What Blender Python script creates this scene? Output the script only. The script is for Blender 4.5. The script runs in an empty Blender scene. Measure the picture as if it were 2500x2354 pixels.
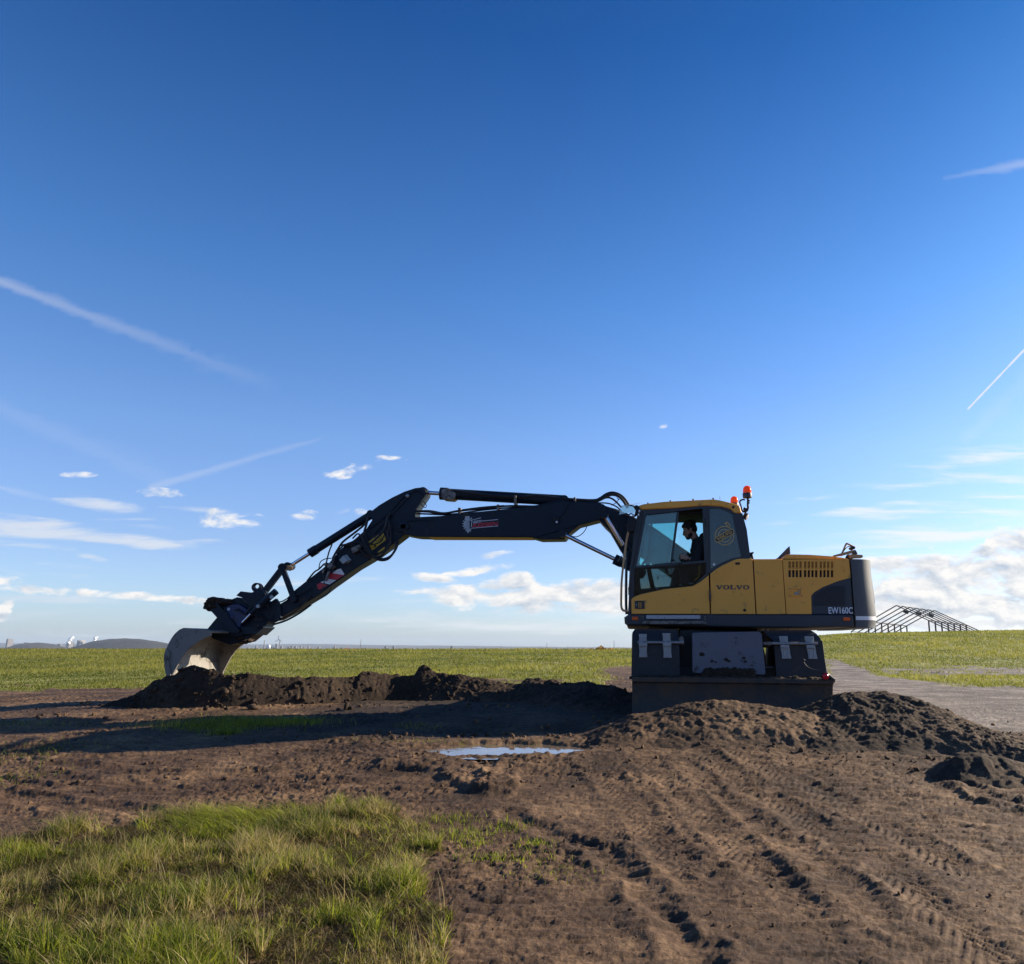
import bpy, math, random
import numpy as np
from mathutils import Vector, Matrix
from mathutils.geometry import tessellate_polygon

R = math.radians
S = bpy.context.scene
random.seed(7)
rng = np.random.default_rng(11)

# ------------------------------------------------------------------ camera
CAMZ = 1.2
CX = 1550.0                     # the optical axis sits right of the frame's middle (a cropped photograph)
USH = (CX - 1250.0) / 1900.0
F = 1900.0                      # focal length in photo pixels (photo 2500 x 2354)
PITCH = R(11.9)
ST, CT = math.sin(PITCH), math.cos(PITCH)
cam = bpy.data.cameras.new('camera')
cam.sensor_fit = 'HORIZONTAL'
cam.sensor_width = 36.0
cam.lens = 36.0 * F / 2500.0
cam.shift_x = -(CX - 1250.0) / 2500.0
cam.clip_start = 0.05
cam.clip_end = 40000
camo = bpy.data.objects.new('camera', cam)
S.collection.objects.link(camo)
camo.location = (0, 0, CAMZ)
camo.rotation_euler = (math.pi / 2 + PITCH, 0, 0)
S.camera = camo
S.view_settings.view_transform = 'Standard'
S.view_settings.look = 'None'
S.view_settings.gamma = 1
S.view_settings.exposure = 1.0
S.cycles.max_bounces = 8
S.cycles.transparent_max_bounces = 16
S.cycles.volume_bounces = 0
S.cycles.use_denoising = True
S.cycles.denoiser = 'OPENIMAGEDENOISE'
S.cycles.denoising_input_passes = 'RGB_ALBEDO_NORMAL'
S.cycles.denoising_prefilter = 'ACCURATE'
S.cycles.sample_clamp_indirect = 2.0


def at(px, py, Y):
    """the point at depth Y seen at photo pixel (px, py)"""
    a = (px - CX) / F
    d = (1177.0 - py) / F
    t = Y / (CT - d * ST)
    return Vector((a * t, Y, CAMZ + t * (ST + d * CT)))


def slope(py):
    d = (1177.0 - py) / F
    return (ST + d * CT) / (CT - d * ST)


def uv(px, py):
    p = at(px, py, 1.0)
    return p.x, p.z - CAMZ


def on_plane(px, py, p0, n):
    a = (px - CX) / F
    d = (1177.0 - py) / F
    ray = Vector((a, CT - d * ST, ST + d * CT))
    o = Vector((0, 0, CAMZ))
    t = (Vector(p0) - o).dot(n) / ray.dot(n)
    return o + ray * t


# ------------------------------------------------------------------ light
SUN_AZ = R(26)                  # behind the right-hand side
SUN_EL = R(23.5)
SUND = Vector((math.cos(SUN_EL) * math.cos(SUN_AZ), math.cos(SUN_EL) * math.sin(SUN_AZ), math.sin(SUN_EL)))
sl = bpy.data.lights.new('sun', 'SUN')
sl.energy = 5.0
sl.angle = R(0.5)
sl.color = (1.0, 0.86, 0.66)
so = bpy.data.objects.new('sun', sl)
S.collection.objects.link(so)
so.location = (20, 5, 8)
so.rotation_euler = SUND.to_track_quat('Z', 'Y').to_euler()

# ------------------------------------------------------------------ sky
W = bpy.data.worlds.new('World')
S.world = W
W.use_nodes = True
WT = W.node_tree
WT.nodes.clear()


def wn(kind, **kw):
    n = WT.nodes.new(kind)
    for k, v in kw.items():
        setattr(n, k, v)
    return n


def wmath(op, a, b=None, c=None, clamp=False):
    n = wn('ShaderNodeMath', operation=op, use_clamp=clamp)
    for i, x in enumerate((a, b, c)):
        if x is None:
            continue
        if isinstance(x, (int, float)):
            n.inputs[i].default_value = x
        else:
            WT.links.new(x, n.inputs[i])
    return n.outputs[0]


def wdot(vec, const):
    n = wn('ShaderNodeVectorMath', operation='DOT_PRODUCT')
    WT.links.new(vec, n.inputs[0])
    n.inputs[1].default_value = const
    return n.outputs['Value']


def wramp(x, a, b, lo=0.0, hi=1.0, smooth=True):
    n = wn('ShaderNodeMapRange', interpolation_type='SMOOTHSTEP' if smooth else 'LINEAR')
    n.clamp = True
    WT.links.new(x, n.inputs[0])
    n.inputs[1].default_value = a
    n.inputs[2].default_value = b
    n.inputs[3].default_value = lo
    n.inputs[4].default_value = hi
    return n.outputs[0]


def wnoise(vec, scale, detail, rough=0.55, dist=0.0):
    n = wn('ShaderNodeTexNoise', noise_dimensions='3D')
    WT.links.new(vec, n.inputs['Vector'])
    n.inputs['Scale'].default_value = scale
    n.inputs['Detail'].default_value = detail
    n.inputs['Roughness'].default_value = rough
    n.inputs['Distortion'].default_value = dist
    return n.outputs['Fac']


def wmix(fac, a, b, blend='MIX'):
    n = wn('ShaderNodeMix', data_type='RGBA', blend_type=blend)
    if isinstance(fac, (int, float)):
        n.inputs[0].default_value = fac
    else:
        WT.links.new(fac, n.inputs[0])
    for i, x in ((6, a), (7, b)):
        if isinstance(x, tuple):
            n.inputs[i].default_value = (*x, 1) if len(x) == 3 else x
        else:
            WT.links.new(x, n.inputs[i])
    return n.outputs[2]


sky = wn('ShaderNodeTexSky', sky_type='NISHITA')
sky.sun_disc = False
sky.sun_elevation = SUN_EL
sky.sun_rotation = math.pi / 2 - SUN_AZ
sky.altitude = 100
sky.air_density = 1.0
sky.dust_density = 0.8
sky.ozone_density = 1.0

tc = wn('ShaderNodeTexCoord')
sep = wn('ShaderNodeSeparateXYZ')
WT.links.new(tc.outputs['Generated'], sep.inputs[0])
ysafe = wmath('MAXIMUM', sep.outputs['Y'], 0.02)
uu = wmath('DIVIDE', sep.outputs['X'], ysafe)
vv = wmath('DIVIDE', sep.outputs['Z'], ysafe)
comb = wn('ShaderNodeCombineXYZ')
WT.links.new(uu, comb.inputs[0])
WT.links.new(vv, comb.inputs[1])
comb.inputs[2].default_value = 1.0
P = comb.outputs[0]
front = wramp(sep.outputs['Y'], 0.1, 0.3)

# noises shared by all the clouds (stretched along the horizon)
mp = wn('ShaderNodeMapping')
WT.links.new(P, mp.inputs[0])
mp.inputs['Scale'].default_value = (1.0, 2.1, 1.0)
nA = wnoise(mp.outputs[0], 19.0, 8.0, 0.60, 0.35)
mp2 = wn('ShaderNodeMapping')
WT.links.new(P, mp2.inputs[0])
mp2.inputs['Scale'].default_value = (1.0, 2.1, 1.0)
mp2.inputs['Location'].default_value = (0.007, 0.018, 0.0)
nB = wnoise(mp2.outputs[0], 19.0, 8.0, 0.60, 0.35)
mp3 = wn('ShaderNodeMapping')
WT.links.new(P, mp3.inputs[0])
mp3.inputs['Scale'].default_value = (0.35, 3.4, 1.0)
nC = wnoise(mp3.outputs[0], 16.0, 6.0, 0.6, 0.4)


def blob_mask(items):
    """soft union of ellipses given in photo pixels: cx, cy, rx, ry, tilt (degrees, up to the right), strength"""
    out = None
    for cx, cy, rx, ry, tilt, st in items:
        u0, v0 = uv(cx, cy)
        k = 1.0 / F
        ru, rv = rx * k, ry * k
        c, s = math.cos(R(tilt)), math.sin(R(tilt))
        a = wdot(P, (c / ru, s / ru, -(u0 * c + v0 * s) / ru))
        b = wdot(P, (-s / rv, c / rv, -(-u0 * s + v0 * c) / rv))
        q = wmath('MULTIPLY_ADD', a, a, wmath('MULTIPLY', b, b))
        m = wmath('MULTIPLY', wmath('SUBTRACT', 1.0, q), st)
        out = m if out is None else wmath('MAXIMUM', out, m)
    return wmath('MAXIMUM', out, 0.0)


CUMULUS = [
    (2480, 1325, 80, 52, 8, 1.15), (2425, 1352, 80, 30, 8, 1.0), (2360, 1400, 330, 52, 4, 1.35), (2300, 1425, 340, 46, 0, 1.25),
    (2230, 1378, 240, 28, 2, 1.05), (2440, 1395, 200, 40, 8, 1.2),
    (2330, 1475, 380, 60, 0, 1.25), (2180, 1440, 230, 60, 0, 1.2), (2560, 1440, 220, 80, 0, 1.2), (2250, 1525, 400, 30, 0, 1.0),
    (1262, 1426, 60, 34, 0, 1.1), (1195, 1438, 60, 28, 0, 0.95), (1290, 1442, 66, 36, 0, 1.05),
    (1230, 1462, 290, 30, -3, 1.15), (1440, 1452, 210, 42, 2, 1.2), (1400, 1486, 300, 26, 0, 1.0), (1110, 1442, 140, 18, 8, 0.9),
    (1060, 1412, 85, 13, -6, 0.68), (1165, 1393, 100, 15, 9, 0.72), (1100, 1366, 60, 12, 0, 0.6), (1190, 1359, 76, 11, 10, 0.55),
    (1045, 1374, 40, 8, 0, 0.42),
    (860, 1143, 80, 26, 14, 0.50), (958, 1118, 48, 8, -5, 0.36),
    (552, 1268, 110, 30, -3, 0.68), (745, 1257, 40, 15, 0, 0.52), (825, 1254, 44, 15, 8, 0.5), (885, 1250, 44, 10, 0, 0.42),
    (380, 1203, 84, 15, -3, 0.5), (192, 1159, 54, 9, 0, 0.34), (1620, 1040, 14, 8, 20, 0.34),
    (14, 1478, 34, 16, 30, 1.3), (5, 1500, 26, 22, 40, 1.3),
    (60, 1440, 66, 16, -4, 0.78), (160, 1446, 120, 14, -3, 0.78), (330, 1455, 130, 13, -3, 0.78), (470, 1466, 96, 11, -3, 0.78),
    (20, 1418, 46, 15, -5, 0.55),
    (2270, 1336, 22, 9, 0, 0.4), (1995, 1332, 26, 16, -30, 0.5),
]
STRATUS = [
    (2500, 1330, 620, 330, 8, 0.40), (2450, 1130, 420, 60, 14, 0.30), (2150, 1390, 360, 60, 4, 0.5), (120, 1336, 220, 13, -5, 0.62), (360, 1286, 200, 12, -8, 0.55), (470, 1244, 120, 10, -3, 0.45), (70, 1262, 140, 11, -8, 0.6),
    (80, 1290, 260, 34, -6, 1.0), (300, 1318, 220, 22, -5, 1.0), (260, 1238, 160, 30, -12, 0.9), (215, 1357, 60, 12, -14, 0.7),
    (480, 1322, 90, 12, 2, 0.8), (200, 1408, 130, 11, -4, 0.5), (20, 1396, 70, 8, -8, 0.5), (150, 1380, 110, 8, -5, 0.35),
    (1350, 1510, 330, 22, 0, 0.42), (960, 1470, 150, 9, 0, 0.4), (1000, 1540, 330, 12, 0, 0.28), (1270, 1556, 30, 5, 5, 0.5),
    (2080, 1208, 330, 16, 7, 0.55), (2100, 1245, 280, 16, 9, 0.45), (2340, 1275, 420, 40, 10, 0.6), (2300, 1315, 330, 26, 6, 0.6), (2130, 1330, 300, 20, 6, 0.5),
    (900, 1500, 520, 26, -1, 0.42), (400, 1545, 500, 22, 0, 0.4), (1200, 1535, 500, 24, 0, 0.42), (760, 1420, 260, 12, 2, 0.3),
    (2480, 1225, 260, 40, 14, 0.34), (2310, 1535, 420, 34, 0, 0.9), (2150, 1490, 300, 60, 0, 0.75),
    (1900, 1520, 330, 40, 0, 0.5), (250, 1520, 420, 40, 0, 0.32), (200, 1465, 420, 14, -2, 0.5),
]
cm = blob_mask(CUMULUS)
smk = blob_mask(STRATUS)
# cumulus: the noise eats in from the edge; base flat and grey, sunlit towards the upper right
cd = wmath('ADD', wmath('MULTIPLY', cm, 0.50), wmath('MULTIPLY', wmath('SUBTRACT', nA, 0.53), 2.0))
cden = wmath('MULTIPLY', wramp(cd, 0.0, 0.44), wramp(cm, 0.0, 0.12))
lit = wmath('MULTIPLY', wmath('SUBTRACT', nA, nB), 3.0)
clit = wmath('ADD', wmath('ADD', 0.80, lit), wmath('MULTIPLY', wmath('SUBTRACT', 0.55, cden), 0.35), clamp=True)
sd = wmath('MULTIPLY', wramp(wmath('ADD', wmath('MULTIPLY', smk, 0.62), wmath('MULTIPLY', wmath('SUBTRACT', nC, 0.55), 1.9)), 0.0, 0.62), wmath('MULTIPLY', wramp(smk, 0.0, 0.25), 0.82))


def trail_mask(items):
    """straight vapour trails: pixel ends, half width at each end, strength at each end"""
    out = None
    for x0, y0, x1, y1, w0, w1, s0, s1 in items:
        u0, v0 = uv(x0, y0)
        u1, v1 = uv(x1, y1)
        L = math.hypot(u1 - u0, v1 - v0)
        du, dv = (u1 - u0) / L, (v1 - v0) / L
        al = wdot(P, (du / L, dv / L, -(u0 * du + v0 * dv) / L))
        ac = wmath('ABSOLUTE', wdot(P, (-dv, du, u0 * dv - v0 * du)))
        wid = wmath('MULTIPLY_ADD', al, (w1 - w0) / F, w0 / F)
        wob = wmath('MULTIPLY_ADD', wmath('SUBTRACT', nA, 0.5), 3.2, 1.0)
        q = wmath('DIVIDE', ac, wmath('MAXIMUM', wmath('MULTIPLY', wid, wob), 1e-5))
        prof = wramp(q, 0.0, 1.3, 1.0, 0.0)
        win = wmath('MULTIPLY', wramp(al, -0.01, 0.02), wramp(al, 0.9, 1.02, 1.0, 0.0))
        st = wmath('MULTIPLY_ADD', al, s1 - s0, s0)
        m = wmath('MULTIPLY', wmath('MULTIPLY', prof, win), wmath('MAXIMUM', st, 0.0))
        out = m if out is None else wmath('MAXIMUM', out, m)
    return out


tm = trail_mask([
    (-40, 672, 690, 950, 15, 24, 0.26, 0.02),
    (-40, 978, 430, 1185, 26, 34, 0.07, 0.05),
    (360, 1192, 800, 1066, 12, 7, 0.20, 0.08),
    (-40, 1180, 150, 1228, 6, 12, 0.2, 0.04),
    (2300, 436, 2620, 378, 8, 22, 0.06, 0.40),
    (2362, 1000, 2560, 792, 2.6, 3.6, 0.98, 0.98),
    (2350, 1080, 2560, 880, 16, 50, 0.10, 0.06),
])

# the deep blue of a clear winter sky as the camera's white balance renders it, paling to the horizon
gr = wn('ShaderNodeValToRGB')
WT.links.new(sep.outputs['Z'], gr.inputs[0])
els = gr.color_ramp.elements
STOPS = [(0.0, (0.50, 0.63, 0.98)), (0.05, (0.47, 0.59, 0.90)), (0.117, (0.43, 0.52, 0.78)), (0.245, (0.40, 0.54, 0.79)),
         (0.416, (0.23, 0.46, 0.76)), (0.66, (0.058, 0.26, 0.56)), (1.0, (0.025, 0.105, 0.28))]  # last stop: the unseen zenith, darkened to thin the fill light
while len(els) < len(STOPS):
    els.new(0.5)
for e, (p_, c_) in zip(els, STOPS):
    e.position = p_
    e.color = (*c_, 1)
gsc = wn('ShaderNodeVectorMath', operation='SCALE')
WT.links.new(gr.outputs[0], gsc.inputs[0])
gsc.inputs['Scale'].default_value = 2.5
SKYC = wmix(1.0, sky.outputs[0], gsc.outputs[0], 'MULTIPLY')
CLOUD_LIT = (10.2, 9.9, 9.5)
CLOUD_DARK = (4.8, 5.6, 6.8)
cc = wmix(clit, CLOUD_DARK, CLOUD_LIT)
scol = wmix(wramp(uu, -0.85, 0.35), (7.4, 7.9, 8.8), (9.8, 9.7, 9.5))
c1 = wmix(wmath('MULTIPLY', sd, front), SKYC, scol)
c2 = wmix(wmath('MULTIPLY', wmath('MULTIPLY', cden, front), 0.97), c1, cc)
c3 = wmix(wmath('MULTIPLY', tm, front), c2, (8.6, 8.6, 9.0))
bg = wn('ShaderNodeBackground')
WT.links.new(c3, bg.inputs['Color'])
bg.inputs['Strength'].default_value = 0.05
wo = wn('ShaderNodeOutputWorld')
WT.links.new(bg.outputs[0], wo.inputs['Surface'])

# ------------------------------------------------------------------ materials
def mat(name, base, rough=0.6, metal=0.0, var=0.15, scale=6.0, dirt=None, dirt_amt=0.0, dirt_scale=5.0, bump=0.0, bscale=60.0, spec=0.5, coat=0.0):
    m = bpy.data.materials.new(name)
    m.use_nodes = True
    nt = m.node_tree
    b = nt.nodes['Principled BSDF']
    b.inputs['Roughness'].default_value = rough
    b.inputs['Metallic'].default_value = metal
    b.inputs['Specular IOR Level'].default_value = spec
    b.inputs['Coat Weight'].default_value = coat
    t = nt.nodes.new('ShaderNodeTexCoord')

    def noise(sc, det=5, rg=0.6):
        n = nt.nodes.new('ShaderNodeTexNoise')
        n.inputs['Scale'].default_value = sc
        n.inputs['Detail'].default_value = det
        n.inputs['Roughness'].default_value = rg
        nt.links.new(t.outputs['Object'], n.inputs['Vector'])
        return n.outputs['Fac']

    def mixc(f, a, c):
        x = nt.nodes.new('ShaderNodeMix')
        x.data_type = 'RGBA'
        nt.links.new(f, x.inputs[0])
        for i, v in ((6, a), (7, c)):
            if isinstance(v, tuple):
                x.inputs[i].default_value = (*v, 1)
            else:
                nt.links.new(v, x.inputs[i])
        return x.outputs[2]

    n1 = noise(scale)
    lo = tuple(c * (1 - var) for c in base)
    hi = tuple(min(1, c * (1 + var)) for c in base)
    col = mixc(n1, lo, hi)
    if dirt:
        n2 = noise(dirt_scale, 8, 0.7)
        r = nt.nodes.new('ShaderNodeMapRange')
        r.inputs[1].default_value = 0.62 - 0.4 * dirt_amt
        r.inputs[2].default_value = 0.70 - 0.25 * dirt_amt
        nt.links.new(n2, r.inputs[0])
        col = mixc(r.outputs[0], col, dirt)
        rr = nt.nodes.new('ShaderNodeMapRange')
        rr.inputs[3].default_value = rough
        rr.inputs[4].default_value = 0.9
        nt.links.new(r.outputs[0], rr.inputs[0])
        nt.links.new(rr.outputs[0], b.inputs['Roughness'])
        if metal:
            mm = nt.nodes.new('ShaderNodeMapRange')
            mm.inputs[3].default_value = metal
            mm.inputs[4].default_value = 0.0
            nt.links.new(r.outputs[0], mm.inputs[0])
            nt.links.new(mm.outputs[0], b.inputs['Metallic'])
    nt.links.new(col, b.inputs['Base Color'])
    if bump:
        bn = nt.nodes.new('ShaderNodeBump')
        bn.inputs['Strength'].default_value = bump
        bn.inputs['Distance'].default_value = 0.02
        nt.links.new(noise(bscale, 6, 0.65), bn.inputs['Height'])
        nt.links.new(bn.outputs[0], b.inputs['Normal'])
    return m


MUDC = (0.09, 0.052, 0.030)
M = {}
M['yellow'] = mat('yellow_paint', (0.92, 0.415, 0.07), 0.45, 0, 0.07, 3, (0.30, 0.19, 0.08), 0.06, 9, 0.03, 30, spec=0.25)
M['grey'] = mat('dark_grey_paint', (0.034, 0.037, 0.044), 0.5, 0, 0.15, 4, (0.10, 0.075, 0.05), 0.05, 9, 0.03, 40)
M['cwt'] = mat('counterweight_paint', (0.075, 0.078, 0.080), 0.5, 0, 0.12, 3, (0.12, 0.10, 0.07), 0.08, 12, 0.1, 120)
M['frame'] = mat('cab_frame_paint', (0.014, 0.017, 0.024), 0.45, 0, 0.15, 5, coat=0.1)
M['boom'] = mat('boom_paint', (0.007, 0.015, 0.027), 0.45, 0, 0.2, 2.5, (0.06, 0.045, 0.03), 0.03, 7, 0.05, 50, spec=0.22)
M['rubber'] = mat('black_rubber', (0.010, 0.010, 0.012), 0.55, 0, 0.2, 8)
M['chrome'] = mat('chrome_rod', (0.70, 0.70, 0.72), 0.12, 1.0, 0.04, 6)
M['steel'] = mat('worn_steel', (0.22, 0.20, 0.18), 0.5, 0.7, 0.3, 9, (0.06, 0.04, 0.028), 0.4, 12, 0.2, 60)
M['galv'] = mat('bare_clamp_metal', (0.30, 0.32, 0.33), 0.45, 0.5, 0.15, 10, (0.2, 0.18, 0.15), 0.08, 20)
M['rail'] = mat('scratched_pipe', (0.32, 0.31, 0.30), 0.5, 0.6, 0.25, 14, (0.10, 0.07, 0.05), 0.2, 18)
M['plate'] = mat('blue_grey_plate', (0.115, 0.122, 0.150), 0.6, 0, 0.12, 4, (0.055, 0.042, 0.034), 0.13, 5, 0.06, 40)
M['guard'] = mat('black_plastic', (0.016, 0.018, 0.022), 0.6, 0, 0.2, 4, (0.075, 0.055, 0.04), 0.12, 4, 0.05, 50)
M['blade'] = mat('muddy_blade', (0.045, 0.040, 0.036), 0.75, 0.1, 0.3, 5, (0.085, 0.056, 0.036), 0.45, 3.5, 0.5, 25)
M['bucket'] = mat('bucket_steel', (0.185, 0.172, 0.15), 0.6, 0.15, 0.2, 7, (0.045, 0.033, 0.025), 0.22, 6, 0.15, 40)
M['blue'] = mat('blue_paint', (0.006, 0.016, 0.075), 0.45, 0, 0.2, 6, (0.05, 0.035, 0.025), 0.15, 10)
M['white'] = mat('white_marking', (0.78, 0.78, 0.76), 0.5, 0, 0.05, 9)
M['silver'] = mat('silver_tread', (0.42, 0.41, 0.43), 0.55, 0.3, 0.15, 40, (0.12, 0.09, 0.07), 0.15, 25)
M['red'] = mat('red_marking', (0.55, 0.02, 0.035), 0.5, 0, 0.08, 9)
M['letter_grey'] = mat('grey_lettering', (0.045, 0.040, 0.050), 0.5, 0, 0.05, 9)
M['letter_pale'] = mat('pale_lettering', (0.68, 0.70, 0.74), 0.5, 0, 0.05, 9)
M['decal_grey'] = mat('grey_decal', (0.45, 0.48, 0.50), 0.5, 0, 0.06, 9)
M['gold'] = mat('gold_lettering', (0.75, 0.45, 0.10), 0.5, 0, 0.06, 9)
M['caution'] = mat('caution_yellow', (0.72, 0.42, 0.02), 0.5, 0, 0.08, 9)
M['tan'] = mat('primer_rail_paint', (0.50, 0.28, 0.12), 0.55, 0, 0.12, 6)
M['black'] = mat('flat_black', (0.006, 0.006, 0.007), 0.7, 0, 0.1, 9)
M['skin'] = mat('skin', (0.40, 0.22, 0.15), 0.55, 0, 0.05, 20)
M['hair'] = mat('dark_hair', (0.012, 0.009, 0.008), 0.6, 0, 0.3, 60, bump=0.6, bscale=120)
M['jacket'] = mat('black_cloth', (0.010, 0.011, 0.014), 0.9, 0, 0.2, 30, bump=0.3, bscale=90)
M['trousers'] = mat('work_cloth', (0.03, 0.032, 0.04), 0.9, 0, 0.2, 30, bump=0.3, bscale=90)
M['seat'] = mat('seat_cloth', (0.03, 0.03, 0.033), 0.85, 0, 0.2, 20)
M['tyre'] = mat('muddy_tyre', (0.016, 0.015, 0.015), 0.85, 0, 0.2, 9, (0.08, 0.055, 0.035), 0.35, 6, 0.3, 40)
M['hall'] = mat('dark_steel_frame', (0.055, 0.045, 0.05), 0.7, 0.2, 0.2, 2)
M['concrete'] = mat('pale_concrete', (0.24, 0.235, 0.23), 0.85, 0, 0.15, 0.05)
M['darkconc'] = mat('dark_concrete', (0.14, 0.13, 0.13), 0.85, 0, 0.15, 0.05)
M['steam'] = mat('steam', (0.92, 0.92, 0.92), 0.9, 0, 0.02, 0.05)
M['orange_leaf'] = mat('orange_leaves', (0.50, 0.24, 0.025), 0.7, 0, 0.5, 5)
M['red_leaf'] = mat('red_leaves', (0.26, 0.07, 0.04), 0.7, 0, 0.4, 5)
M['twig'] = mat('twigs', (0.08, 0.05, 0.035), 0.8, 0, 0.2, 9)


def glassy(name, tint, refl=0.08, rough=0.0):
    """a thin pane: lets tinted light straight through and mirrors its surroundings"""
    m = bpy.data.materials.new(name)
    m.use_nodes = True
    nt = m.node_tree
    nt.nodes.clear()
    o = nt.nodes.new('ShaderNodeOutputMaterial')
    tr = nt.nodes.new('ShaderNodeBsdfTransparent')
    tr.inputs[0].default_value = (*tint, 1)
    gl = nt.nodes.new('ShaderNodeBsdfGlossy')
    gl.inputs['Roughness'].default_value = rough
    gl.inputs['Color'].default_value = (0.9, 0.97, 0.98, 1)
    fr = nt.nodes.new('ShaderNodeFresnel')
    fr.inputs[0].default_value = 1.5
    mx = nt.nodes.new('ShaderNodeMath')
    mx.operation = 'MULTIPLY_ADD'
    mx.inputs[1].default_value = 1.0
    mx.inputs[2].default_value = refl - 0.04
    mx.use_clamp = True
    nt.links.new(fr.outputs[0], mx.inputs[0])
    ms = nt.nodes.new('ShaderNodeMixShader')
    nt.links.new(mx.outputs[0], ms.inputs[0])
    nt.links.new(tr.outputs[0], ms.inputs[1])
    nt.links.new(gl.outputs[0], ms.inputs[2])
    nt.links.new(ms.outputs[0], o.inputs[0])
    return m


M['glass'] = glassy('green_glass', (0.55, 0.82, 0.80), 0.075)
M['smoked'] = glassy('smoked_glass', (0.42, 0.50, 0.50), 0.06)
M['visor'] = glassy('scratched_visor', (0.72, 0.84, 0.80), 0.30, 0.35)
M['farglass'] = glassy('far_glass', (0.72, 0.90, 0.88), 0.04)


def lens(name, col, through=0.6):
    m = bpy.data.materials.new(name)
    m.use_nodes = True
    nt = m.node_tree
    b = nt.nodes['Principled BSDF']
    b.inputs['Base Color'].default_value = (*col, 1)
    b.inputs['Roughness'].default_value = 0.15
    o = nt.nodes['Material Output']
    tl = nt.nodes.new('ShaderNodeBsdfTranslucent')
    tl.inputs[0].default_value = (*col, 1)
    ms = nt.nodes.new('ShaderNodeMixShader')
    ms.inputs[0].default_value = through
    nt.links.new(b.outputs[0], ms.inputs[1])
    nt.links.new(tl.outputs[0], ms.inputs[2])
    nt.links.new(ms.outputs[0], o.inputs[0])
    return m


M['amber'] = lens('amber_lens', (1.0, 0.22, 0.01), 0.55)
M['marker'] = lens('orange_reflector', (0.95, 0.13, 0.01), 0.2)
M['redlens'] = lens('red_lens', (0.75, 0.01, 0.03), 0.3)


# ------------------------------------------------------------------ mesh helpers
WORLD = {}


def link(o, parent=None, loc=(0, 0, 0)):
    S.collection.objects.link(o)
    WORLD[o.name] = Vector(loc)
    if parent is not None:
        o.parent = parent
        o.location = Vector(loc) - WORLD[parent.name]
    else:
        o.location = loc
    return o


def tag(o, label=None, cat=None, group=None, kind=None):
    for k, v in (('label', label), ('category', cat), ('group', group), ('kind', kind)):
        if v:
            o[k] = v
    return o


def thing(name, label, cat, loc, group=None):
    o = link(bpy.data.objects.new(name, None), None, loc)
    o.empty_display_size = 0.3
    return tag(o, label, cat, group)


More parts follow.
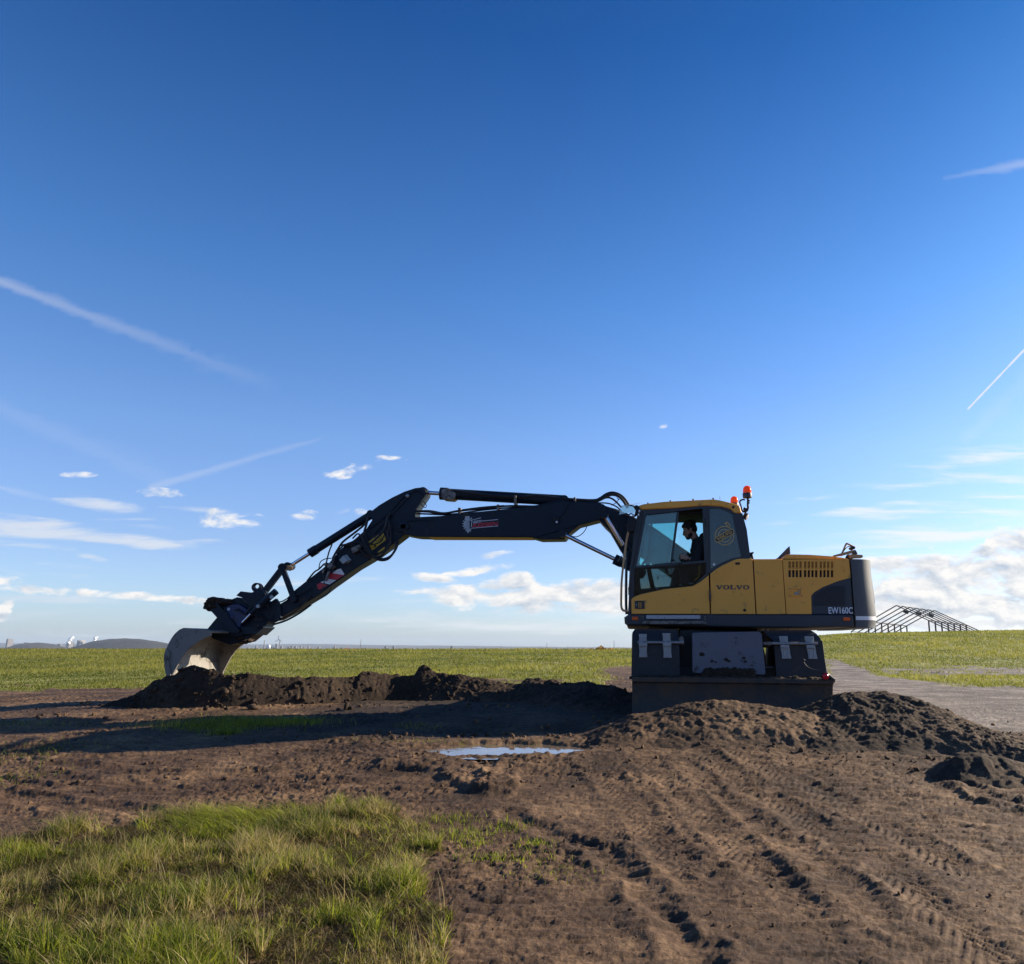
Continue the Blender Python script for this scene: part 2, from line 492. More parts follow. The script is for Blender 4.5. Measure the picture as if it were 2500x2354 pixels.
class MB:
    def __init__(self):
        self.v, self.f = [], []

    def add(self, vs, fs):
        n = len(self.v)
        self.marks = getattr(self, 'marks', []) + [(n, len(self.f))]
        self.v += [tuple(x) for x in vs]
        self.f += [tuple(i + n for i in f) for f in fs]
        return self

    def prism(self, pts, Y0, Y1):
        """outline given as (X, Z) extruded from depth Y0 to Y1"""
        n = len(pts)
        a = sum(pts[i][0] * pts[(i + 1) % n][1] - pts[(i + 1) % n][0] * pts[i][1] for i in range(n))
        if a < 0:
            pts = pts[::-1]
        vs = [(p[0], Y0, p[1]) for p in pts] + [(p[0], Y1, p[1]) for p in pts]
        fs = [tuple(range(n)), tuple(range(2 * n - 1, n - 1, -1))]
        for i in range(n):
            j = (i + 1) % n
            fs.append((i, i + n, j + n, j))
        return self.add(vs, fs)

    def ppx(self, pts, Y0, Y1):
        return self.prism([(q.x, q.z) for q in (at(x, y, Y0) for x, y in pts)], Y0, Y1)

    def plate(self, outer, holes, Y0, Y1):
        """outline with holes, all in photo pixels on the plane Y0, extruded to Y1"""
        loops = [[at(x, y, Y0) for x, y in l] for l in [outer] + holes]
        tri = tessellate_polygon([[Vector((p.x, p.z, 0)) for p in l] for l in loops])
        flat = [p for l in loops for p in l]
        n = len(flat)
        vs = [(p.x, Y0, p.z) for p in flat] + [(p.x, Y1, p.z) for p in flat]
        fs = []
        for t in tri:
            a, b, c = (flat[i] for i in t)
            cr = (b.x - a.x) * (c.z - a.z) - (b.z - a.z) * (c.x - a.x)
            t = tuple(t) if cr > 0 else tuple(t)[::-1]
            fs.append(t)
            fs.append(tuple(i + n for i in t[::-1]))
        k = 0
        for li, l in enumerate(loops):
            m = len(l)
            a = sum(l[i].x * l[(i + 1) % m].z - l[(i + 1) % m].x * l[i].z for i in range(m))
            flip = (a < 0) if li == 0 else (a > 0)
            for i in range(m):
                p, q = k + i, k + (i + 1) % m
                fs.append((p, p + n, q + n, q) if not flip else (q, q + n, p + n, p))
            k += m
        return self.add(vs, fs)

    def box(self, a, b):
        x0, y0, z0 = (min(a[i], b[i]) for i in range(3))
        x1, y1, z1 = (max(a[i], b[i]) for i in range(3))
        return self.prism([(x0, z0), (x1, z0), (x1, z1), (x0, z1)], y0, y1)

    def bar(self, p, q, w, h, up=(0, 1, 0)):
        """square bar from p to q, w across, h along 'up'"""
        p, q = Vector(p), Vector(q)
        d = (q - p).normalized()
        u = Vector(up)
        s = d.cross(u).normalized() * (w / 2)
        u = s.cross(d).normalized() * (h / 2)
        vs = [p - s - u, p + s - u, p + s + u, p - s + u, q - s - u, q + s - u, q + s + u, q - s + u]
        return self.add(vs, [(0, 1, 2, 3), (7, 6, 5, 4), (0, 4, 5, 1), (1, 5, 6, 2), (2, 6, 7, 3), (3, 7, 4, 0)])

    def tube(self, p, q, r0, r1=None, n=16):
        r1 = r0 if r1 is None else r1
        p, q = Vector(p), Vector(q)
        d = (q - p).normalized()
        a = d.orthogonal().normalized()
        b = d.cross(a)
        vs = []
        for c, r in ((p, r0), (q, r1)):
            for i in range(n):
                t = 2 * math.pi * i / n
                vs.append(c + (a * math.cos(t) + b * math.sin(t)) * r)
        fs = [(i, (i + 1) % n, n + (i + 1) % n, n + i) for i in range(n)]
        fs += [tuple(range(n - 1, -1, -1)), tuple(range(n, 2 * n))]
        return self.add(vs, fs)

    def path(self, pts, r, n=8, smooth=5):
        pts = [Vector(p) for p in pts]
        if smooth > 1 and len(pts) > 2:
            e = [pts[0] * 2 - pts[1]] + pts + [pts[-1] * 2 - pts[-2]]
            out = []
            for i in range(1, len(e) - 2):
                for k in range(smooth):
                    t = k / smooth
                    p0, p1, p2, p3 = e[i - 1:i + 3]
                    out.append(0.5 * ((2 * p1) + (p2 - p0) * t + (2 * p0 - 5 * p1 + 4 * p2 - p3) * t * t + (3 * p1 - p0 - 3 * p2 + p3) * t ** 3))
            pts = out + [pts[-1]]
        vs, fs = [], []
        m = len(pts)
        prev = None
        for i, p in enumerate(pts):
            d = (pts[min(i + 1, m - 1)] - pts[max(i - 1, 0)]).normalized()
            if prev is None:
                a = d.orthogonal().normalized()
            else:
                a = (prev - d * prev.dot(d)).normalized()
            prev = a
            b = d.cross(a)
            for k in range(n):
                t = 2 * math.pi * k / n
                vs.append(p + (a * math.cos(t) + b * math.sin(t)) * r)
        for i in range(m - 1):
            for k in range(n):
                k2 = (k + 1) % n
                fs.append((i * n + k, i * n + k2, (i + 1) * n + k2, (i + 1) * n + k))
        fs += [tuple(range(n - 1, -1, -1)), tuple(range((m - 1) * n, m * n))]
        return self.add(vs, fs)

    def lathe(self, base, axis, prof, n=20):
        """profile of (distance along axis, radius)"""
        base, d = Vector(base), Vector(axis).normalized()
        a = d.orthogonal().normalized()
        b = d.cross(a)
        vs, fs = [], []
        for h, r in prof:
            for k in range(n):
                t = 2 * math.pi * k / n
                vs.append(base + d * h + (a * math.cos(t) + b * math.sin(t)) * max(r, 1e-4))
        for i in range(len(prof) - 1):
            for k in range(n):
                k2 = (k + 1) % n
                fs.append((i * n + k, i * n + k2, (i + 1) * n + k2, (i + 1) * n + k))
        fs += [tuple(range(n - 1, -1, -1)), tuple(range((len(prof) - 1) * n, len(prof) * n))]
        return self.add(vs, fs)

    def ball(self, c, rx, ry=None, rz=None, n=16, m=10, warp=0.0, seed=0):
        ry = rx if ry is None else ry
        rz = rx if rz is None else rz
        rr = random.Random(seed)
        vs, fs = [], []
        ph = [rr.uniform(0, 6.28) for _ in range(6)]
        for i in range(m + 1):
            th = math.pi * i / m
            for k in range(n):
                t = 2 * math.pi * k / n
                x, y, z = math.sin(th) * math.cos(t), math.sin(th) * math.sin(t), math.cos(th)
                s = 1 + warp * (math.sin(3 * x + ph[0]) + math.sin(4 * y + ph[1]) + math.sin(5 * z + ph[2]) + 0.6 * math.sin(9 * x + 7 * z + ph[3]) + 0.6 * math.sin(8 * y - 9 * z + ph[4])) / 3
                vs.append((c[0] + rx * x * s, c[1] + ry * y * s, c[2] + rz * z * s))
        for i in range(m):
            for k in range(n):
                k2 = (k + 1) % n
                fs.append((i * n + k, (i + 1) * n + k, (i + 1) * n + k2, i * n + k2))
        return self.add(vs, fs)

    def build(self, name, m, parent=None, bevel=0.0, smooth=35, loc=None, seg=2):
        me = bpy.data.meshes.new(name)
        if loc is None:
            loc = WORLD[parent.name] if parent is not None else (0, 0, 0)
        L = Vector(loc)
        me.from_pydata([(x - L.x, y - L.y, z - L.z) for x, y, z in self.v], [], self.f)
        me.validate()
        me.materials.append(M[m] if isinstance(m, str) else m)
        if smooth:
            me.polygons.foreach_set('use_smooth', [True] * len(me.polygons))
            me.set_sharp_from_angle(angle=R(smooth))
        o = bpy.data.objects.new(name, me)
        link(o, parent, L)
        if bevel:
            md = o.modifiers.new('bevel', 'BEVEL')
            md.width = bevel
            md.segments = seg
            md.limit_method = 'ANGLE'
            md.angle_limit = R(40)
            md.harden_normals = True
        return o


def build_each(self, name, m, parent=None, bevel=0.0, **kw):
    """one object for each piece added to the builder"""
    ends = self.marks[1:] + [(len(self.v), len(self.f))]
    out = []
    for (v0, f0), (v1, f1) in zip(self.marks, ends):
        p = MB()
        p.add(self.v[v0:v1], [tuple(i - v0 for i in f) for f in self.f[f0:f1]])
        out.append(p.build(name, m, parent, bevel, **kw))
    return out


MB.build_each = build_each


def text_mesh(s, x0, x1, z0, z1, Y, slant=0.0, shear_up=0.0, bold=0.0):
    """the built-in font, flat on the plane Y, fitted to the box"""
    cu = bpy.data.curves.new('lettering', 'FONT')
    cu.body = s
    cu.offset = bold
    cu.fill_mode = 'FRONT'
    ob = bpy.data.objects.new('lettering', cu)
    S.collection.objects.link(ob)
    dg = bpy.context.evaluated_depsgraph_get()
    me = bpy.data.meshes.new_from_object(ob.evaluated_get(dg))
    xs = [v.co.x for v in me.vertices]
    ys = [v.co.y for v in me.vertices]
    ax, bx, ay, by = min(xs), max(xs), min(ys), max(ys)
    mb = MB()
    vs = []
    for v in me.vertices:
        fx, fy = (v.co.x - ax) / (bx - ax), (v.co.y - ay) / (by - ay)
        vs.append((x0 + fx * (x1 - x0) + slant * (fy - 0.5) * (z1 - z0), Y, z0 + fy * (z1 - z0) + shear_up * (fx - 0.5) * (x1 - x0)))
    mb.add(vs, [tuple(p.vertices) for p in me.polygons])
    bpy.data.objects.remove(ob)
    bpy.data.curves.remove(cu)
    bpy.data.meshes.remove(me)
    return mb


def slab_word(x0, x1, z0, z1, Y, rot=0.0):
    """the five wide slab-serif letters of the maker's name, as flat polygons"""
    V = [(0, 1), (.42, 1), (.42, .88), (.33, .88), (.56, .34), (.74, .88), (.64, .88), (.64, 1), (1, 1), (1, .88), (.90, .88), (.58, 0), (.40, 0), (.09, .88), (0, .88)]
    Lr = [(0, 0), (0, .12), (.12, .12), (.12, .88), (0, .88), (0, 1), (.52, 1), (.52, .88), (.38, .88), (.38, .12), (.72, .12), (.78, .42), (.9, .42), (.9, 0)]
    adv = {'V': 1.0, 'O': 0.98, 'L': 0.9}
    gap = 0.05
    tot = sum(adv[c] for c in 'VOLVO') + gap * 4
    sx = (x1 - x0) / tot
    cx, cz = (x0 + x1) / 2, (z0 + z1) / 2
    c, s = math.cos(rot), math.sin(rot)

    def T(px, pz):
        X, Z = x0 + px * sx - cx, z0 + pz * (z1 - z0) - cz
        return (cx + X * c - Z * s, Y, cz + X * s + Z * c)
    mb = MB()
    pen = 0.0
    for ch in 'VOLVO':
        if ch == 'O':
            n = 28
            o = [(pen + .49 + .49 * math.cos(2 * math.pi * i / n), .5 + .53 * math.sin(2 * math.pi * i / n)) for i in range(n)]
            q = [(pen + .49 + .23 * math.cos(2 * math.pi * i / n), .5 + .40 * math.sin(2 * math.pi * i / n)) for i in range(n)]
            mb.add([T(*p) for p in o + q], [(i, (i + 1) % n, n + (i + 1) % n, n + i) for i in range(n)])
        else:
            pts = [(pen + a, b) for a, b in (V if ch == 'V' else Lr)]
            tri = tessellate_polygon([[Vector((a, b, 0)) for a, b in pts]])
            mb.add([T(*p) for p in pts], [tuple(t) for t in tri])
        pen += adv[ch] + gap
    return mb


# ------------------------------------------------------------------ noise
PERM = np.random.default_rng(3).permutation(4096)
GX = np.cos(PERM * (2 * np.pi / 4096))
GY = np.sin(PERM * (2 * np.pi / 4096))


def perlin(x, y, seed=0):
    xi, yi = np.floor(x).astype(np.int64), np.floor(y).astype(np.int64)
    xf, yf = x - xi, y - yi
    u = xf * xf * xf * (xf * (xf * 6 - 15) + 10)
    v = yf * yf * yf * (yf * (yf * 6 - 15) + 10)

    def g(ix, iy, fx, fy):
        h = PERM[(PERM[(ix + seed * 131) & 4095] + iy) & 4095]
        return GX[h] * fx + GY[h] * fy
    a = g(xi, yi, xf, yf)
    b = g(xi + 1, yi, xf - 1, yf)
    c = g(xi, yi + 1, xf, yf - 1)
    d = g(xi + 1, yi + 1, xf - 1, yf - 1)
    return (a + u * (b - a) + v * ((c + u * (d - c)) - (a + u * (b - a)))) * 1.5


def fbm(x, y, octv=4, seed=0, gain=0.5, billow=False):
    s, amp, tot = 0.0, 1.0, 0.0
    for i in range(octv):
        n = perlin(x, y, seed + i)
        if billow:
            n = np.abs(n) * 2 - 0.6
        s = s + n * amp
        tot += amp
        amp *= gain
        x, y = x * 2.03 + 17.3, y * 2.03 - 9.1
    return s / tot


def ridged(x, y, octv=4, seed=0, gain=0.55):
    wx, wy = x + 0.5 * perlin(x * 0.7, y * 0.7, seed + 50), y + 0.5 * perlin(x * 0.7 + 7, y * 0.7, seed + 51)
    s, amp, tot = 0.0, 1.0, 0.0
    for i in range(octv):
        s = s + (0.55 - 1.6 * np.abs(perlin(wx, wy, seed + i))) * amp
        tot += amp
        amp *= gain
        wx, wy = wx * 2.1 + 3.7, wy * 2.1 - 5.3
    return s / tot


def sst(a, b, x):
    t = np.clip((x - a) / (b - a), 0, 1)
    return t * t * (3 - 2 * t)


# ------------------------------------------------------------------ terrain
HX = np.array([1900, 2000, 2100, 2200, 2300, 2400, 2500, 2800.])
HYP = [1556, 1551, 1547, 1545, 1543, 1541, 1540, 1537]
HU = np.array([uv(x, y)[0] + USH for x, y in zip(HX, HYP)])
HE = np.array([uv(x, y)[1] for x, y in zip(HX, HYP)])
CREST = 118.0


def zbase(x, Y):
    x, Y = np.asarray(x, float), np.asarray(Y, float)
    u = x / np.maximum(Y, 0.5) + USH
    z = 0.34 * sst(5.5, 12.0, Y)
    fld = 0.50 * np.clip((Y - 14) / 68.0, 0, None)
    fld = np.where(Y > 82, 0.50 - 0.004 * (Y - 82) ** 1.6, fld)
    ec = np.interp(u, HU, HE)
    zc = CAMZ + ec * CREST
    t = np.clip((Y - 24) / (CREST - 24), 0, 1)
    hill = (zc - 0.34) * (1 - (1 - t) ** 1.18)
    hill = np.where(Y > CREST, hill - 0.006 * (Y - CREST), hill)
    hm = sst(0.17, 0.42, u)
    return z + fld * (1 - hm) + hill * hm


def ground_hit(px, py):
    u, k = uv(px, py)
    Y = np.linspace(2.0, 60, 6000)
    f = CAMZ + k * Y - zbase(u * Y, Y)
    i = int(np.argmax(f < 0)) if (f < 0).any() else len(Y) - 1
    return Vector((u * Y[i], Y[i], float(zbase(u * Y[i], Y[i]))))


PUD = ground_hit(1236, 1827)
PUDZ = PUD.z - 0.014

# ruts and little ridges traced on the ground: photo pixels, half width (m), rut depth, side ridge height
RUTS = [
    ([(1240, 1985), (1344, 2030), (1470, 2075), (1533, 2138), (1602, 2212), (1659, 2280), (1740, 2370)], 0.075, 0.050, 0.035),
    ([(1677, 1850), (1728, 1938), (1816, 1988), (1879, 2039), (1954, 2076), (2036, 2145), (2200, 2260)], 0.09, 0.018, 0.028),
    ([(2319, 1888), (2369, 1925), (2413, 1950), (2520, 1975)], 0.07, 0.03, 0.06),
    ([(-40, 1905), (30, 1913), (107, 1928)], 0.08, 0.035, 0.03),
    ([(20, 1946), (157, 1969), (283, 1975), (400, 1996)], 0.10, 0.035, 0.045),
    ([(146, 1867), (226, 1882), (327, 1890), (453, 1895), (620, 1890)], 0.10, 0.03, 0.045),
    ([(1290, 1854), (1222, 1888), (1206, 1930)], 0.07, 0.0, 0.05),
    ([(1215, 1932), (1141, 1898), (1080, 1872), (960, 1872)], 0.09, 0.0, 0.055),
    ([(1290, 1790), (1420, 1783), (1600, 1800), (1850, 1815)], 0.16, -0.02, 0.03),
    ([(880, 1795), (1040, 1805), (1180, 1800), (1330, 1802)], 0.17, -0.03, 0.03),
    ([(240, 1735), (180, 1755), (60, 1768)], 0.25, -0.05, 0.02),
    ([(700, 1905), (900, 1912), (1060, 1908)], 0.10, 0.02, 0.03),
    ([(2060, 2060), (2200, 2064), (2380, 2050)], 0.08, 0.015, 0.02),
    ([(1770, 2133), (1860, 2140), (1930, 2134)], 0.08, 0.035, 0.03),
]
RUTS = [([ground_hit(*p) for p in pl], w, d, h) for pl, w, d, h in RUTS]


TRACKS = [([(1440, 1850), (1560, 1985), (1690, 2160), (1800, 2380)], 0.13), ([(1560, 1835), (1720, 1985), (1900, 2170), (2060, 2380)], 0.13),
          ([(1700, 1830), (1900, 1960), (2190, 2150), (2440, 2360)], 0.13), ([(1800, 1835), (2060, 1965), (2360, 2130), (2600, 2280)], 0.13),
          ([(-60, 1880), (300, 1850), (700, 1840), (980, 1850)], 0.15), ([(-60, 1935), (350, 1915), (800, 1880), (1080, 1900)], 0.15)]
TRACKS = [([ground_hit(*p) for p in pl], w) for pl, w in TRACKS]


def polydist(x, y, pl):
    best = np.full(x.shape, 1e9)
    for a, b in zip(pl[:-1], pl[1:]):
        dx, dy = b.x - a.x, b.y - a.y
        t = np.clip(((x - a.x) * dx + (y - a.y) * dy) / (dx * dx + dy * dy), 0, 1)
        best = np.minimum(best, np.hypot(x - a.x - t * dx, y - a.y - t * dy))
    return best


def mud_detail(x, Y, amp=1.0):
    """the churned surface: clods, scraped streaks, ruts, the puddle's hollow"""
    rm = sst(-0.25, 0.35, fbm(x * 0.55 + 3, Y * 0.9, 3, 21))              # rough here, smooth there
    right = sst(-0.6, 1.2, x - (Y - 6) * 0.05)
    clod = 0.45 * fbm(x * 7.5, Y * 7.5, 4, 40, 0.6, True) + 0.75 * ridged(x * 4.5, Y * 7.0, 5, 44, 0.62) - 0.1
    fine = ridged(x * 11, Y * 26, 4, 60, 0.65)
    streak = 0.6 * fbm(x * 3.0 + 0.6 * perlin(x * 2, Y * 2, 5), Y * 15.0, 4, 80, 0.62) + 0.5 * ridged(x * 2.2, Y * 11.0, 5, 84, 0.62)
    big = fbm(x * 0.8, Y * 0.8, 3, 90)
    near = np.clip(Y / 6.0, 0.62, 1.0)
    h = 0.030 * big
    h += (0.007 + 0.040 * rm) * clod * near * (1 - 0.6 * right)
    h += 0.0150 * fine * near
    h += 0.0520 * streak * right * near + 0.020 * streak * (1 - right)
    for pl, w, d, bh in RUTS:
        lo = (min(p.x for p in pl) - 4 * w, min(p.y for p in pl) - 4 * w)
        hi = (max(p.x for p in pl) + 4 * w, max(p.y for p in pl) + 4 * w)
        k = (x > lo[0]) & (x < hi[0]) & (Y > lo[1]) & (Y < hi[1])
        if not k.any():
            continue
        xx, yy = x[k], Y[k]
        ds = polydist(xx + 0.06 * perlin(xx * 5, yy * 5, 3), yy + 0.06 * perlin(xx * 5 + 9, yy * 5, 4), pl)
        q = ds / w
        q, d, bh = q / 1.4, d * 0.30, bh * 0.5
        lump = 0.55 + 0.9 * np.clip(fbm(xx * 9, yy * 9, 3, 33) + 0.3, 0, 1)
        h[k] += -d * np.exp(-q * q * 1.6) + bh * lump * np.exp(-((q - 1.25) / 0.55) ** 2) + (bh * lump * np.exp(-q * q) if d <= 0 else 0)
    for pl, w in TRACKS:
        lo = (min(p.x for p in pl) - 4 * w, min(p.y for p in pl) - 4 * w)
        hi = (max(p.x for p in pl) + 4 * w, max(p.y for p in pl) + 4 * w)
        k = (x > lo[0]) & (x < hi[0]) & (Y > lo[1]) & (Y < hi[1])
        if not k.any():
            continue
        xx, yy = x[k], Y[k]
        q = polydist(xx + 0.03 * perlin(xx * 3, yy * 3, 13), yy + 0.03 * perlin(xx * 3 + 9, yy * 3, 14), pl) / w
        wear = np.clip(0.55 + 1.3 * fbm(xx * 1.2, yy * 1.2, 3, 77), 0, 1)
        core = np.exp(-q ** 6)
        lug = np.clip(1.6 * np.sin(yy * 62 + 14 * np.abs(q) + 5 * xx), -1, 1)
        h[k] = h[k] * (1 - 0.35 * core * wear) + wear * (core * (0.0045 * lug - 0.008) + 0.009 * np.exp(-((q - 1.35) / 0.32) ** 2))
    pq = ((x - PUD.x) / 0.88) ** 2 + ((Y - PUD.y) / 0.46) ** 2
    pd = np.sqrt(pq) + 0.46 * fbm(x * 3.6, Y * 3.6, 5, 99, 0.6)
    dip = sst(1.22, 0.72, pd)
    calm = np.exp(-((x - PUD.x) / 1.25) ** 4 - ((Y - PUD.y - 0.55) / 1.15) ** 4)
    flat = np.exp(-((x - PUD.x) / 1.35) ** 4 - ((Y - PUD.y - 0.35) / 1.05) ** 4)
    h = h * (1 - 0.45 * calm) * (1 - 0.78 * dip) - 0.050 * dip + (PUD.z + 0.016 - zbase(x, Y)) * flat
    return h * amp


UPU = np.array([0.30, 0.38, 0.41, 0.463, 0.553, 0.658, 1.2])
UPY = np.array([40, 38, 33, 23.0, 18.2, 16.6, 15.0])


def masks(x, Y):
    """which surface lies where: 0 mud, 1 grass, 2 gravel path"""
    x = x + USH * Y
    u = x / np.maximum(Y, 0.3)
    nz = fbm(x * 0.6, Y * 0.6, 4, 51)
    nf = fbm(x * 3.0, Y * 3.0, 3, 57)
    edge = np.interp(u, [-0.9, -0.62, -0.45, -0.2, 0.1, 0.17, 0.30], [15.5, 16.2, 16.0, 16.5, 17, 21, 22])
    grass = (Y + 2.2 * nz + 1.8 * nf > edge)
    # bare tracks worn into the grass left of the machine and by the mound
    tr = polydist(x + 0.5 * nf, Y + 2.2 * nz, [Vector((3.0, 17, 0)), Vector((3.3, 22, 0)), Vector((3.6, 27, 0)), Vector((5.2, 30, 0))]) < 0.75 + 0.5 * nf
    tr |= polydist(x, Y + 1.4 * nz, [Vector((-4.2, 18.6, 0)), Vector((-1.5, 19.4, 0)), Vector((1.0, 19.2, 0))]) < 0.65 + 0.8 * nf
    tr |= polydist(x, Y + 1.0 * nz, [Vector((1.2, 33, 0)), Vector((4.2, 36, 0))]) < 0.5 + 1.0 * nf
    grass &= ~tr
    up = np.interp(u, UPU, UPY)
    path = (u > 0.30) & (Y < up * (1 + 0.05 * nz + 0.09 * nf)) & (Y > 9.0 - 1.2 * nz) & (u > 0.395 + 0.03 * nf + 0.02 * nz)
    strip = (u > 0.47 + 0.02 * nz) & (Y + 3.5 * nz + 2.5 * nf > 24.4) & (Y + 3.5 * nz + 2.5 * nf < 27.2)
    kind = np.where(grass, 1, 0)
    kind = np.where((u > 0.36) & (Y > up * (1 + 0.05 * nz + 0.09 * nf)), 1, kind)
    kind = np.where(path | strip, 2, kind)
    return kind


def surface_mat(name, c0, c1, c2, rough, nscale, bump, bscale, spec=0.3, sheen=0.0):
    m = bpy.data.materials.new(name)
    m.use_nodes = True
    nt = m.node_tree
    b = nt.nodes['Principled BSDF']
    b.inputs['Roughness'].default_value = rough
    b.inputs['Specular IOR Level'].default_value = spec
    t = nt.nodes.new('ShaderNodeTexCoord')

    def nz(sc, det, rg):
        n = nt.nodes.new('ShaderNodeTexNoise')
        n.inputs['Scale'].default_value = sc
        n.inputs['Detail'].default_value = det
        n.inputs['Roughness'].default_value = rg
        nt.links.new(t.outputs['Object'], n.inputs['Vector'])
        return n.outputs['Fac']
    cr = nt.nodes.new('ShaderNodeValToRGB')
    e = cr.color_ramp.elements
    e[0].position, e[0].color = 0.38, (*c0, 1)
    e[1].position, e[1].color = 0.62, (*c2, 1)
    k = e.new(0.5)
    k.color = (*c1, 1)
    mixn = nt.nodes.new('ShaderNodeMath')
    mixn.operation = 'MULTIPLY_ADD'
    mixn.inputs[1].default_value = 0.45
    h2 = nt.nodes.new('ShaderNodeMath')
    h2.operation = 'MULTIPLY'
    h2.inputs[1].default_value = 0.55
    nt.links.new(nz(nscale, 6, 0.65), h2.inputs[0])
    nt.links.new(nz(nscale * 14, 6, 0.7), mixn.inputs[0])
    nt.links.new(h2.outputs[0], mixn.inputs[2])
    nt.links.new(mixn.outputs[0], cr.inputs[0])
    nt.links.new(cr.outputs[0], b.inputs['Base Color'])
    if bump:
        bn = nt.nodes.new('ShaderNodeBump')
        bn.inputs['Strength'].default_value = bump
        bn.inputs['Distance'].default_value = 0.02
        nt.links.new(nz(bscale, 7, 0.7), bn.inputs['Height'])
        nt.links.new(bn.outputs[0], b.inputs['Normal'])
    return m


M['mud'] = surface_mat('damp_soil', (0.028, 0.015, 0.008), (0.085, 0.047, 0.024), (0.205, 0.125, 0.066), 0.85, 1.1, 0.6, 70)
M['soil'] = surface_mat('dug_soil_and_shade', (0.015, 0.009, 0.006), (0.036, 0.022, 0.013), (0.080, 0.050, 0.030), 0.9, 1.3, 0.6, 70)
M['pile'] = surface_mat('crumbly_pile_soil', (0.024, 0.015, 0.009), (0.060, 0.037, 0.022), (0.135, 0.086, 0.050), 0.9, 1.3, 0.6, 70)
M['turf'] = surface_mat('meadow_turf', (0.13, 0.135, 0.022), (0.19, 0.195, 0.035), (0.26, 0.24, 0.07), 0.9, 0.35, 0.9, 12)
M['gravel'] = surface_mat('grey_gravel', (0.075, 0.058, 0.045), (0.17, 0.14, 0.115), (0.34, 0.29, 0.24), 0.8, 1.6, 1.0, 30)
M['woods'] = surface_mat('far_land', (0.030, 0.028, 0.022), (0.055, 0.050, 0.035), (0.11, 0.10, 0.07), 0.95, 0.004, 0.0, 1)
M['hilltrees'] = surface_mat('wooded_hill', (0.014, 0.014, 0.012), (0.028, 0.025, 0.019), (0.055, 0.045, 0.032), 0.95, 0.03, 0.0, 1)


def grid_object(name, X, Yg, Z, m, keep=None, loc=(0, 0, 0)):
    """mesh from 2-D arrays; keep = boolean per face"""
    nr, nc = X.shape
    idx = np.arange(nr * nc).reshape(nr, nc)
    q = np.stack([idx[:-1, :-1], idx[:-1, 1:], idx[1:, 1:], idx[1:, :-1]], -1).reshape(-1, 4)
    if keep is not None:
        q = q[keep.reshape(-1)]
    used = np.zeros(nr * nc, bool)
    used[q.reshape(-1)] = True
    remap = np.cumsum(used) - 1
    co = np.stack([X, Yg, Z], -1).reshape(-1, 3)[used] - np.array(loc)
    q = remap[q]
    me = bpy.data.meshes.new(name)
    me.vertices.add(len(co))
    me.vertices.foreach_set('co', co.astype(np.float32).ravel())
    me.loops.add(q.size)
    me.loops.foreach_set('vertex_index', q.astype(np.int32).ravel())
    me.polygons.add(len(q))
    me.polygons.foreach_set('loop_start', np.arange(0, q.size, 4, dtype=np.int32))
    me.polygons.foreach_set('use_smooth', np.ones(len(q), bool))
    me.update(calc_edges=True)
    me.materials.append(M[m])
    o = bpy.data.objects.new(name, me)
    return link(o, None, loc)


rows = [1.6]
while rows[-1] < 20:
    rows.append(rows[-1] * 1.0042)
while rows[-1] < 175:
    rows.append(rows[-1] * 1.011)
rows = np.array(rows)
cols = np.linspace(-1.45, 1.10, 1800)
UG, YG = np.meshgrid(cols, rows)
XG = UG * YG
KIND = masks(XG, YG)
ZG = zbase(XG, YG)
nearm = YG < 30
det = np.zeros_like(ZG)
det[nearm] = mud_detail(XG[nearm], YG[nearm])
isgrass = (KIND == 1)
gfade = np.where(KIND == 0, 1.0, np.where(KIND == 2, 0.45, 0.35)) * sst(30, 20, YG)
ZG = ZG + det * gfade + np.where(isgrass, 0.03 * fbm(XG * 0.7, YG * 0.7, 3, 71) * sst(170, 60, YG), 0)
fk = KIND[:-1, :-1]
gob = tag(grid_object('ground', XG, YG, ZG, 'mud', fk == 0), 'brown churned bare soil across the foreground', None, None, 'structure')
tag(grid_object('field', XG, YG, ZG, 'turf', fk == 1), 'green mown meadow reaching to the edge of the plateau', None, None, 'structure')
tag(grid_object('path', XG, YG, ZG, 'gravel', fk == 2), 'grey gravel path crossing behind the earth mound', None, None, 'structure')

# the ground all round, under and behind the camera
mb = MB()
nseg = 48
ring = [(240 * math.cos(2 * math.pi * i / nseg), min(70, 240 * math.sin(2 * math.pi * i / nseg)), -0.45) for i in range(nseg)]
mb.add(ring, [tuple(range(nseg))])
tag(mb.build('terrain', 'mud', None, smooth=0), 'plain soil around the camera', None, None, 'structure')

# valley, far ridge and wooded hill
yv = np.geomspace(176, 9000, 90)
uvv = np.linspace(-1.1, 1.1, 220)
UV_, YV_ = np.meshgrid(uvv, yv)
ZV_ = np.where(YV_ < 320, -6 - (YV_ - 176) * 0.30, -49.2) + 2.0 * fbm(UV_ * YV_ * 0.002, YV_ * 0.002, 3, 12)
tag(grid_object('valley', UV_ * YV_, YV_, ZV_, 'woods'), 'far wooded lowland below the plateau', None, None, 'structure')


def ridge(name, label, D, pts, depth, m, rough, seed, zb=-50):
    """a far hill: photo-pixel skyline at distance D, rounded away behind"""
    xs = np.array([at(p[0], p[1], D).x for p in pts])
    zs = np.array([at(p[0], p[1], D).z for p in pts])
    gx = np.linspace(xs[0], xs[-1], 420)
    gt = np.linspace(-1, 1, 26)
    X, T = np.meshgrid(gx, gt)
    zc = np.interp(gx, xs, zs)
    prof = np.cos(np.clip(T, -1, 1) * math.pi / 2) ** 0.8
    n = fbm(X * (30.0 / D), T * 6, 4, seed) * rough
    Z = zb + (zc[None, :] - zb) * prof + n * prof
    return tag(grid_object(name, X, D + T * depth, Z, m), label, None, None, 'structure')


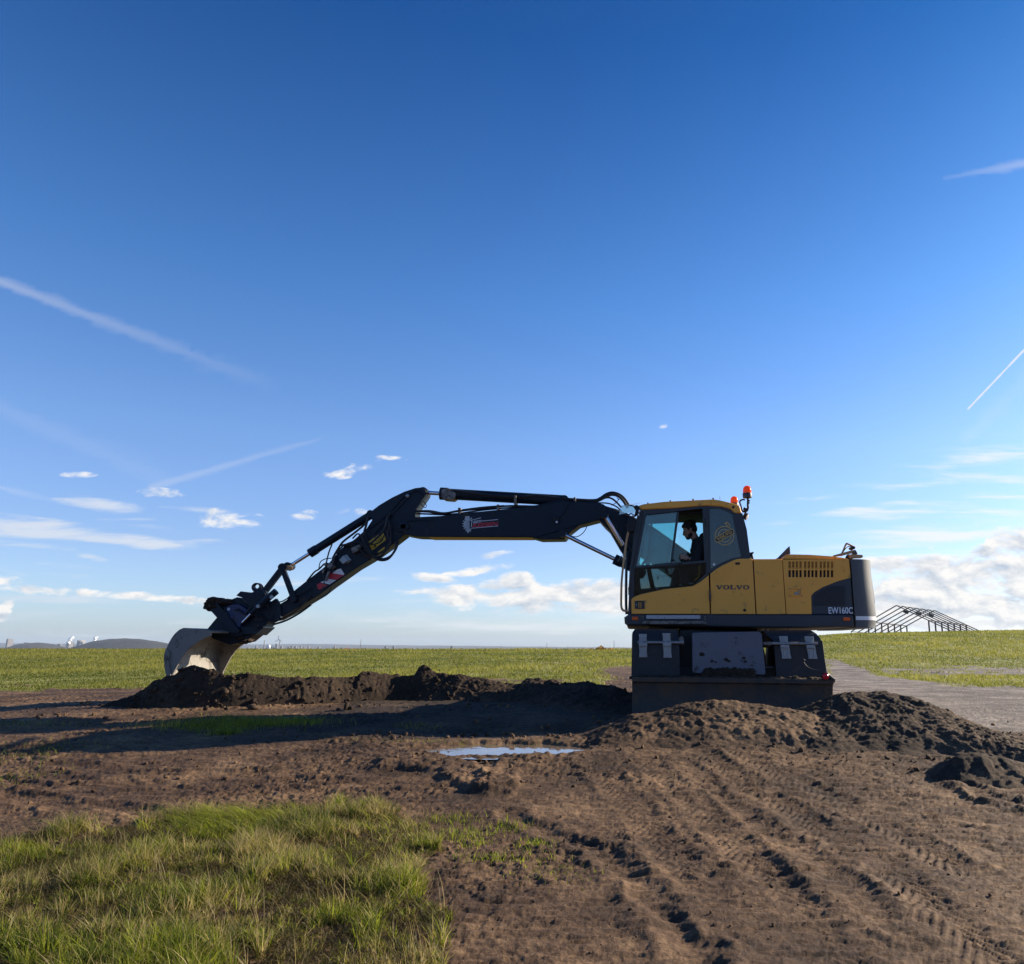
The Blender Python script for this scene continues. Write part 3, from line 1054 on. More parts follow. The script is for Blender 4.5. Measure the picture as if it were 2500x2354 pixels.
ridge('ridge', 'long pale blue ridge along the horizon', 7200,
      [(-700, 1573), (0, 1570), (130, 1572), (400, 1575), (640, 1574), (700, 1573), (800, 1573), (900, 1575), (1100, 1577), (1300, 1579), (1600, 1582), (1900, 1584), (2600, 1584), (3200, 1582)], 900, 'woods', 6, 5)
ridge('ridge.001', 'darker brown band of woodland in front of the far ridge', 3600,
      [(-600, 1583), (0, 1581), (200, 1582), (420, 1583), (640, 1586), (760, 1585), (900, 1587), (1050, 1588), (1300, 1588), (1700, 1590)], 500, 'woods', 3, 8)
ridge('hill', 'rounded wooded hill rising beyond the left field', 2600,
      [(120, 1596), (180, 1585), (205, 1575), (235, 1566), (270, 1560.5), (305, 1558.5), (340, 1560), (375, 1565), (410, 1572), (450, 1580), (500, 1590), (540, 1597)], 160, 'hilltrees', 3.0, 9)
ridge('hill.001', 'low dark hill near the left edge of the skyline', 3000,
      [(0, 1590), (45, 1577), (62, 1571), (90, 1569), (112, 1571), (138, 1577), (165, 1590)], 160, 'hilltrees', 2.0, 10)

def inside(x, y, poly):
    c = np.zeros(x.shape, bool)
    j = len(poly) - 1
    for i in range(len(poly)):
        xi, yi, xj, yj = *poly[i], *poly[j]
        c ^= ((yi > y) != (yj > y)) & (x < (xj - xi) * (y - yi) / (yj - yi + 1e-12) + xi)
        j = i
    return c


# ------------------------------------------------------------------ earth mounds
def mound(name, label, crest, wf, wb, rough, seed, step=0.016, pw=1.25, m='soil'):
    """a bank of dug soil: crest traced in the photo with the depth of each point; wf / wb = its foot in front / behind"""
    pts = [at(*c) for c in crest]
    L = [0.0]
    for a, b in zip(pts[:-1], pts[1:]):
        L.append(L[-1] + math.hypot(b.x - a.x, b.y - a.y))
    n = int(L[-1] / step)
    s = np.linspace(0, L[-1], n)
    cx = np.interp(s, L, [p.x for p in pts])
    cy = np.interp(s, L, [p.y for p in pts])
    cz = np.interp(s, L, [p.z for p in pts])
    # smooth the plan line, not the skyline
    wfa = np.interp(s, L, wf) if isinstance(wf, list) else np.full(n, wf)
    wfm = float(wfa.max())
    k = np.ones(41) / 41
    cy = np.convolve(np.pad(cy, 20, 'edge'), k, 'valid')
    tf = np.concatenate([np.linspace(-1, 0, int(wfm / step)), np.linspace(0, wb, int(wb / step * 0.6))[1:]])
    C, T = np.meshgrid(np.arange(n), tf)
    T = np.where(T < 0, T * wfa[C], T)
    X = cx[C]
    Y = cy[C] + T
    q = np.where(T < 0, -T / wfa[C], T / wb)
    wob = 0.16 * fbm(X * 1.6, Y * 1.6, 3, seed + 3)
    prof = np.clip(1 - q * (1 + wob), 0, 1) ** pw
    ends = sst(0, 0.35, s)[C] * sst(0, 0.35, L[-1] - s)[C]
    base = zbase(X, Y)
    h = np.maximum(cz[C] - base, 0.0)
    lump = 0.35 * fbm(X * 5, Y * 5, 5, seed, 0.6, True) + 0.8 * ridged(X * 3.6, Y * 3.6, 6, seed + 40, 0.62)
    fine = fbm(X * 22, Y * 22, 3, seed + 9, 0.6)
    chunk = np.clip(perlin(X * 9, Y * 9, seed + 20) - 0.25, 0, 1)
    env = np.clip(prof * 3, 0, 1)
    crest_k = 1 - 0.25 * np.exp(-(q / 0.10) ** 2)
    Z = base + h * prof + env * crest_k * rough * (0.085 * lump + 0.022 * fine + 0.05 * chunk)
    Z = np.where(prof * ends <= 0.02, base - 0.06, Z) - 0.05 * (1 - env) - 0.05 * (1 - ends)
    cen = (float(cx[n // 2]), float(cy[n // 2]), 0.0)
    o = grid_object(name, X, Y, Z, m, None, cen)
    return tag(o, label, 'earth mound')


CREST_PX = [(235, 1716, 11.70), (300, 1708, 11.71), (340, 1690, 11.72), (370, 1668, 11.72), (400, 1655, 11.73), (425, 1646, 11.73), (445, 1634, 11.73), (468, 1623, 11.74), (485, 1628, 11.74), (505, 1636, 11.74), (520, 1634, 11.74), (545, 1649, 11.75), (590, 1646, 11.85), (640, 1649, 12.01), (700, 1656, 12.21), (760, 1652, 12.40), (800, 1656, 12.57), (872, 1652, 12.87), (882, 1639, 12.91), (905, 1640, 13.00), (930, 1646, 13.11), (975, 1648, 13.30), (1012, 1650, 13.40), (1022, 1632, 13.40), (1034, 1624, 13.40), (1050, 1630, 13.40), (1062, 1642, 13.40), (1100, 1648, 13.40), (1125, 1645, 13.40), (1150, 1652, 13.40), (1200, 1661, 13.40), (1245, 1670, 13.40), (1272, 1671, 13.40), (1284, 1658, 13.40), (1315, 1656, 13.40), (1335, 1662, 13.38), (1350, 1658, 13.30), (1370, 1667, 13.20), (1400, 1668, 13.05), (1435, 1664, 12.88), (1460, 1672, 12.73), (1500, 1675, 12.47), (1530, 1688, 12.27), (1570, 1702, 12.00), (1640, 1716, 11.40)]
mound('earth_mound', 'long dark ridge of dug soil running from the bucket to the machine',
      CREST_PX,
      [0.24, 0.24, 0.24, 0.25, 0.25, 0.25, 0.25, 0.25, 0.25, 0.25, 0.25, 0.25, 0.26, 0.26, 0.26, 0.27, 0.28, 0.29, 0.3, 0.3, 0.31, 0.32, 0.35, 0.37, 0.4, 0.44, 0.46, 0.55, 0.62, 0.69, 0.83, 0.95, 1.02, 1.06, 1.19, 1.31, 1.4, 1.52, 1.7, 1.91, 1.96, 1.79, 1.66, 1.49, 1.2], 0.9, 0.8, 200, pw=1.05)
mound('earth_mound.001', 'wide crumbly soil pile sloping down behind the right of the blade towards the path',
      [(1790, 1800, 9.9), (1850, 1772, 9.9), (1900, 1750, 9.9), (1960, 1729, 9.9), (2010, 1709, 9.9), (2045, 1695, 9.9), (2075, 1688, 9.9), (2110, 1690, 9.85), (2160, 1688, 9.8), (2190, 1697, 9.7), (2240, 1706, 9.6),
       (2300, 1730, 9.4), (2350, 1752, 9.2), (2400, 1774, 9.0), (2440, 1792, 8.9), (2480, 1805, 8.8), (2520, 1822, 8.7), (2600, 1858, 8.5)],
      1.9, 1.3, 0.72, 240, m='pile')
mound('earth_mound.002', 'low sunlit bank of crumbs in front of the blade',
      [(1400, 1802, 9.4), (1490, 1770, 9.45), (1545, 1744, 9.5), (1600, 1738, 9.60), (1650, 1722, 9.60), (1700, 1713, 9.60), (1745, 1709, 9.60), (1800, 1714, 9.60), (1850, 1720, 9.60), (1900, 1727, 9.55), (1960, 1735, 9.55), (2030, 1742, 9.45)],
      1.25, 0.75, 0.62, 280, m='mud')
mound('earth_mound.003', 'small dark hump of soil at the right edge near the rut',
      [(2240, 1895, 7.3), (2290, 1872, 7.3), (2335, 1848, 7.3), (2380, 1838, 7.3), (2430, 1846, 7.3), (2480, 1858, 7.25), (2540, 1866, 7.2), (2640, 1890, 7.1)],
      0.55, 0.6, 0.55, 320, m='pile')


def clods(name, label, spots, seed, explicit=(), m='mud'):
    """loose crumbs of soil, too many to count, as one mesh"""
    rr = np.random.default_rng(seed)
    ico = []
    t = (1 + 5 ** 0.5) / 2
    base = np.array([(-1, t, 0), (1, t, 0), (-1, -t, 0), (1, -t, 0), (0, -1, t), (0, 1, t), (0, -1, -t), (0, 1, -t), (t, 0, -1), (t, 0, 1), (-t, 0, -1), (-t, 0, 1)]) / 1.9
    faces = np.array([(0, 11, 5), (0, 5, 1), (0, 1, 7), (0, 7, 10), (0, 10, 11), (1, 5, 9), (5, 11, 4), (11, 10, 2), (10, 7, 6), (7, 1, 8), (3, 9, 4), (3, 4, 2), (3, 2, 6), (3, 6, 8), (3, 8, 9), (4, 9, 5), (2, 4, 11), (6, 2, 10), (8, 6, 7), (9, 8, 1)])
    # one subdivision
    vs = [tuple(v) for v in base]
    cache, fs = {}, []

    def mid(a, b):
        k = (min(a, b), max(a, b))
        if k not in cache:
            v = (np.array(vs[a]) + np.array(vs[b])) / 2
            vs.append(tuple(v / np.linalg.norm(v)))
            cache[k] = len(vs) - 1
        return cache[k]
    for a, b, c in faces:
        ab, bc, ca = mid(a, b), mid(b, c), mid(c, a)
        fs += [(a, ab, ca), (b, bc, ab), (c, ca, bc), (ab, bc, ca)]
    bv = np.array([np.array(v) / np.linalg.norm(v) for v in vs])
    bf = np.array(fs)
    X, Y, r = [], [], []
    for px, py, sx, sy, n, rmin, rmax in spots:
        g = ground_hit(px, py)
        X.append(rr.normal(g.x, sx, n))
        Y.append(rr.normal(g.y, sy, n))
        r.append(rmin + (rmax - rmin) * rr.power(0.35, n))
    X, Y, r = map(np.concatenate, (X, Y, r))
    Z = zbase(X, Y) + mud_detail(X, Y) + r * 0.35
    if explicit:
        E = np.array(explicit)
        X, Y, Z, r = (np.concatenate([a_, E[:, i_]]) for i_, a_ in enumerate((X, Y, Z, r)))
    n = len(X)
    V = np.empty((n, len(bv), 3), np.float32)
    for i in range(n):
        s = 1 + 0.32 * np.sin(bv @ rr.normal(0, 2.6, 3) + rr.uniform(0, 6)) + 0.2 * np.sin(bv @ rr.normal(0, 5, 3) + rr.uniform(0, 6))
        V[i] = bv * (s * r[i])[:, None] * rr.uniform(0.7, 1.25, 3) + (X[i], Y[i], Z[i])
    FF = (bf[None] + (np.arange(n) * len(bv))[:, None, None]).reshape(-1, 3)
    me = bpy.data.meshes.new(name)
    me.vertices.add(n * len(bv))
    me.vertices.foreach_set('co', V.ravel())
    me.loops.add(FF.size)
    me.loops.foreach_set('vertex_index', FF.astype(np.int32).ravel())
    me.polygons.add(len(FF))
    me.polygons.foreach_set('loop_start', np.arange(0, FF.size, 3, dtype=np.int32))
    me.update(calc_edges=True)
    me.materials.append(M[m])
    return tag(link(bpy.data.objects.new(name, me)), label, None, None, 'stuff')


EXPL = []
cr_ = random.Random(31)
cxs = [c[0] for c in CREST_PX]
for i in range(300):
    px = cr_.uniform(330, 1560)
    py = float(np.interp(px, cxs, [c[1] for c in CREST_PX]))
    Yc = float(np.interp(px, cxs, [c[2] for c in CREST_PX]))
    q = at(px, py, Yc)
    f = cr_.random() ** 1.5
    g = float(zbase(q.x, Yc))
    rr_ = cr_.uniform(0.008, 0.026) if cr_.random() < 0.88 else cr_.uniform(0.026, 0.048)
    w_ = 0.28 if px < 1050 else 0.7
    EXPL.append((q.x, Yc - f * w_, q.z + (g - q.z) * f - 0.01, rr_))
for px, py, r in ((677, 1722, 0.070), (555, 1724, 0.035), (610, 1723, 0.03), (865, 1728, 0.055), (882, 1726, 0.035), (840, 1730, 0.025)):
    q = ground_hit(px, py)
    EXPL.append((q.x, min(q.y, 11.25), float(zbase(q.x, min(q.y, 11.25))) + r * 0.5, r))
clods('soil_crumbs', 'loose crumbs of soil strewn over the churned ground',
      [(470.0, 1722.0, 1.2, 0.12, 42, 0.0105, 0.0372), (1000.0, 1727.0, 1.8, 0.15, 42, 0.0105, 0.0372), (560.0, 1716.0, 0.1, 0.06, 4, 0.035, 0.062), (680.0, 1716.0, 0.12, 0.06, 5, 0.028, 0.0527),
       (150.0, 1750.0, 0.8, 0.5, 49, 0.007, 0.031), (1700.0, 1765.0, 1.1, 0.35, 168, 0.0084, 0.031), (1200.0, 1795.0, 1.5, 0.2, 133, 0.0084, 0.0279), (2100.0, 1800.0, 1.3, 0.6, 224, 0.0084, 0.031), (2350.0, 1830.0, 0.9, 0.5, 140, 0.0084, 0.031),
       (1800.0, 1850.0, 1.6, 0.6, 92, 0.0056, 0.0136), (500.0, 1880.0, 1.7, 0.5, 115, 0.0056, 0.0186), (1250.0, 1880.0, 0.8, 0.5, 61, 0.0056, 0.0186), (1450.0, 2060.0, 0.5, 0.4, 46, 0.0042, 0.0136), (1700.0, 2250.0, 0.5, 0.5, 61, 0.0028, 0.0087), (2100.0, 2150.0, 0.7, 0.6, 61, 0.0028, 0.0087)], 5)
clods('soil_crumbs', 'dark crumbs of fresh soil fallen along the dug ridge', [(1000, 1727, 1.8, 0.1, 10, 0.01, 0.02)], 6, EXPL, 'soil')

# ground painted darker between the ridge and the puddle to deepen the shade there
SHADE_PATCH = [(g.x, g.y) for g in (ground_hit(*p) for p in [(790, 1738), (720, 1786), (860, 1800), (1040, 1803), (1250, 1790), (1450, 1776), (1600, 1745), (1680, 1712), (1560, 1690), (1300, 1692), (900, 1702)])]
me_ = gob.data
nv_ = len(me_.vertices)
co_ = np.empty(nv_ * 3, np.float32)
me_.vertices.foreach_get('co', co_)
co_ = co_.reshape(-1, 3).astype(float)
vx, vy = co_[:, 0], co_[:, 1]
dk = inside(vx + 0.35 * fbm(vx * 1.6, vy * 1.6, 4, 301), vy + 0.30 * fbm(vx * 1.6 + 9, vy * 1.6, 4, 302), SHADE_PATCH)
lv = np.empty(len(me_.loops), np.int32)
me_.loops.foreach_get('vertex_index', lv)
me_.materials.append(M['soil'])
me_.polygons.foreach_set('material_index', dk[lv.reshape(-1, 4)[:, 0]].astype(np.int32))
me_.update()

# ------------------------------------------------------------------ puddle
wm = bpy.data.materials.new('puddle_water')
wm.use_nodes = True
wb_ = wm.node_tree.nodes['Principled BSDF']
wb_.inputs['Base Color'].default_value = (0.16, 0.12, 0.09, 1)
wb_.inputs['Roughness'].default_value = 0.04
wb_.inputs['IOR'].default_value = 1.45
wb_.inputs['Specular IOR Level'].default_value = 0.9
wt = wm.node_tree.nodes.new('ShaderNodeTexCoord')
wnz = wm.node_tree.nodes.new('ShaderNodeTexNoise')
wnz.inputs['Scale'].default_value = 7
wnz.inputs['Detail'].default_value = 3
wbp = wm.node_tree.nodes.new('ShaderNodeBump')
wbp.inputs['Strength'].default_value = 0.12
wbp.inputs['Distance'].default_value = 0.01
wm.node_tree.links.new(wt.outputs['Object'], wnz.inputs['Vector'])
wm.node_tree.links.new(wnz.outputs['Fac'], wbp.inputs['Height'])
wm.node_tree.links.new(wbp.outputs[0], wb_.inputs['Normal'])
M['water'] = wm
mb = MB()
pr = []
for i in range(72):
    t = 2 * math.pi * i / 72
    k = 1 + 0.10 * math.sin(3 * t + 1) + 0.06 * math.sin(7 * t)
    pr.append((PUD.x + 1.05 * k * math.cos(t), PUD.y + 0.66 * k * math.sin(t), PUDZ))
mb.add(pr, [tuple(range(72))])
tag(mb.build('puddle', 'water', None, smooth=0, loc=(PUD.x, PUD.y, PUDZ)), 'shallow muddy puddle mirroring the sky', None, None, 'structure')


# ------------------------------------------------------------------ grass
def leaf_mat(name, trans=0.45):
    m = bpy.data.materials.new(name)
    m.use_nodes = True
    nt = m.node_tree
    b = nt.nodes['Principled BSDF']
    b.inputs['Roughness'].default_value = 0.5
    b.inputs['Specular IOR Level'].default_value = 0.35
    a = nt.nodes.new('ShaderNodeAttribute')
    a.attribute_name = 'tint'
    tl = nt.nodes.new('ShaderNodeBsdfTranslucent')
    ms = nt.nodes.new('ShaderNodeMixShader')
    ms.inputs[0].default_value = trans
    o = nt.nodes['Material Output']
    nt.links.new(a.outputs['Color'], b.inputs['Base Color'])
    nt.links.new(a.outputs['Color'], tl.inputs[0])
    nt.links.new(b.outputs[0], ms.inputs[1])
    nt.links.new(tl.outputs[0], ms.inputs[2])
    nt.links.new(ms.outputs[0], o.inputs[0])
    return m


M['blade_grass'] = leaf_mat('grass_blades', 0.62)


def grass(name, label, base, h, w, az, lean, col, segs=3):
    """base (N,3); h, w, lean (N,); az (N,) direction the blade bends to; col (N,3)"""
    N = len(h)
    ts = np.linspace(0, 1, segs + 1)
    fa = rng.uniform(0, 2 * np.pi, N)
    wx, wy = np.cos(fa), np.sin(fa)
    bx, by = np.cos(az), np.sin(az)
    rowsv = []
    for t in ts:
        off = lean * h * t ** 1.8
        hz = h * t * np.sqrt(np.clip(1 - (lean * t) ** 2 * 0.55, 0.08, 1))
        cxp = base[:, 0] + bx * off
        cyp = base[:, 1] + by * off
        czp = base[:, 2] + hz
        ww = w * (1 - t) ** 0.7 * 0.5
        if t < 1:
            rowsv.append(np.stack([cxp - wx * ww, cyp - wy * ww, czp], -1))
            rowsv.append(np.stack([cxp + wx * ww, cyp + wy * ww, czp], -1))
        else:
            rowsv.append(np.stack([cxp, cyp, czp], -1))
    V = np.stack(rowsv, 1)
    k = V.shape[1]
    q = []
    for s_ in range(segs - 1):
        a = 2 * s_
        q += [(a, a + 1, a + 3), (a, a + 3, a + 2)]
    a = 2 * (segs - 1)
    q.append((a, a + 1, a + 2))
    q = np.array(q)
    FF = (q[None] + (np.arange(N) * k)[:, None, None]).reshape(-1, 3)
    me = bpy.data.meshes.new(name)
    me.vertices.add(N * k)
    me.vertices.foreach_set('co', V.astype(np.float32).ravel())
    me.loops.add(FF.size)
    me.loops.foreach_set('vertex_index', FF.astype(np.int32).ravel())
    me.polygons.add(len(FF))
    me.polygons.foreach_set('loop_start', np.arange(0, FF.size, 3, dtype=np.int32))
    me.polygons.foreach_set('use_smooth', np.ones(len(FF), bool))
    me.update(calc_edges=True)
    ca = me.color_attributes.new('tint', 'FLOAT_COLOR', 'POINT')
    cc_ = np.ones((N, k, 4), np.float32)
    cc_[:, :, :3] = col[:, None, :]
    ca.data.foreach_set('color', cc_.ravel())
    me.materials.append(M['blade_grass'])
    return tag(link(bpy.data.objects.new(name, me)), label, None, None, 'stuff')


# the patch in the foreground
PATCH = [(-620, 2110), (-300, 2096), (60, 2052), (250, 2030), (377, 2012), (528, 1990), (704, 1972), (860, 1966), (975, 1980), (1035, 2020), (1070, 2075), (1045, 2108), (985, 2135), (1030, 2200), (1085, 2270), (1090, 2330), (1040, 2420), (1000, 2600), (-620, 2600)]
PG = [(g.x, g.y) for g in (ground_hit(*p) for p in PATCH)]
gx0, gx1 = min(p[0] for p in PG), max(p[0] for p in PG)
gy0, gy1 = min(p[1] for p in PG), max(p[1] for p in PG)
NT = 9800                                         # tufts, each a fan of blades
tx = rng.uniform(gx0, gx1, NT)
ty = rng.uniform(max(gy0, 2.0), gy1, NT)
tk = inside(tx + 0.10 * perlin(tx * 4, ty * 4, 8), ty + 0.10 * perlin(tx * 4 + 5, ty * 4, 9), PG) & (tx / ty + USH < 0.74) & (tx / ty + USH > -1.05)
tk &= rng.uniform(0, 1, NT) < np.clip(0.60 + 2.4 * fbm(tx * 2.0, ty * 2.0, 4, 110), 0.04, 1)
tx, ty = tx[tk], ty[tk]
nt_ = len(tx)
per = rng.integers(18, 62, nt_)
tid = np.repeat(np.arange(nt_), per)
rad_ = rng.uniform(0.012, 0.05, nt_)[tid] * np.sqrt(rng.uniform(0, 1, len(tid)))
ta = rng.uniform(0, 6.283, len(tid))
bx, by = tx[tid] + rad_ * np.cos(ta), ty[tid] + rad_ * np.sin(ta)
tsz = rng.uniform(0.55, 1.45, nt_)[tid]
tdir = rng.normal(2.6, 1.0, nt_)[tid]
tcol = rng.normal(0, 0.22, nt_)[tid]
n = len(bx)
bxs = bx + USH * by
dry = np.clip(0.48 + 1.6 * fbm(bx * 1.3 + 40, by * 1.3, 3, 130) + 0.35 * np.exp(-((bxs + 1.9) ** 2 + (by - 4.0) ** 2) / 0.35) + 0.25 * np.exp(-((bxs + 0.8) ** 2 + (by - 3.4) ** 2) / 0.2)
              - 0.7 * np.exp(-((bxs + 1.5) ** 2 + (by - 3.15) ** 2) / 0.15) - 0.5 * np.exp(-((bxs + 2.2) ** 2 + (by - 3.0) ** 2) / 0.25) - 0.25, 0, 1)
isdry = rng.uniform(0, 1, n) < np.clip(dry * 0.8 + 0.8 * tcol, 0.04, 0.92)
tall = sst(-0.3, 0.4, fbm(bx * 1.7, by * 1.7, 3, 140))
h = (0.030 + 0.070 * tall) * rng.uniform(0.45, 1.35, n) * tsz
h = np.where(isdry, h * 1.15, h)
stem = rng.uniform(0, 1, n) < 0.012
h = np.where(stem, rng.uniform(0.13, 0.21, n), h)
az = np.where(rng.uniform(0, 1, n) < 0.5, ta, tdir + rng.normal(0, 0.5, n))
lean = np.clip(rng.normal(0.62, 0.30, n) + 6.0 * (rad_ - 0.02), 0.05, 1.25)
# combed flat towards the left along the back edge
flat = np.exp(-((bx - ground_hit(600, 2020).x) / 0.75) ** 2 - ((by - ground_hit(600, 2020).y) / 0.30) ** 2)
fl = rng.uniform(0, 1, n) < 0.16 * flat
az = np.where(fl, np.pi + 0.5 + rng.normal(0, 0.25, n), az)
lean = np.where(fl, rng.uniform(1.1, 1.32, n), lean)
h = np.where(fl, rng.uniform(0.12, 0.24, n), h)
isdry &= ~fl
g1, g2 = np.array([0.030, 0.058, 0.006]), np.array([0.36, 0.39, 0.035])
d1, d2 = np.array([0.20, 0.155, 0.05]), np.array([0.48, 0.38, 0.17])
tt = np.clip(rng.normal(0.5, 0.22, n) + tcol + 0.5 * fbm(bx * 1.1, by * 1.1, 2, 160), 0, 1)[:, None]
col = np.where((isdry | stem)[:, None], d1 + (d2 - d1) * tt, g1 + (g2 - g1) * tt)
zb_ = zbase(bx, by) + mud_detail(bx, by) - 0.006
w = np.where(stem, 0.0028, rng.uniform(0.0030, 0.0062, n))
grass('grass', 'clumpy patch of green and straw-coloured grass in the left foreground', np.stack([bx, by, zb_], -1), h, w, az, lean, col, 4)

# dead thatch lying under the tufts
N2 = 100000
hx, hy = rng.uniform(gx0, gx1, N2), rng.uniform(max(gy0, 2.0), gy1, N2)
k = inside(hx + 0.12 * perlin(hx * 4, hy * 4, 8), hy + 0.12 * perlin(hx * 4 + 5, hy * 4, 9), PG) & (hx / hy + USH > -1.05)
k &= rng.uniform(0, 1, N2) < np.clip(0.7 + 1.6 * fbm(hx * 2.2, hy * 2.2, 3, 210), 0.1, 1)
hx, hy = hx[k], hy[k]
n = len(hx)
ht = rng.uniform(0, 1, n)[:, None]
grass('grass.003', 'brown thatch of dead stalks under the foreground grass', np.stack([hx, hy, zbase(hx, hy) + mud_detail(hx, hy) - 0.003], -1), rng.uniform(0.03, 0.09, n), rng.uniform(0.003, 0.006, n), rng.uniform(0, 6.28, n), rng.uniform(0.9, 1.33, n),
      np.array([0.045, 0.036, 0.012]) + (np.array([0.17, 0.135, 0.05]) - np.array([0.045, 0.036, 0.012])) * ht, 3)

# sprigs to the right of the patch and the shaded tufts left of the mound
sp = [(1130, 2035, 0.10, 0.10, 260, 0.05), (1160, 2060, 0.06, 0.07, 130, 0.05), (1100, 2000, 0.10, 0.06, 200, 0.05), (1250, 2105, 0.16, 0.10, 170, 0.035), (1180, 2100, 0.10, 0.06, 110, 0.04), (1350, 2140, 0.13, 0.10, 140, 0.028), (1300, 2065, 0.07, 0.07, 160, 0.045),
      (1240, 2020, 0.08, 0.1, 160, 0.05), (600, 1768, 0.45, 0.22, 2600, 0.075), (480, 1775, 0.3, 0.15, 800, 0.06), (700, 1764, 0.25, 0.15, 700, 0.06), (550, 1790, 0.10, 0.05, 420, 0.085), (1070, 1811, 0.6, 0.05, 240, 0.035), (60, 1772, 0.5, 0.15, 260, 0.05), (30, 1840, 0.4, 0.3, 300, 0.06), (1020, 1770, 0.15, 0.1, 120, 0.05), (20, 1905, 0.2, 0.2, 120, 0.06)]
B, H = [], []
for px, py, sx, sy, n, hh in sp:
    g = ground_hit(px, py)
    x, y = rng.normal(g.x, sx, n), rng.normal(g.y, sy, n)
    B.append(np.stack([x, y, zbase(x, y) + mud_detail(x, y) - 0.006], -1))
    H.append(hh * rng.uniform(0.5, 1.4, n))
B, H = np.concatenate(B), np.concatenate(H)
n = len(H)
tt = rng.uniform(0, 1, n)[:, None]
grass('grass.001', 'thin scattered grass sprigs on the bare soil', B, H, rng.uniform(0.003, 0.006, n), rng.uniform(0, 6.28, n), np.clip(rng.normal(0.6, 0.25, n), 0.1, 1.1), g1 + (g2 - g1) * tt, 3)

# the meadow: short blades, sparser and coarser with distance
N1 = 420000
Yd = np.exp(rng.uniform(math.log(14.5), math.log(135), N1))
ud = rng.uniform(-0.72, 0.74, N1)
xd = (ud - USH) * Yd
k = masks(xd, Yd) == 1
k &= (ud > 0.16) | (Yd < 84)
k &= rng.uniform(0, 1, N1) < np.clip(0.75 + 1.2 * fbm(xd * 0.8, Yd * 0.5, 3, 171), 0.15, 1)
xd, Yd, ud = xd[k], Yd[k], ud[k]
n = len(xd)
zt = zbase(xd, Yd) + 0.03 * fbm(xd * 0.7, Yd * 0.7, 3, 71) * sst(170, 60, Yd) - 0.01 + np.where(Yd < 30, 0.35 * mud_detail(xd, Yd) * sst(30, 20, Yd), 0)
patch = fbm(xd * 0.25, Yd * 0.12, 3, 181) + 0.7 * fbm(xd * 0.06, Yd * 0.025, 3, 184)
h = (0.045 + 0.0010 * Yd) * rng.uniform(0.5, 1.5, n) * (1 + 0.5 * patch)
h = np.where((Yd > 70) & (ud < 0.16), h * 1.3, h)
w = 0.004 + 0.00085 * Yd
tt = np.clip(0.5 + 1.2 * patch + rng.normal(0, 0.15, n), 0, 1)[:, None]
m1, m2 = np.array([0.095, 0.118, 0.014]), np.array([0.24, 0.235, 0.042])
cold = m1 + (m2 - m1) * tt
strawy = (rng.uniform(0, 1, n) < 0.05 + 0.25 * ((Yd > 74) & (ud < 0.16)))[:, None]
cold = np.where(strawy, np.array([0.30, 0.24, 0.10]) * rng.uniform(0.7, 1.3, (n, 1)), cold)
grass('grass.002', 'short sunlit meadow grass covering the plateau', np.stack([xd, Yd, zt], -1), h, w, rng.uniform(0, 6.28, n), np.clip(rng.normal(0.5, 0.3, n), 0, 1.1), cold, 2)

# ------------------------------------------------------------------ the excavator
def zoomed(ox, oy, k):
    return lambda *pts: [(ox + x / k, oy + y / k) for x, y in pts]


A1 = zoomed(1480, 1170, 2.84)
A2 = zoomed(360, 1160, 2.84)
A3 = zoomed(950, 1150, 3.0585)
A4 = zoomed(1500, 1170, 5.522)
A5 = zoomed(1500, 1340, 4.925)
A6 = zoomed(1760, 1300, 4.457)
A7 = zoomed(700, 1170, 5.2316)
A8 = zoomed(480, 1380, 6.686)
A9 = zoomed(1400, 1180, 7.8)
A10 = zoomed(1100, 1240, 12.425)


def one(z, x, y):
    return z((x, y))[0]


YS, YF = 11.50, 13.98
YB, YBF = 12.67, 13.03
cen = at(1787, 1600, 12.75)
EX = thing('wheeled_excavator', 'yellow and dark grey wheeled excavator with its dark blue boom stretched to the left', 'excavator', (cen.x, 12.75, 0.33))

# --- platform and step
pf = MB().ppx(A1((130, 955), (150, 938), (1712, 938), (1722, 1025), (1330, 1032), (700, 1024), (140, 1014)), YS - 0.03, YF + 0.03).build('platform_frame', 'grey', EX, 0.035, seg=3)
mb = MB()
mb.ppx(A1((300, 1020), (500, 1020), (500, 1031), (420, 1034), (400, 1028), (300, 1024)), 11.7, 13.6)
mb.ppx(A1((505, 1022), (1050, 1030), (1046, 1058), (508, 1046)), 12.0, 13.5)
mb.build('turntable', 'black', EX, 0.01)
st = MB().ppx(A1((278, 943), (653, 943), (653, 970), (278, 970)), YS - 0.07, YS - 0.02).build('step', 'silver', EX, 0.006)
mb = MB()
mb.ppx(A1((250, 984), (695, 984), (697, 1005), (250, 1005)), YS - 0.12, YS - 0.02)
for x in (253, 684):
    for y in (955, 972):
        q = at(*one(A1, x, y), YS - 0.04)
        mb.tube(q + Vector((0, -0.012, 0)), q, 0.012, n=10)
mb.build('step_tread', 'steel', st, 0.004)
for pts in (((180, 954), (221, 954), (221, 977), (180, 977)), ((1645, 958), (1692, 958), (1692, 981), (1645, 981))):
    MB().ppx(A1(*pts), YS - 0.045, YS - 0.02).build('reflector', 'marker', pf, 0.004)
MB().ppx(A1((125, 955), (150, 950), (152, 1005), (140, 1010), (128, 1000)), YS + 0.05, YS + 0.25).build('corner_lamp', 'frame', pf, 0.006)

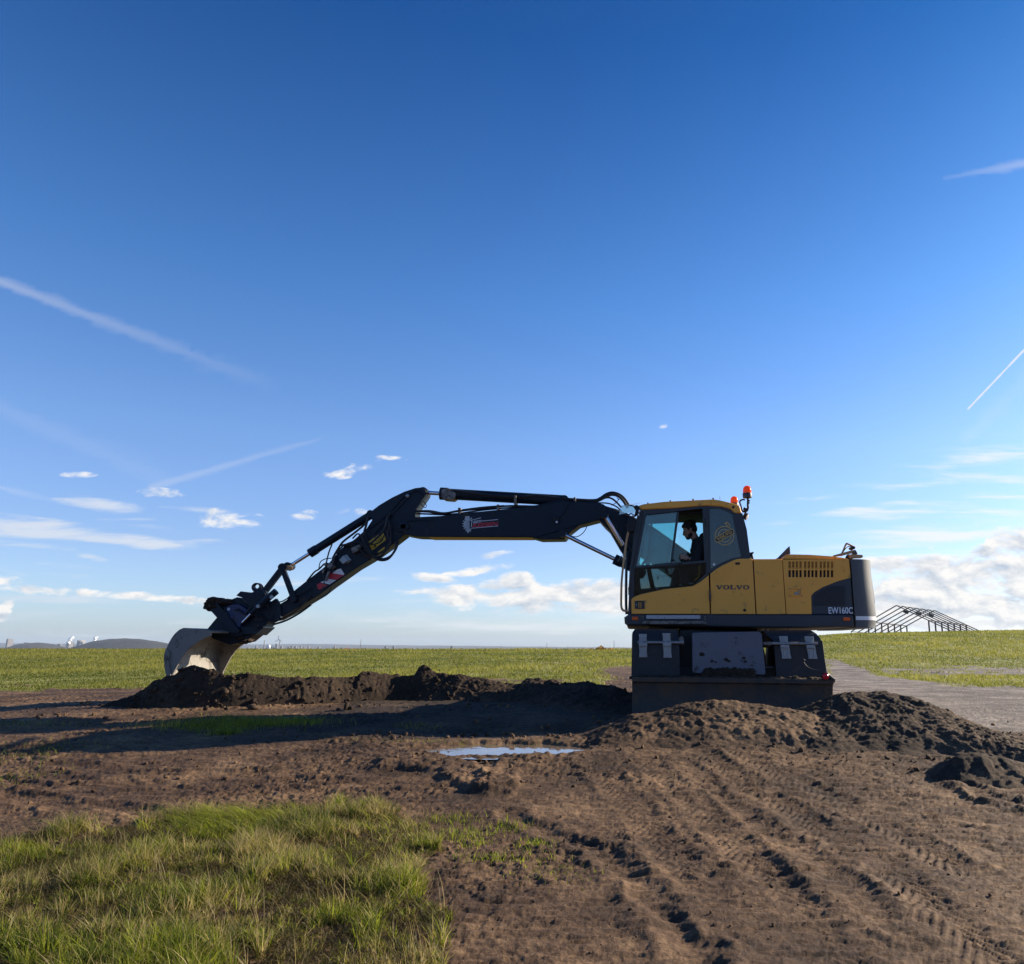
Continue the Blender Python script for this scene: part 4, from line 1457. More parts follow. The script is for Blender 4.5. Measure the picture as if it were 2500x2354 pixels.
# --- house core and panels
core = MB().ppx(A1((735, 575), (1688, 566), (1705, 940), (735, 940)), YS + 0.06, YF - 0.03).build('body_core', 'frame', EX)
MB().ppx(A1((735, 560), (1690, 552), (1712, 940), (735, 940)), YF - 0.025, YF).build('far_panel', 'yellow', EX, 0.01)
PANEL_TOP = [(1034, 552), (1007, 551), (925, 551), (900, 556), (880, 563), (800, 601), (757, 628), (722, 655)]
p2 = MB().ppx(A1(*PANEL_TOP[1:], (728, 935), (1036, 936), (1014, 556)), YS, YS + 0.05).build('side_panel', 'yellow', EX, 0.008)
MB().ppx(A1((1023, 560), (1220, 556), (1246, 936), (1044, 936)), YS, YS + 0.05).build('side_panel', 'yellow', EX, 0.008)
slots = []
SX = [(735, 762), (775, 802), (815, 840), (855, 880), (905, 930), (945, 970), (985, 1010), (1025, 1050), (1075, 1100), (1115, 1140), (1155, 1180), (1197, 1223)]
for a, b in SX:
    for y0, y1 in ((318, 392), (410, 488)):
        slots.append(A6((a, y0), (b, y0), (b, y1), (a, y1)))
ep = MB().plate(A6((672, 296), (1392, 290), (1411, 492), (1270, 532), (1110, 595), (1010, 655), (983, 690), (988, 888), (716, 888)), slots, YS, YS + 0.03).build('engine_panel', 'yellow', EX, 0.0)
mb = MB()
for a, b in SX:                                   # louvre blades inside the upper row of slots
    for k_ in range(4):
        y = 330 + k_ * 17
        mb.ppx(A6((a + 1, y), (b - 1, y - 2), (b - 1, y + 4), (a + 1, y + 6)), YS + 0.008, YS + 0.04)
mb.build_each('louvre', 'yellow', ep)
la = MB().plate(A6((743, 605), (885, 605), (885, 696), (745, 696)), [A6((760, 618), (868, 618), (868, 680), (760, 680))], YS - 0.012, YS).build('latch', 'yellow', ep, 0.003)
mb = MB()
mb.ppx(A6((838, 620), (866, 620), (866, 678), (838, 678)), YS - 0.010, YS)
for x, y in ((752, 612), (878, 611), (754, 690), (880, 689)):
    q = at(*one(A6, x, y), YS - 0.013)
    mb.tube(q, q + Vector((0, -0.008, 0)), 0.012, n=8)
mb.build_each('latch_handle', 'tan', la, 0.002)
q = at(*one(A6, 818, 664), YS - 0.001)
MB().tube(q, q + Vector((0, -0.012, 0)), 0.022, n=12).build('lock', 'galv', la)
gp = MB().ppx(A6((1411, 494), (1272, 534), (1112, 597), (1014, 656), (986, 692), (991, 888), (1440, 888)), YS + 0.001, YS + 0.05).build('grille_panel', 'grey', EX, 0.006)
mb = MB()
gx0, gx1, gy0, gy1 = 1000, 1352, 585, 790
for r_ in range(19):
    y = gy0 + r_ * (gy1 - gy0) / 18.0
    for c_ in range(15):
        x = gx0 + (c_ + 0.5 * (r_ % 2)) * (gx1 - gx0) / 15.0
        if y < 652 - (x - 1014) * 0.58 + 16 and x < 1120:
            continue
        if y < 597 - (x - 1112) * 0.39 + 12:
            continue
        mb.ppx(A6((x, y), (x + 17, y - .5), (x + 17, y + 5.5), (x, y + 6)), YS - 0.003, YS + 0.003)
mb.build('grille', 'black', gp)
a, b = at(*one(A6, 1172, 886), YS), at(*one(A6, 1434, 813), YS)
text_mesh('EW160C', a.x, b.x, a.z, b.z, YS - 0.004, bold=0.018).build('lettering', 'letter_pale', gp, smooth=0)
a, b = at(*one(A1, 762, 765), YS), at(*one(A1, 992, 735), YS)
slab_word(a.x, b.x, a.z, b.z, YS - 0.004).build('lettering', 'letter_grey', p2, smooth=0)
for sh in (((735, 712), (742, 668), (750, 650), (772, 632), (752, 712)), ((765, 710), (782, 645), (795, 625), (828, 605), (797, 708)), ((812, 708), (835, 620), (850, 600), (886, 584), (852, 704))):
    MB().plate(A1(*sh), [[(sum(p[0] for p in A1(*sh)) / 5 + (x - sum(p[0] for p in A1(*sh)) / 5) * 0.72, sum(p[1] for p in A1(*sh)) / 5 + (y - sum(p[1] for p in A1(*sh)) / 5) * 0.86) for x, y in A1(*sh)]], YS - 0.004, YS).build('embossed_rib', 'yellow', p2, 0.002)
MB().ppx(A1((895, 577), (926, 577), (926, 593), (895, 593)), YS - 0.006, YS).build('handle_recess', 'black', p2, 0.002)
q = at(*one(A1, 960, 908), YS)
MB().tube(q, q + Vector((0, -0.008, 0)), 0.022, n=14).build('lock', 'black', p2)

# --- hood, exhaust, rear rail
hd = MB().ppx(A6((668, 290), (690, 268), (705, 245), (755, 238), (960, 242), (1190, 257), (1330, 275), (1395, 291)), YS + 0.10, YF - 0.12).build('hood', 'yellow', EX, 0.05, seg=3)
MB().ppx(A6((345, 291), (668, 289), (668, 300), (345, 300)), YS + 0.02, YF - 0.03).build('deck', 'yellow', EX, 0.006)
mb = MB().ppx(A6((600, 284), (620, 280), (750, 148), (757, 232), (690, 262), (660, 286)), YS + 0.45, YS + 0.60)
mb.build('exhaust_flap', 'grey', EX, 0.01)
mb = MB()
pr = [at(*one(A6, x, y), 11.85) for x, y in ((1305, 258), (1335, 190), (1362, 128), (1378, 124), (1430, 150), (1460, 164))]
mb.path(pr, 0.014, smooth=2)
rr_ = mb.build('rear_rail', 'tan', EX)
MB().path([at(*one(A6, x, y), 11.85) for x, y in ((1310, 250), (1350, 185), (1385, 155), (1420, 155))], 0.006).build('cable', 'rubber', rr_)
MB().ppx(A6((1412, 158), (1440, 150), (1468, 160), (1462, 178), (1440, 186), (1416, 176)), 11.78, 11.92).build('rear_camera', 'black', rr_, 0.01)
mb = MB().ppx(A6((1222, 250), (1438, 190), (1442, 222), (1330, 250), (1240, 264)), 11.75, 11.83)
mb.build('rail_beam', 'tan', rr_, 0.006)
MB().ppx(A6((1440, 192), (1470, 188), (1492, 236), (1450, 240)), 11.73, 11.85).build_each('rail_bracket', 'steel', rr_, 0.006)
MB().ppx(A6((1412, 236), (1545, 244), (1549, 272), (1418, 276)), 11.72, 11.86).build('rail_block', 'tan', rr_, 0.008)
q = at(*one(A6, 1395, 292), 11.9)
MB().ball((q.x, q.y, q.z), 0.06, 0.06, 0.075).build('vent_cap', 'black', rr_)
mb = MB()
mb.path([at(*one(A6, x, y), YS + 0.1) for x, y in ((345, 292), (338, 262), (332, 240), (326, 218))], 0.018, smooth=2)
mb.path([at(*one(A6, x, y), YS + 0.1) for x, y in ((334, 240), (348, 222), (352, 214))], 0.012, smooth=2)
mb.build('rear_hook', 'black', EX)

# --- counterweight, rounded in plan and leaning out towards its foot
mb = MB()
lev = [(1532.5, 2114), (1527, 2126), (1518, 2138.3), (1500, 2138), (1462, 2134), (1430, 2130), (1399, 2125.5), (1384, 2121), (1374, 2115), (1367.5, 2105), (1365, 2094)]
rad = 0.36
ringn = 0
first = None
rings = []
for py, pr_ in lev:
    xs_ = at(2077 + (py - 1364) * 0.075, py, YS).x
    z = at(2080, py, YS).z
    sil = at(pr_, py, YS + 0.577 * rad).x
    xe = sil - 0.906 * rad
    xe = max(xe, xs_ + 0.02)
    r = []
    for i in range(13):
        t = math.pi / 2 * i / 12
        r.append((xe + rad * math.sin(t), YS + rad - rad * math.cos(t), z))
    for i in range(13):
        t = math.pi / 2 * i / 12
        r.append((xe + rad * math.cos(t), YF - rad + rad * math.sin(t), z))
    r = [(xs_, YS, z)] + r + [(xs_, YF, z)]
    rings.append(r)
n = len(rings[0])
vs = [p for r in rings for p in r]
fs = []
for i in range(len(rings) - 1):
    for k in range(n - 1):
        fs.append((i * n + k, i * n + k + 1, (i + 1) * n + k + 1, (i + 1) * n + k))
    fs.append((i * n + n - 1, i * n, (i + 1) * n, (i + 1) * n + n - 1))
fs += [tuple(range(n - 1, -1, -1)), tuple(range((len(rings) - 1) * n, len(rings) * n))]
cw = mb.add(vs, fs).build('counterweight', 'cwt', EX, smooth=42)


def cw_skin(y0, y1, x0, arc0, arc1, off):
    """a band lying on the counterweight's skin between two photo heights"""
    vs, fs = [], []
    for py in (y1, y0):
        z = at(2080, py, YS).z
        sil = at(np.interp(py, [1399, 1430, 1462, 1500, 1518], [2125.5, 2130, 2134, 2138, 2138.3]), py, YS + 0.577 * rad).x
        xe = sil - 0.906 * rad
        if x0 is not None:
            vs.append((at(x0, py, YS).x, YS - off, z))
        for i in range(14):
            t = math.pi / 2 * (arc0 + (arc1 - arc0) * i / 13)
            vs.append((xe + (rad + off) * math.sin(t), YS + rad - (rad + off) * math.cos(t), z))
    m = len(vs) // 2
    return MB().add(vs, [(i, i + 1, m + i + 1, m + i) for i in range(m - 1)])


cw_skin(1504.5, 1514, 2089.5, 0, 1, 0.003).build('reflective_strip', 'white', cw)
cw_skin(1410, 1470, None, 0.80, 1.02, 0.004).build('rear_vent', 'black', cw)

# --- cab shell
CURVE = [(1012, 552), (925, 550), (900, 556), (880, 562), (800, 600), (757, 627), (715, 655), (650, 710), (600, 738), (400, 760), (240, 795), (190, 815), (172, 832)]
outer = A1((150, 940), (160, 740), (190, 380), (225, 200), (240, 207), (480, 198), (700, 180), (800, 186), (860, 201), (890, 228), (945, 238), (975, 350), (1000, 545), (1010, 552)) + A1(*CURVE[1:]) + A1((172, 940))
UPW = A4((430, 482), (1186, 398), (1212, 1092), (297, 1172))
LOW = A4((268, 1215), (1232, 1122), (1236, 1268), (1070, 1432), (640, 1480), (262, 1575))
QTR = A4((1285, 398), (1400, 392), (1535, 440), (1590, 480), (1706, 1030), (1690, 1052), (1600, 1060), (1420, 1135), (1300, 1208))
cab = MB().plate(outer, [UPW, LOW, QTR], YS + 0.012, YS + 0.06).build('cab', 'frame', EX, 0.0)


def ringof(poly, k):
    cx = sum(p[0] for p in poly) / len(poly)
    cy = sum(p[1] for p in poly) / len(poly)
    return [(cx + (x - cx) * (1 + k / max(30, abs(x - cx))), cy + (y - cy) * (1 + k / max(30, abs(y - cy)))) for x, y in poly]


dr = MB().plate(ringof(UPW, 6.5), [UPW], YS - 0.010, YS + 0.012)
dr.ppx(A4((1205, 370), (1232, 368), (1275, 1250), (1248, 1270)), YS - 0.008, YS + 0.012)
dr.ppx(A4((355, 440), (385, 436), (240, 1215), (205, 1560), (185, 1560), (205, 1200)), YS - 0.008, YS + 0.012)
door = dr.build('door_frame', 'frame', cab, 0.006)
MB().ppx(A4((1228, 520), (1252, 520), (1262, 640), (1238, 640)), YS - 0.03, YS).build('hinge', 'frame', cab, 0.006)
MB().ppx(A5((1140, 495), (1150, 490), (1162, 560), (1160, 625), (1143, 622)), YS - 0.03, YS + 0.02).build('hinge', 'grey', cab, 0.006)
dp = MB().ppx(A1((175, 935), (174, 834), (190, 818), (240, 798), (400, 763), (600, 741), (652, 713), (711, 664), (719, 935)), YS, YS + 0.045).build('door_panel', 'yellow', EX, 0.01)
MB().plate(A5((244, 625), (364, 625), (362, 722), (246, 722)), [A5((288, 640), (302, 640), (302, 710), (288, 710)), A5((312, 640), (326, 640), (326, 710), (312, 710))], YS - 0.012, YS).build('door_handle', 'frame', dp, 0.004)
q = at(*one(A5, 264, 672), YS - 0.012)
MB().tube(q, q + Vector((0, -0.008, 0)), 0.010, n=10).build('lock', 'galv', dp)
# glass
MB().ppx(A4((430, 482), (868, 436), (775, 1120), (297, 1172)), YS + 0.028, YS + 0.032).build('window_pane', 'glass', cab, smooth=0)
dv = MB().ppx(A4((842, 440), (876, 436), (784, 1118), (752, 1121)), YS + 0.018, YS + 0.045).build('sash_bar', 'frame', cab, 0.004)
MB().ppx(A4((770, 1085), (800, 1072), (822, 1088), (818, 1108), (768, 1112)), YS + 0.0, YS + 0.03).build('sash_latch', 'black', dv, 0.004)
MB().ppx(A4((850, 1128), (912, 1122), (912, 1150), (880, 1158), (850, 1150)), YS - 0.02, YS + 0.02).build('window_latch', 'black', door, 0.006)
lg = [at(x, y, YS + 0.03) for x, y in LOW]
zt_ = max(p.z for p in lg)
tilt = math.tan(R(2.2))
MB().add([(p.x, YS + 0.022 + (p.z - zt_) * -tilt * 0.0 + (zt_ - p.z) * tilt, p.z) for p in lg], [tuple(range(len(lg)))]).build('window_pane', 'smoked', cab, smooth=0)
qg = MB().ppx(QTR, YS + 0.022, YS + 0.026).build('window_pane', 'smoked', cab, smooth=0)
# iron-mark emblem on the quarter glass
mb = MB()
q0 = at(*one(A4, 1485, 762), YS + 0.02)
kpx = 1.0 / (5.522 * 165.2)


def ringflat(mb_, r0, r1, n=40, a0=0.0, a1=2 * math.pi):
    vs, fs = [], []
    for i in range(n + 1):
        t = a0 + (a1 - a0) * i / n
        for r in (r0, r1):
            vs.append((q0.x + r * math.cos(t), q0.y, q0.z + r * math.sin(t)))
    for i in range(n):
        fs.append((2 * i, 2 * i + 1, 2 * i + 3, 2 * i + 2))
    mb_.add(vs, fs)


def stroke(mb_, pts, w, closed=False):
    pp = [Vector((q0.x + x * kpx, q0.y, q0.z - y * kpx)) for x, y in pts]
    if closed:
        pp.append(pp[0])
    for a, b in zip(pp[:-1], pp[1:]):
        d = (b - a).normalized()
        s = Vector((d.z, 0, -d.x)) * w * kpx / 2
        mb_.add([a - s, b - s, b + s, a + s], [(0, 1, 2, 3)])


ringflat(mb, 122 * kpx, 130 * kpx)
ringflat(mb, 82 * kpx, 89 * kpx)
stroke(mb, [(28, -115), (44, -142), (20, -148), (40, -190 + 20), (-5 + 0, -160), (44, -190), (82, -132), (60, -135), (78, -98)], 7)
em = mb.build('emblem', 'gold', qg, smooth=0)
band = []
ang = R(29)
for sx_, t0 in ((1, -90), (-1, 90)):
    for i in range(9):
        t = R(t0 + 22.5 * i)
        X, Z = sx_ * 108 + 36 * math.cos(t), 36 * math.sin(t)
        band.append((X, Z))
cA, sA = math.cos(ang), math.sin(ang)
bpts = [(q0.x + (X * cA - Z * sA) * kpx - 3 * kpx, q0.z + (X * sA + Z * cA) * kpx) for X, Z in band]
MB().prism(bpts, q0.y - 0.003, q0.y - 0.001).build('emblem_band', 'frame', qg, smooth=0)
mb = MB()
for i in range(len(bpts)):
    a, b = Vector((bpts[i][0], q0.y - 0.004, bpts[i][1])), Vector((bpts[(i + 1) % len(bpts)][0], q0.y - 0.004, bpts[(i + 1) % len(bpts)][1]))
    d = (b - a).normalized()
    s = Vector((d.z, 0, -d.x)) * 4 * kpx
    mb.add([a - s, b - s, b + s, a + s], [(0, 1, 2, 3)])
mb.build('emblem_outline', 'gold', qg, smooth=0)
slab_word(q0.x - 116 * kpx, q0.x + 110 * kpx, q0.z - 19 * kpx, q0.z + 19 * kpx, q0.y - 0.005, ang).build('lettering', 'gold', qg, smooth=0)
q = at(*one(A4, 1342, 1150), YS)
MB().tube(q + Vector((0, 0.008, 0)), q + Vector((0, -0.004, 0)), 0.018, n=14).build('sticker', 'white', cab)
# roof
ROOF = A1((222, 183), (260, 172), (400, 155), (600, 145), (740, 138), (790, 145), (905, 172), (928, 186), (942, 236), (890, 234), (862, 206), (800, 190), (700, 184), (480, 201), (236, 212))
rf = MB().ppx(ROOF, YS - 0.01, 12.54).build('roof', 'yellow', EX, 0.025, seg=3)
mb = MB()
for x, y in ((445, 152), (603, 142), (742, 135), (290, 168)):
    q = at(*one(A1, x, y), YS + 0.15)
    mb.ball((q.x, q.y, q.z), 0.016, 0.016, 0.014, 10, 6)
q = at(*one(A1, 789, 144), YS + 0.3)
mb.tube(q, q + Vector((0, 0, 0.055)), 0.004, n=6)
mb.build_each('roof_bolt', 'frame', rf)
q = at(*one(A1, 881, 194), YS - 0.011)
MB().tube(q, q + Vector((0, -0.006, 0)), 0.020, n=14).build('roof_plug', 'black', rf)
MB().ppx(A4((395, 400), (1190, 378), (1610, 440), (1640, 520), (1190, 470), (860, 470), (425, 492)), YS + 0.10, 12.46).build('headliner', 'black', cab, 0.01)
# cab rear post, floor, far wall
MB().ppx(A1((890, 232), (945, 240), (975, 350), (1004, 552), (985, 556), (955, 550), (905, 330)), YS + 0.06, 12.50).build('rear_post', 'frame', cab, 0.02)
MB().ppx(A4((1300, 1100), (1700, 1000), (1820, 1060), (1820, 1560), (240, 1560), (240, 1500), (1200, 1500)), YS + 0.07, 12.48).build('cab_floor', 'black', cab)
MB().plate(A1((150, 940), (160, 740), (190, 380), (225, 200), (480, 198), (800, 186), (945, 238), (1005, 552), (1005, 940)),
           [A4((455, 560), (800, 500), (1195, 478), (1225, 1130), (330, 1160)), A4((330, 1215), (1000, 1190), (960, 1420), (360, 1480))], 12.46, 12.51).build('far_wall', 'frame', cab, 0.0)
MB().ppx(A4((455, 560), (800, 500), (1195, 478), (1225, 1130), (330, 1160)), 12.485, 12.49).build('window_pane', 'farglass', cab, smooth=0)
MB().ppx(A4((330, 1215), (1000, 1190), (960, 1420), (360, 1480)), 12.485, 12.49).build('window_pane', 'smoked', cab, smooth=0)
# windscreen and the far front post
wl = [at(*p, YS + 0.06) for p in A1((163, 760), (192, 385), (226, 208))]
vs = [(p.x + 0.015, YS + 0.06, p.z) for p in wl] + [(p.x + 0.015, 12.46, p.z) for p in wl]
MB().add(vs, [(0, 1, 4, 3), (1, 2, 5, 4)]).build('windscreen', 'farglass', cab, smooth=0)
mb = MB()
mb.bar(at(*one(A4, 512, 470), 12.40), at(*one(A4, 452, 1150), 12.40), 0.035, 0.06)
mb.build('front_post', 'frame', cab, 0.006)
mb = MB().bar(Vector((wl[0].x, YS + 0.06, wl[0].z)), Vector((wl[0].x, 12.46, wl[0].z)), 0.05, 0.05, (0, 0, 1))
mb.build('lower_crossbar', 'frame', cab, 0.006)
# interior
mb = MB()
mb.ppx(A4((1330, 700), (1440, 650), (1480, 760), (1450, 1200), (1330, 1200), (1290, 1000)), 11.82, 12.28)
mb.ppx(A4((1000, 1150), (1330, 1120), (1420, 1200), (1380, 1260), (1010, 1230)), 11.78, 12.32)
mb.ppx(A4((1360, 560), (1420, 540), (1450, 640), (1380, 680)), 11.92, 12.18)
mb.build('seat', 'seat', cab, 0.04, seg=3)
mb = MB()
mb.ppx(A4((840, 1140), (1010, 1120), (1030, 1180), (1000, 1420), (900, 1430), (860, 1200)), 11.62, 11.78)
mb.ppx(A4((840, 1140), (1010, 1120), (1030, 1180), (1000, 1420), (900, 1430), (860, 1200)), 12.30, 12.44)
mb.build_each('armrest_console', 'seat', cab, 0.02)
mb = MB()
mb.path([at(*p, 12.05) for p in A4((520, 1480), (480, 1300), (450, 1150), (435, 1080))], 0.035, smooth=3)
mb.build('steering_column', 'black', cab)
mb = MB()
wc = at(*one(A4, 440, 1060), 12.05)
wx = Vector((0.55, 0, 0.83)).normalized()
pts = [wc + (wx * math.cos(t) + Vector((0, 1, 0)) * math.sin(t)) * 0.17 for t in [2 * math.pi * i / 20 for i in range(21)]]
mb.path(pts, 0.014, smooth=2)
mb.build('steering_wheel', 'black', cab)
for y in (11.70, 12.37):
    mb = MB()
    mb.path([at(*p, y) for p in A4((930, 1140), (918, 1090), (925, 1050))], 0.014, smooth=2)
    q = at(*one(A4, 925, 1040), y)
    mb.ball((q.x, q.y, q.z), 0.026, 0.026, 0.045)
    mb.build('joystick', 'black', cab)
mb = MB()
mb.ppx(A4((322, 800), (395, 770), (412, 820), (380, 980), (330, 1045), (318, 940)), 12.20, 12.30)
mb.build('monitor', 'seat', cab, 0.015)
MB().path([at(*p, 12.42) for p in A4((1060, 590), (1100, 550), (1150, 535), (1200, 535))], 0.014).build('grab_handle', 'black', cab)
MB().path([at(*p, 11.72) for p in A4((1140, 1160), (1150, 1240), (1130, 1320), (1080, 1370))], 0.016).build('seat_belt', 'caution', cab)
mb = MB()
for pts in (((475, 1215), (487, 1213), (482, 1222)), ((580, 1310), (592, 1300), (594, 1350), (584, 1362)), ((545, 1448), (560, 1452), (588, 1475), (588, 1490), (560, 1480))):
    mb.ppx(A4(*pts), 12.43, 12.45)
mb.ppx(A4((900, 1400), (925, 1370), (925, 1430), (900, 1440)), 11.70, 11.72)
mb.ppx(A4((990, 1392), (1065, 1392), (1065, 1410), (990, 1412)), 11.70, 11.72)
mb.build_each('papers', 'white', cab, smooth=0)
MB().ppx(A4((935, 1358), (972, 1358), (972, 1420), (935, 1424)), 11.66, 11.72).build('carton', 'gold', cab, 0.004)

# handrail, visor, mirror at the front corner
mb = MB().path([at(*p, YS - 0.05) for p in [one(A4, 193, 690), one(A4, 160, 850), one(A4, 120, 1150), one(A4, 100, 1350), (1517.2, 1430), (1516.5, 1470), (1517.5, 1484), (1522, 1490.5), (1531, 1492)]], 0.016)
mb.build('handrail', 'tan', EX)
mb = MB().path([at(*p, 12.35) for p in [(1531, 1345), (1529, 1400), (1528.5, 1470), (1530, 1500)]], 0.022)
mb.build('front_edge', 'frame', cab)
MB().ppx(A9((868, 598), (905, 435), (1050, 420), (1165, 455), (1183, 505), (1160, 565), (1060, 560), (980, 575)), YS - 0.05, YS - 0.042).build('visor', 'visor', EX, smooth=0)
MB().add([at(*one(A9, 905, 432), YS - 0.05), at(*one(A9, 1325, 368), YS - 0.05), at(*one(A9, 1325, 372), YS + 0.9), at(*one(A9, 905, 450), YS + 0.9)], [(0, 1, 2, 3)]).build('rain_visor', 'visor', EX, smooth=0)
mb = MB()
mb.ppx(A9((1145, 450), (1190, 415), (1235, 425), (1275, 500), (1230, 570), (1165, 590), (1183, 505)), YS - 0.06, YS + 0.02)
mb.path([at(*p, YS - 0.03) for p in A9((1020, 435), (1090, 425), (1160, 440))], 0.012, smooth=2)
mb.path([at(*p, YS - 0.03) for p in A9((990, 570), (1060, 600), (1080, 580), (1150, 600), (1130, 660))], 0.010, smooth=3)
mb.path([at(*p, YS - 0.02) for p in A9((1250, 560), (1180, 620), (1110, 640), (1090, 700))], 0.014, smooth=3)
vm = mb.build('visor_mount', 'black', EX, 0.008)
mr = MB().ppx(A9((1040, 660), (1060, 640), (1170, 645), (1185, 700), (1150, 920), (1060, 940), (1020, 900), (1015, 800)), YS - 0.10, YS + 0.02).build('mirror', 'black', EX, 0.02, seg=3)
mb = MB()
for x, y in ((1255, 530), (1240, 600), (1135, 610)):
    q = at(*one(A9, x, y), YS - 0.06)
    mb.ball((q.x, q.y, q.z), 0.013, 0.02, 0.022, 10, 8)
mb.build_each('bolt_cap', 'white', vm)

# beacons, rear work lamp
def beacon(px, py, Y, s):
    q = at(px, py, Y)
    b = MB().lathe(q, (0, 0, 1), [(0, 0.052 * s), (0.004, 0.062 * s), (0.055 * s, 0.066 * s), (0.065 * s, 0.062 * s)], 22).build('beacon', 'frame', EX)
    MB().lathe(q + Vector((0, 0, 0.062 * s)), (0, 0, 1), [(0, 0.058 * s), (0.05 * s, 0.058 * s), (0.078 * s, 0.052 * s), (0.098 * s, 0.038 * s), (0.108 * s, 0.018 * s), (0.11 * s, 0.001)], 22).build('beacon_lens', 'amber', b)
    MB().lathe(q + Vector((0, 0, 0.062 * s)), (0, 0, 1), [(0, 0.02 * s), (0.05 * s, 0.022 * s), (0.07 * s, 0.014 * s)], 10).build('beacon_bulb', 'red', b)
    return b


beacon(1824.6, 1216, 11.75, 1.12)
beacon(1793, 1239, 12.25, 1.05)
mb = MB()
mb.path([at(*p, 11.75) for p in A4((1797, 250), (1800, 300), (1798, 350), (1800, 395), (1765, 405), (1745, 385))], 0.017, smooth=3)
mb.path([at(*p, 11.75) for p in A4((1715, 390), (1700, 340), (1690, 310), (1705, 285), (1740, 275), (1760, 282))], 0.012, smooth=3)
mb.path([at(*p, 11.75) for p in A4((1705, 385), (1720, 420), (1745, 440), (1790, 425), (1800, 395))], 0.014, smooth=3)
mb.path([at(*p, 11.75) for p in A4((1745, 400), (1770, 440), (1760, 480))], 0.018, smooth=2)
for x, y in ((1818, 290), (1815, 320), (1700, 290), (1712, 380)):
    q = at(*one(A4, x, y), 11.75)
    mb.ball((q.x, q.y, q.z), 0.014, 0.014, 0.014, 8, 6)
bk = mb.build('beacon_bracket', 'black', EX)
q = at(*one(A4, 1772, 500), 11.75)
wl_ = MB().lathe(q + Vector((-0.035, 0.0, 0.012)), (0.85, -0.35, -0.45), [(0, 0.02), (0.01, 0.045), (0.05, 0.055), (0.065, 0.056), (0.066, 0.05)], 18).build('work_lamp', 'black', EX)
MB().lathe(q + Vector((-0.035, 0.0, 0.012)) + Vector((0.85, -0.35, -0.45)).normalized() * 0.0665, (0.85, -0.35, -0.45), [(0, 0.048), (0.006, 0.03), (0.008, 0.001)], 18).build('lamp_lens', 'decal_grey', wl_)

# --- two-piece boom
bb = MB().ppx([(1452, 1238), (1458, 1228), (1478, 1235), (1512, 1245), (1545, 1262), (1581, 1279), (1681, 1347), (1722, 1385), (1736, 1420), (1700, 1441), (1655, 1418), (1594, 1375), (1563, 1356), (1530, 1352), (1515, 1342), (1488.5, 1296.7), (1477, 1286), (1463, 1270), (1450, 1255)], YB + 0.02, YBF - 0.02).build('base_boom', 'boom', EX, 0.012)
mb = MB()
mb.bar(at(1587, 1292, YB), at(1612, 1309, YB), 0.015, 0.012)
mb.bar(at(1615, 1313, YB), at(1640, 1330, YB), 0.015, 0.012)
mb.path([at(*p, YB - 0.02) for p in [(1500, 1243), (1545, 1264), (1582, 1281), (1632, 1315), (1680, 1350)]], 0.014)
mb.build_each('boom_pipe', 'steel', bb)
BOOM = A3((180, 345), (380, 335), (600, 310), (950, 275), (1150, 250), (1270, 225), (1560, 232), (1605, 255), (1620, 290), (1600, 340), (1575, 365), (1420, 405), (1350, 460), (1310, 510), (1130, 512), (1070, 495), (300, 492), (200, 490), (120, 475), (62, 448), (48, 410), (70, 375))
bm_ = MB().ppx(BOOM, YB, YBF).build('boom', 'boom', EX, 0.014)
mb = MB()
mb.ppx(A3((300, 487), (1070, 491), (1070, 499), (300, 498)), YB + 0.025, YBF - 0.025)
mb.build('painted_sunlit_edge', 'caution', bm_)  # yellow strip stands in for sunlight on the boom's lower edge
for (x, y), r in (((1585, 280), 0.075), ((1288, 468), 0.06), ((108, 415), 0.095)):
    q = at(*one(A3, x, y), YB)
    MB().lathe(q + Vector((0, 0.02, 0)), (0, -1, 0), [(0, r), (0.03, r), (0.035, r * 0.8), (0.035, r * 0.5), (0.05, r * 0.45), (0.05, 0.001)], 24).build('pivot_pin', 'boom', bm_)
mb = MB().ppx(A3((65, 398), (140, 392), (152, 415), (140, 432), (65, 428)), YB - 0.03, YB + 0.01)
mb.path([at(*p, YB - 0.005) for p in A3((100, 380), (200, 372), (330, 370))], 0.008)
mb.path([at(*p, YB - 0.005) for p in A3((1080, 500), (1180, 470), (1290, 440), (1430, 395))], 0.010)
mb.path([at(*p, YB - 0.01) for p in A3((1345, 235), (1310, 310), (1262, 358))], 0.008)
mb.build_each('weld_plate', 'boom', bm_, 0.006)
mb = MB().ppx(A3((1215, 345), (1240, 338), (1275, 355), (1262, 392), (1245, 395), (1222, 370)), YB - 0.05, YB)
wl_ = mb.build('boom_lamp', 'black', bm_, 0.008)
q = at(*one(A3, 1252, 382), YB - 0.05)
MB().ball((q.x, q.y, q.z), 0.018, 0.012, 0.02, 10, 8).build('lamp_lens', 'white', wl_)
# the contractor's sign on the boom
yd = YB - 0.004


def flat(pts, y=yd):
    return [tuple(at(x, p, y)) for x, p in pts]


gear = []
gc = (560, 500)
for i in range(22):
    t0 = R(60 + i * 10.9)
    rr_ = 200 if i % 2 == 0 else 150
    for dt in (0.0, R(9.5)):
        gear.append((gc[0] + rr_ * math.cos(t0 + dt), gc[1] - rr_ * 1.12 * math.sin(t0 + dt)))
inner = [(gc[0] + 105 * math.cos(R(60 + a)), gc[1] - 150 * math.sin(R(60 + a))) for a in range(240, -1, -12)]
tri = tessellate_polygon([[Vector((x, y, 0)) for x, y in gear + inner]])
sg = MB().add(flat(A10(*(gear + inner))), [tuple(t) for t in tri]).build('sign_gear', 'decal_grey', bm_, smooth=0)
ear = [(440, 262), (570, 248), (578, 700), (530, 772), (482, 700), (452, 420)]
MB().add(flat(A10(*ear), yd - 0.001), [tuple(range(6))]).build('sign_ear', 'decal_grey', bm_, smooth=0)
mb = MB()
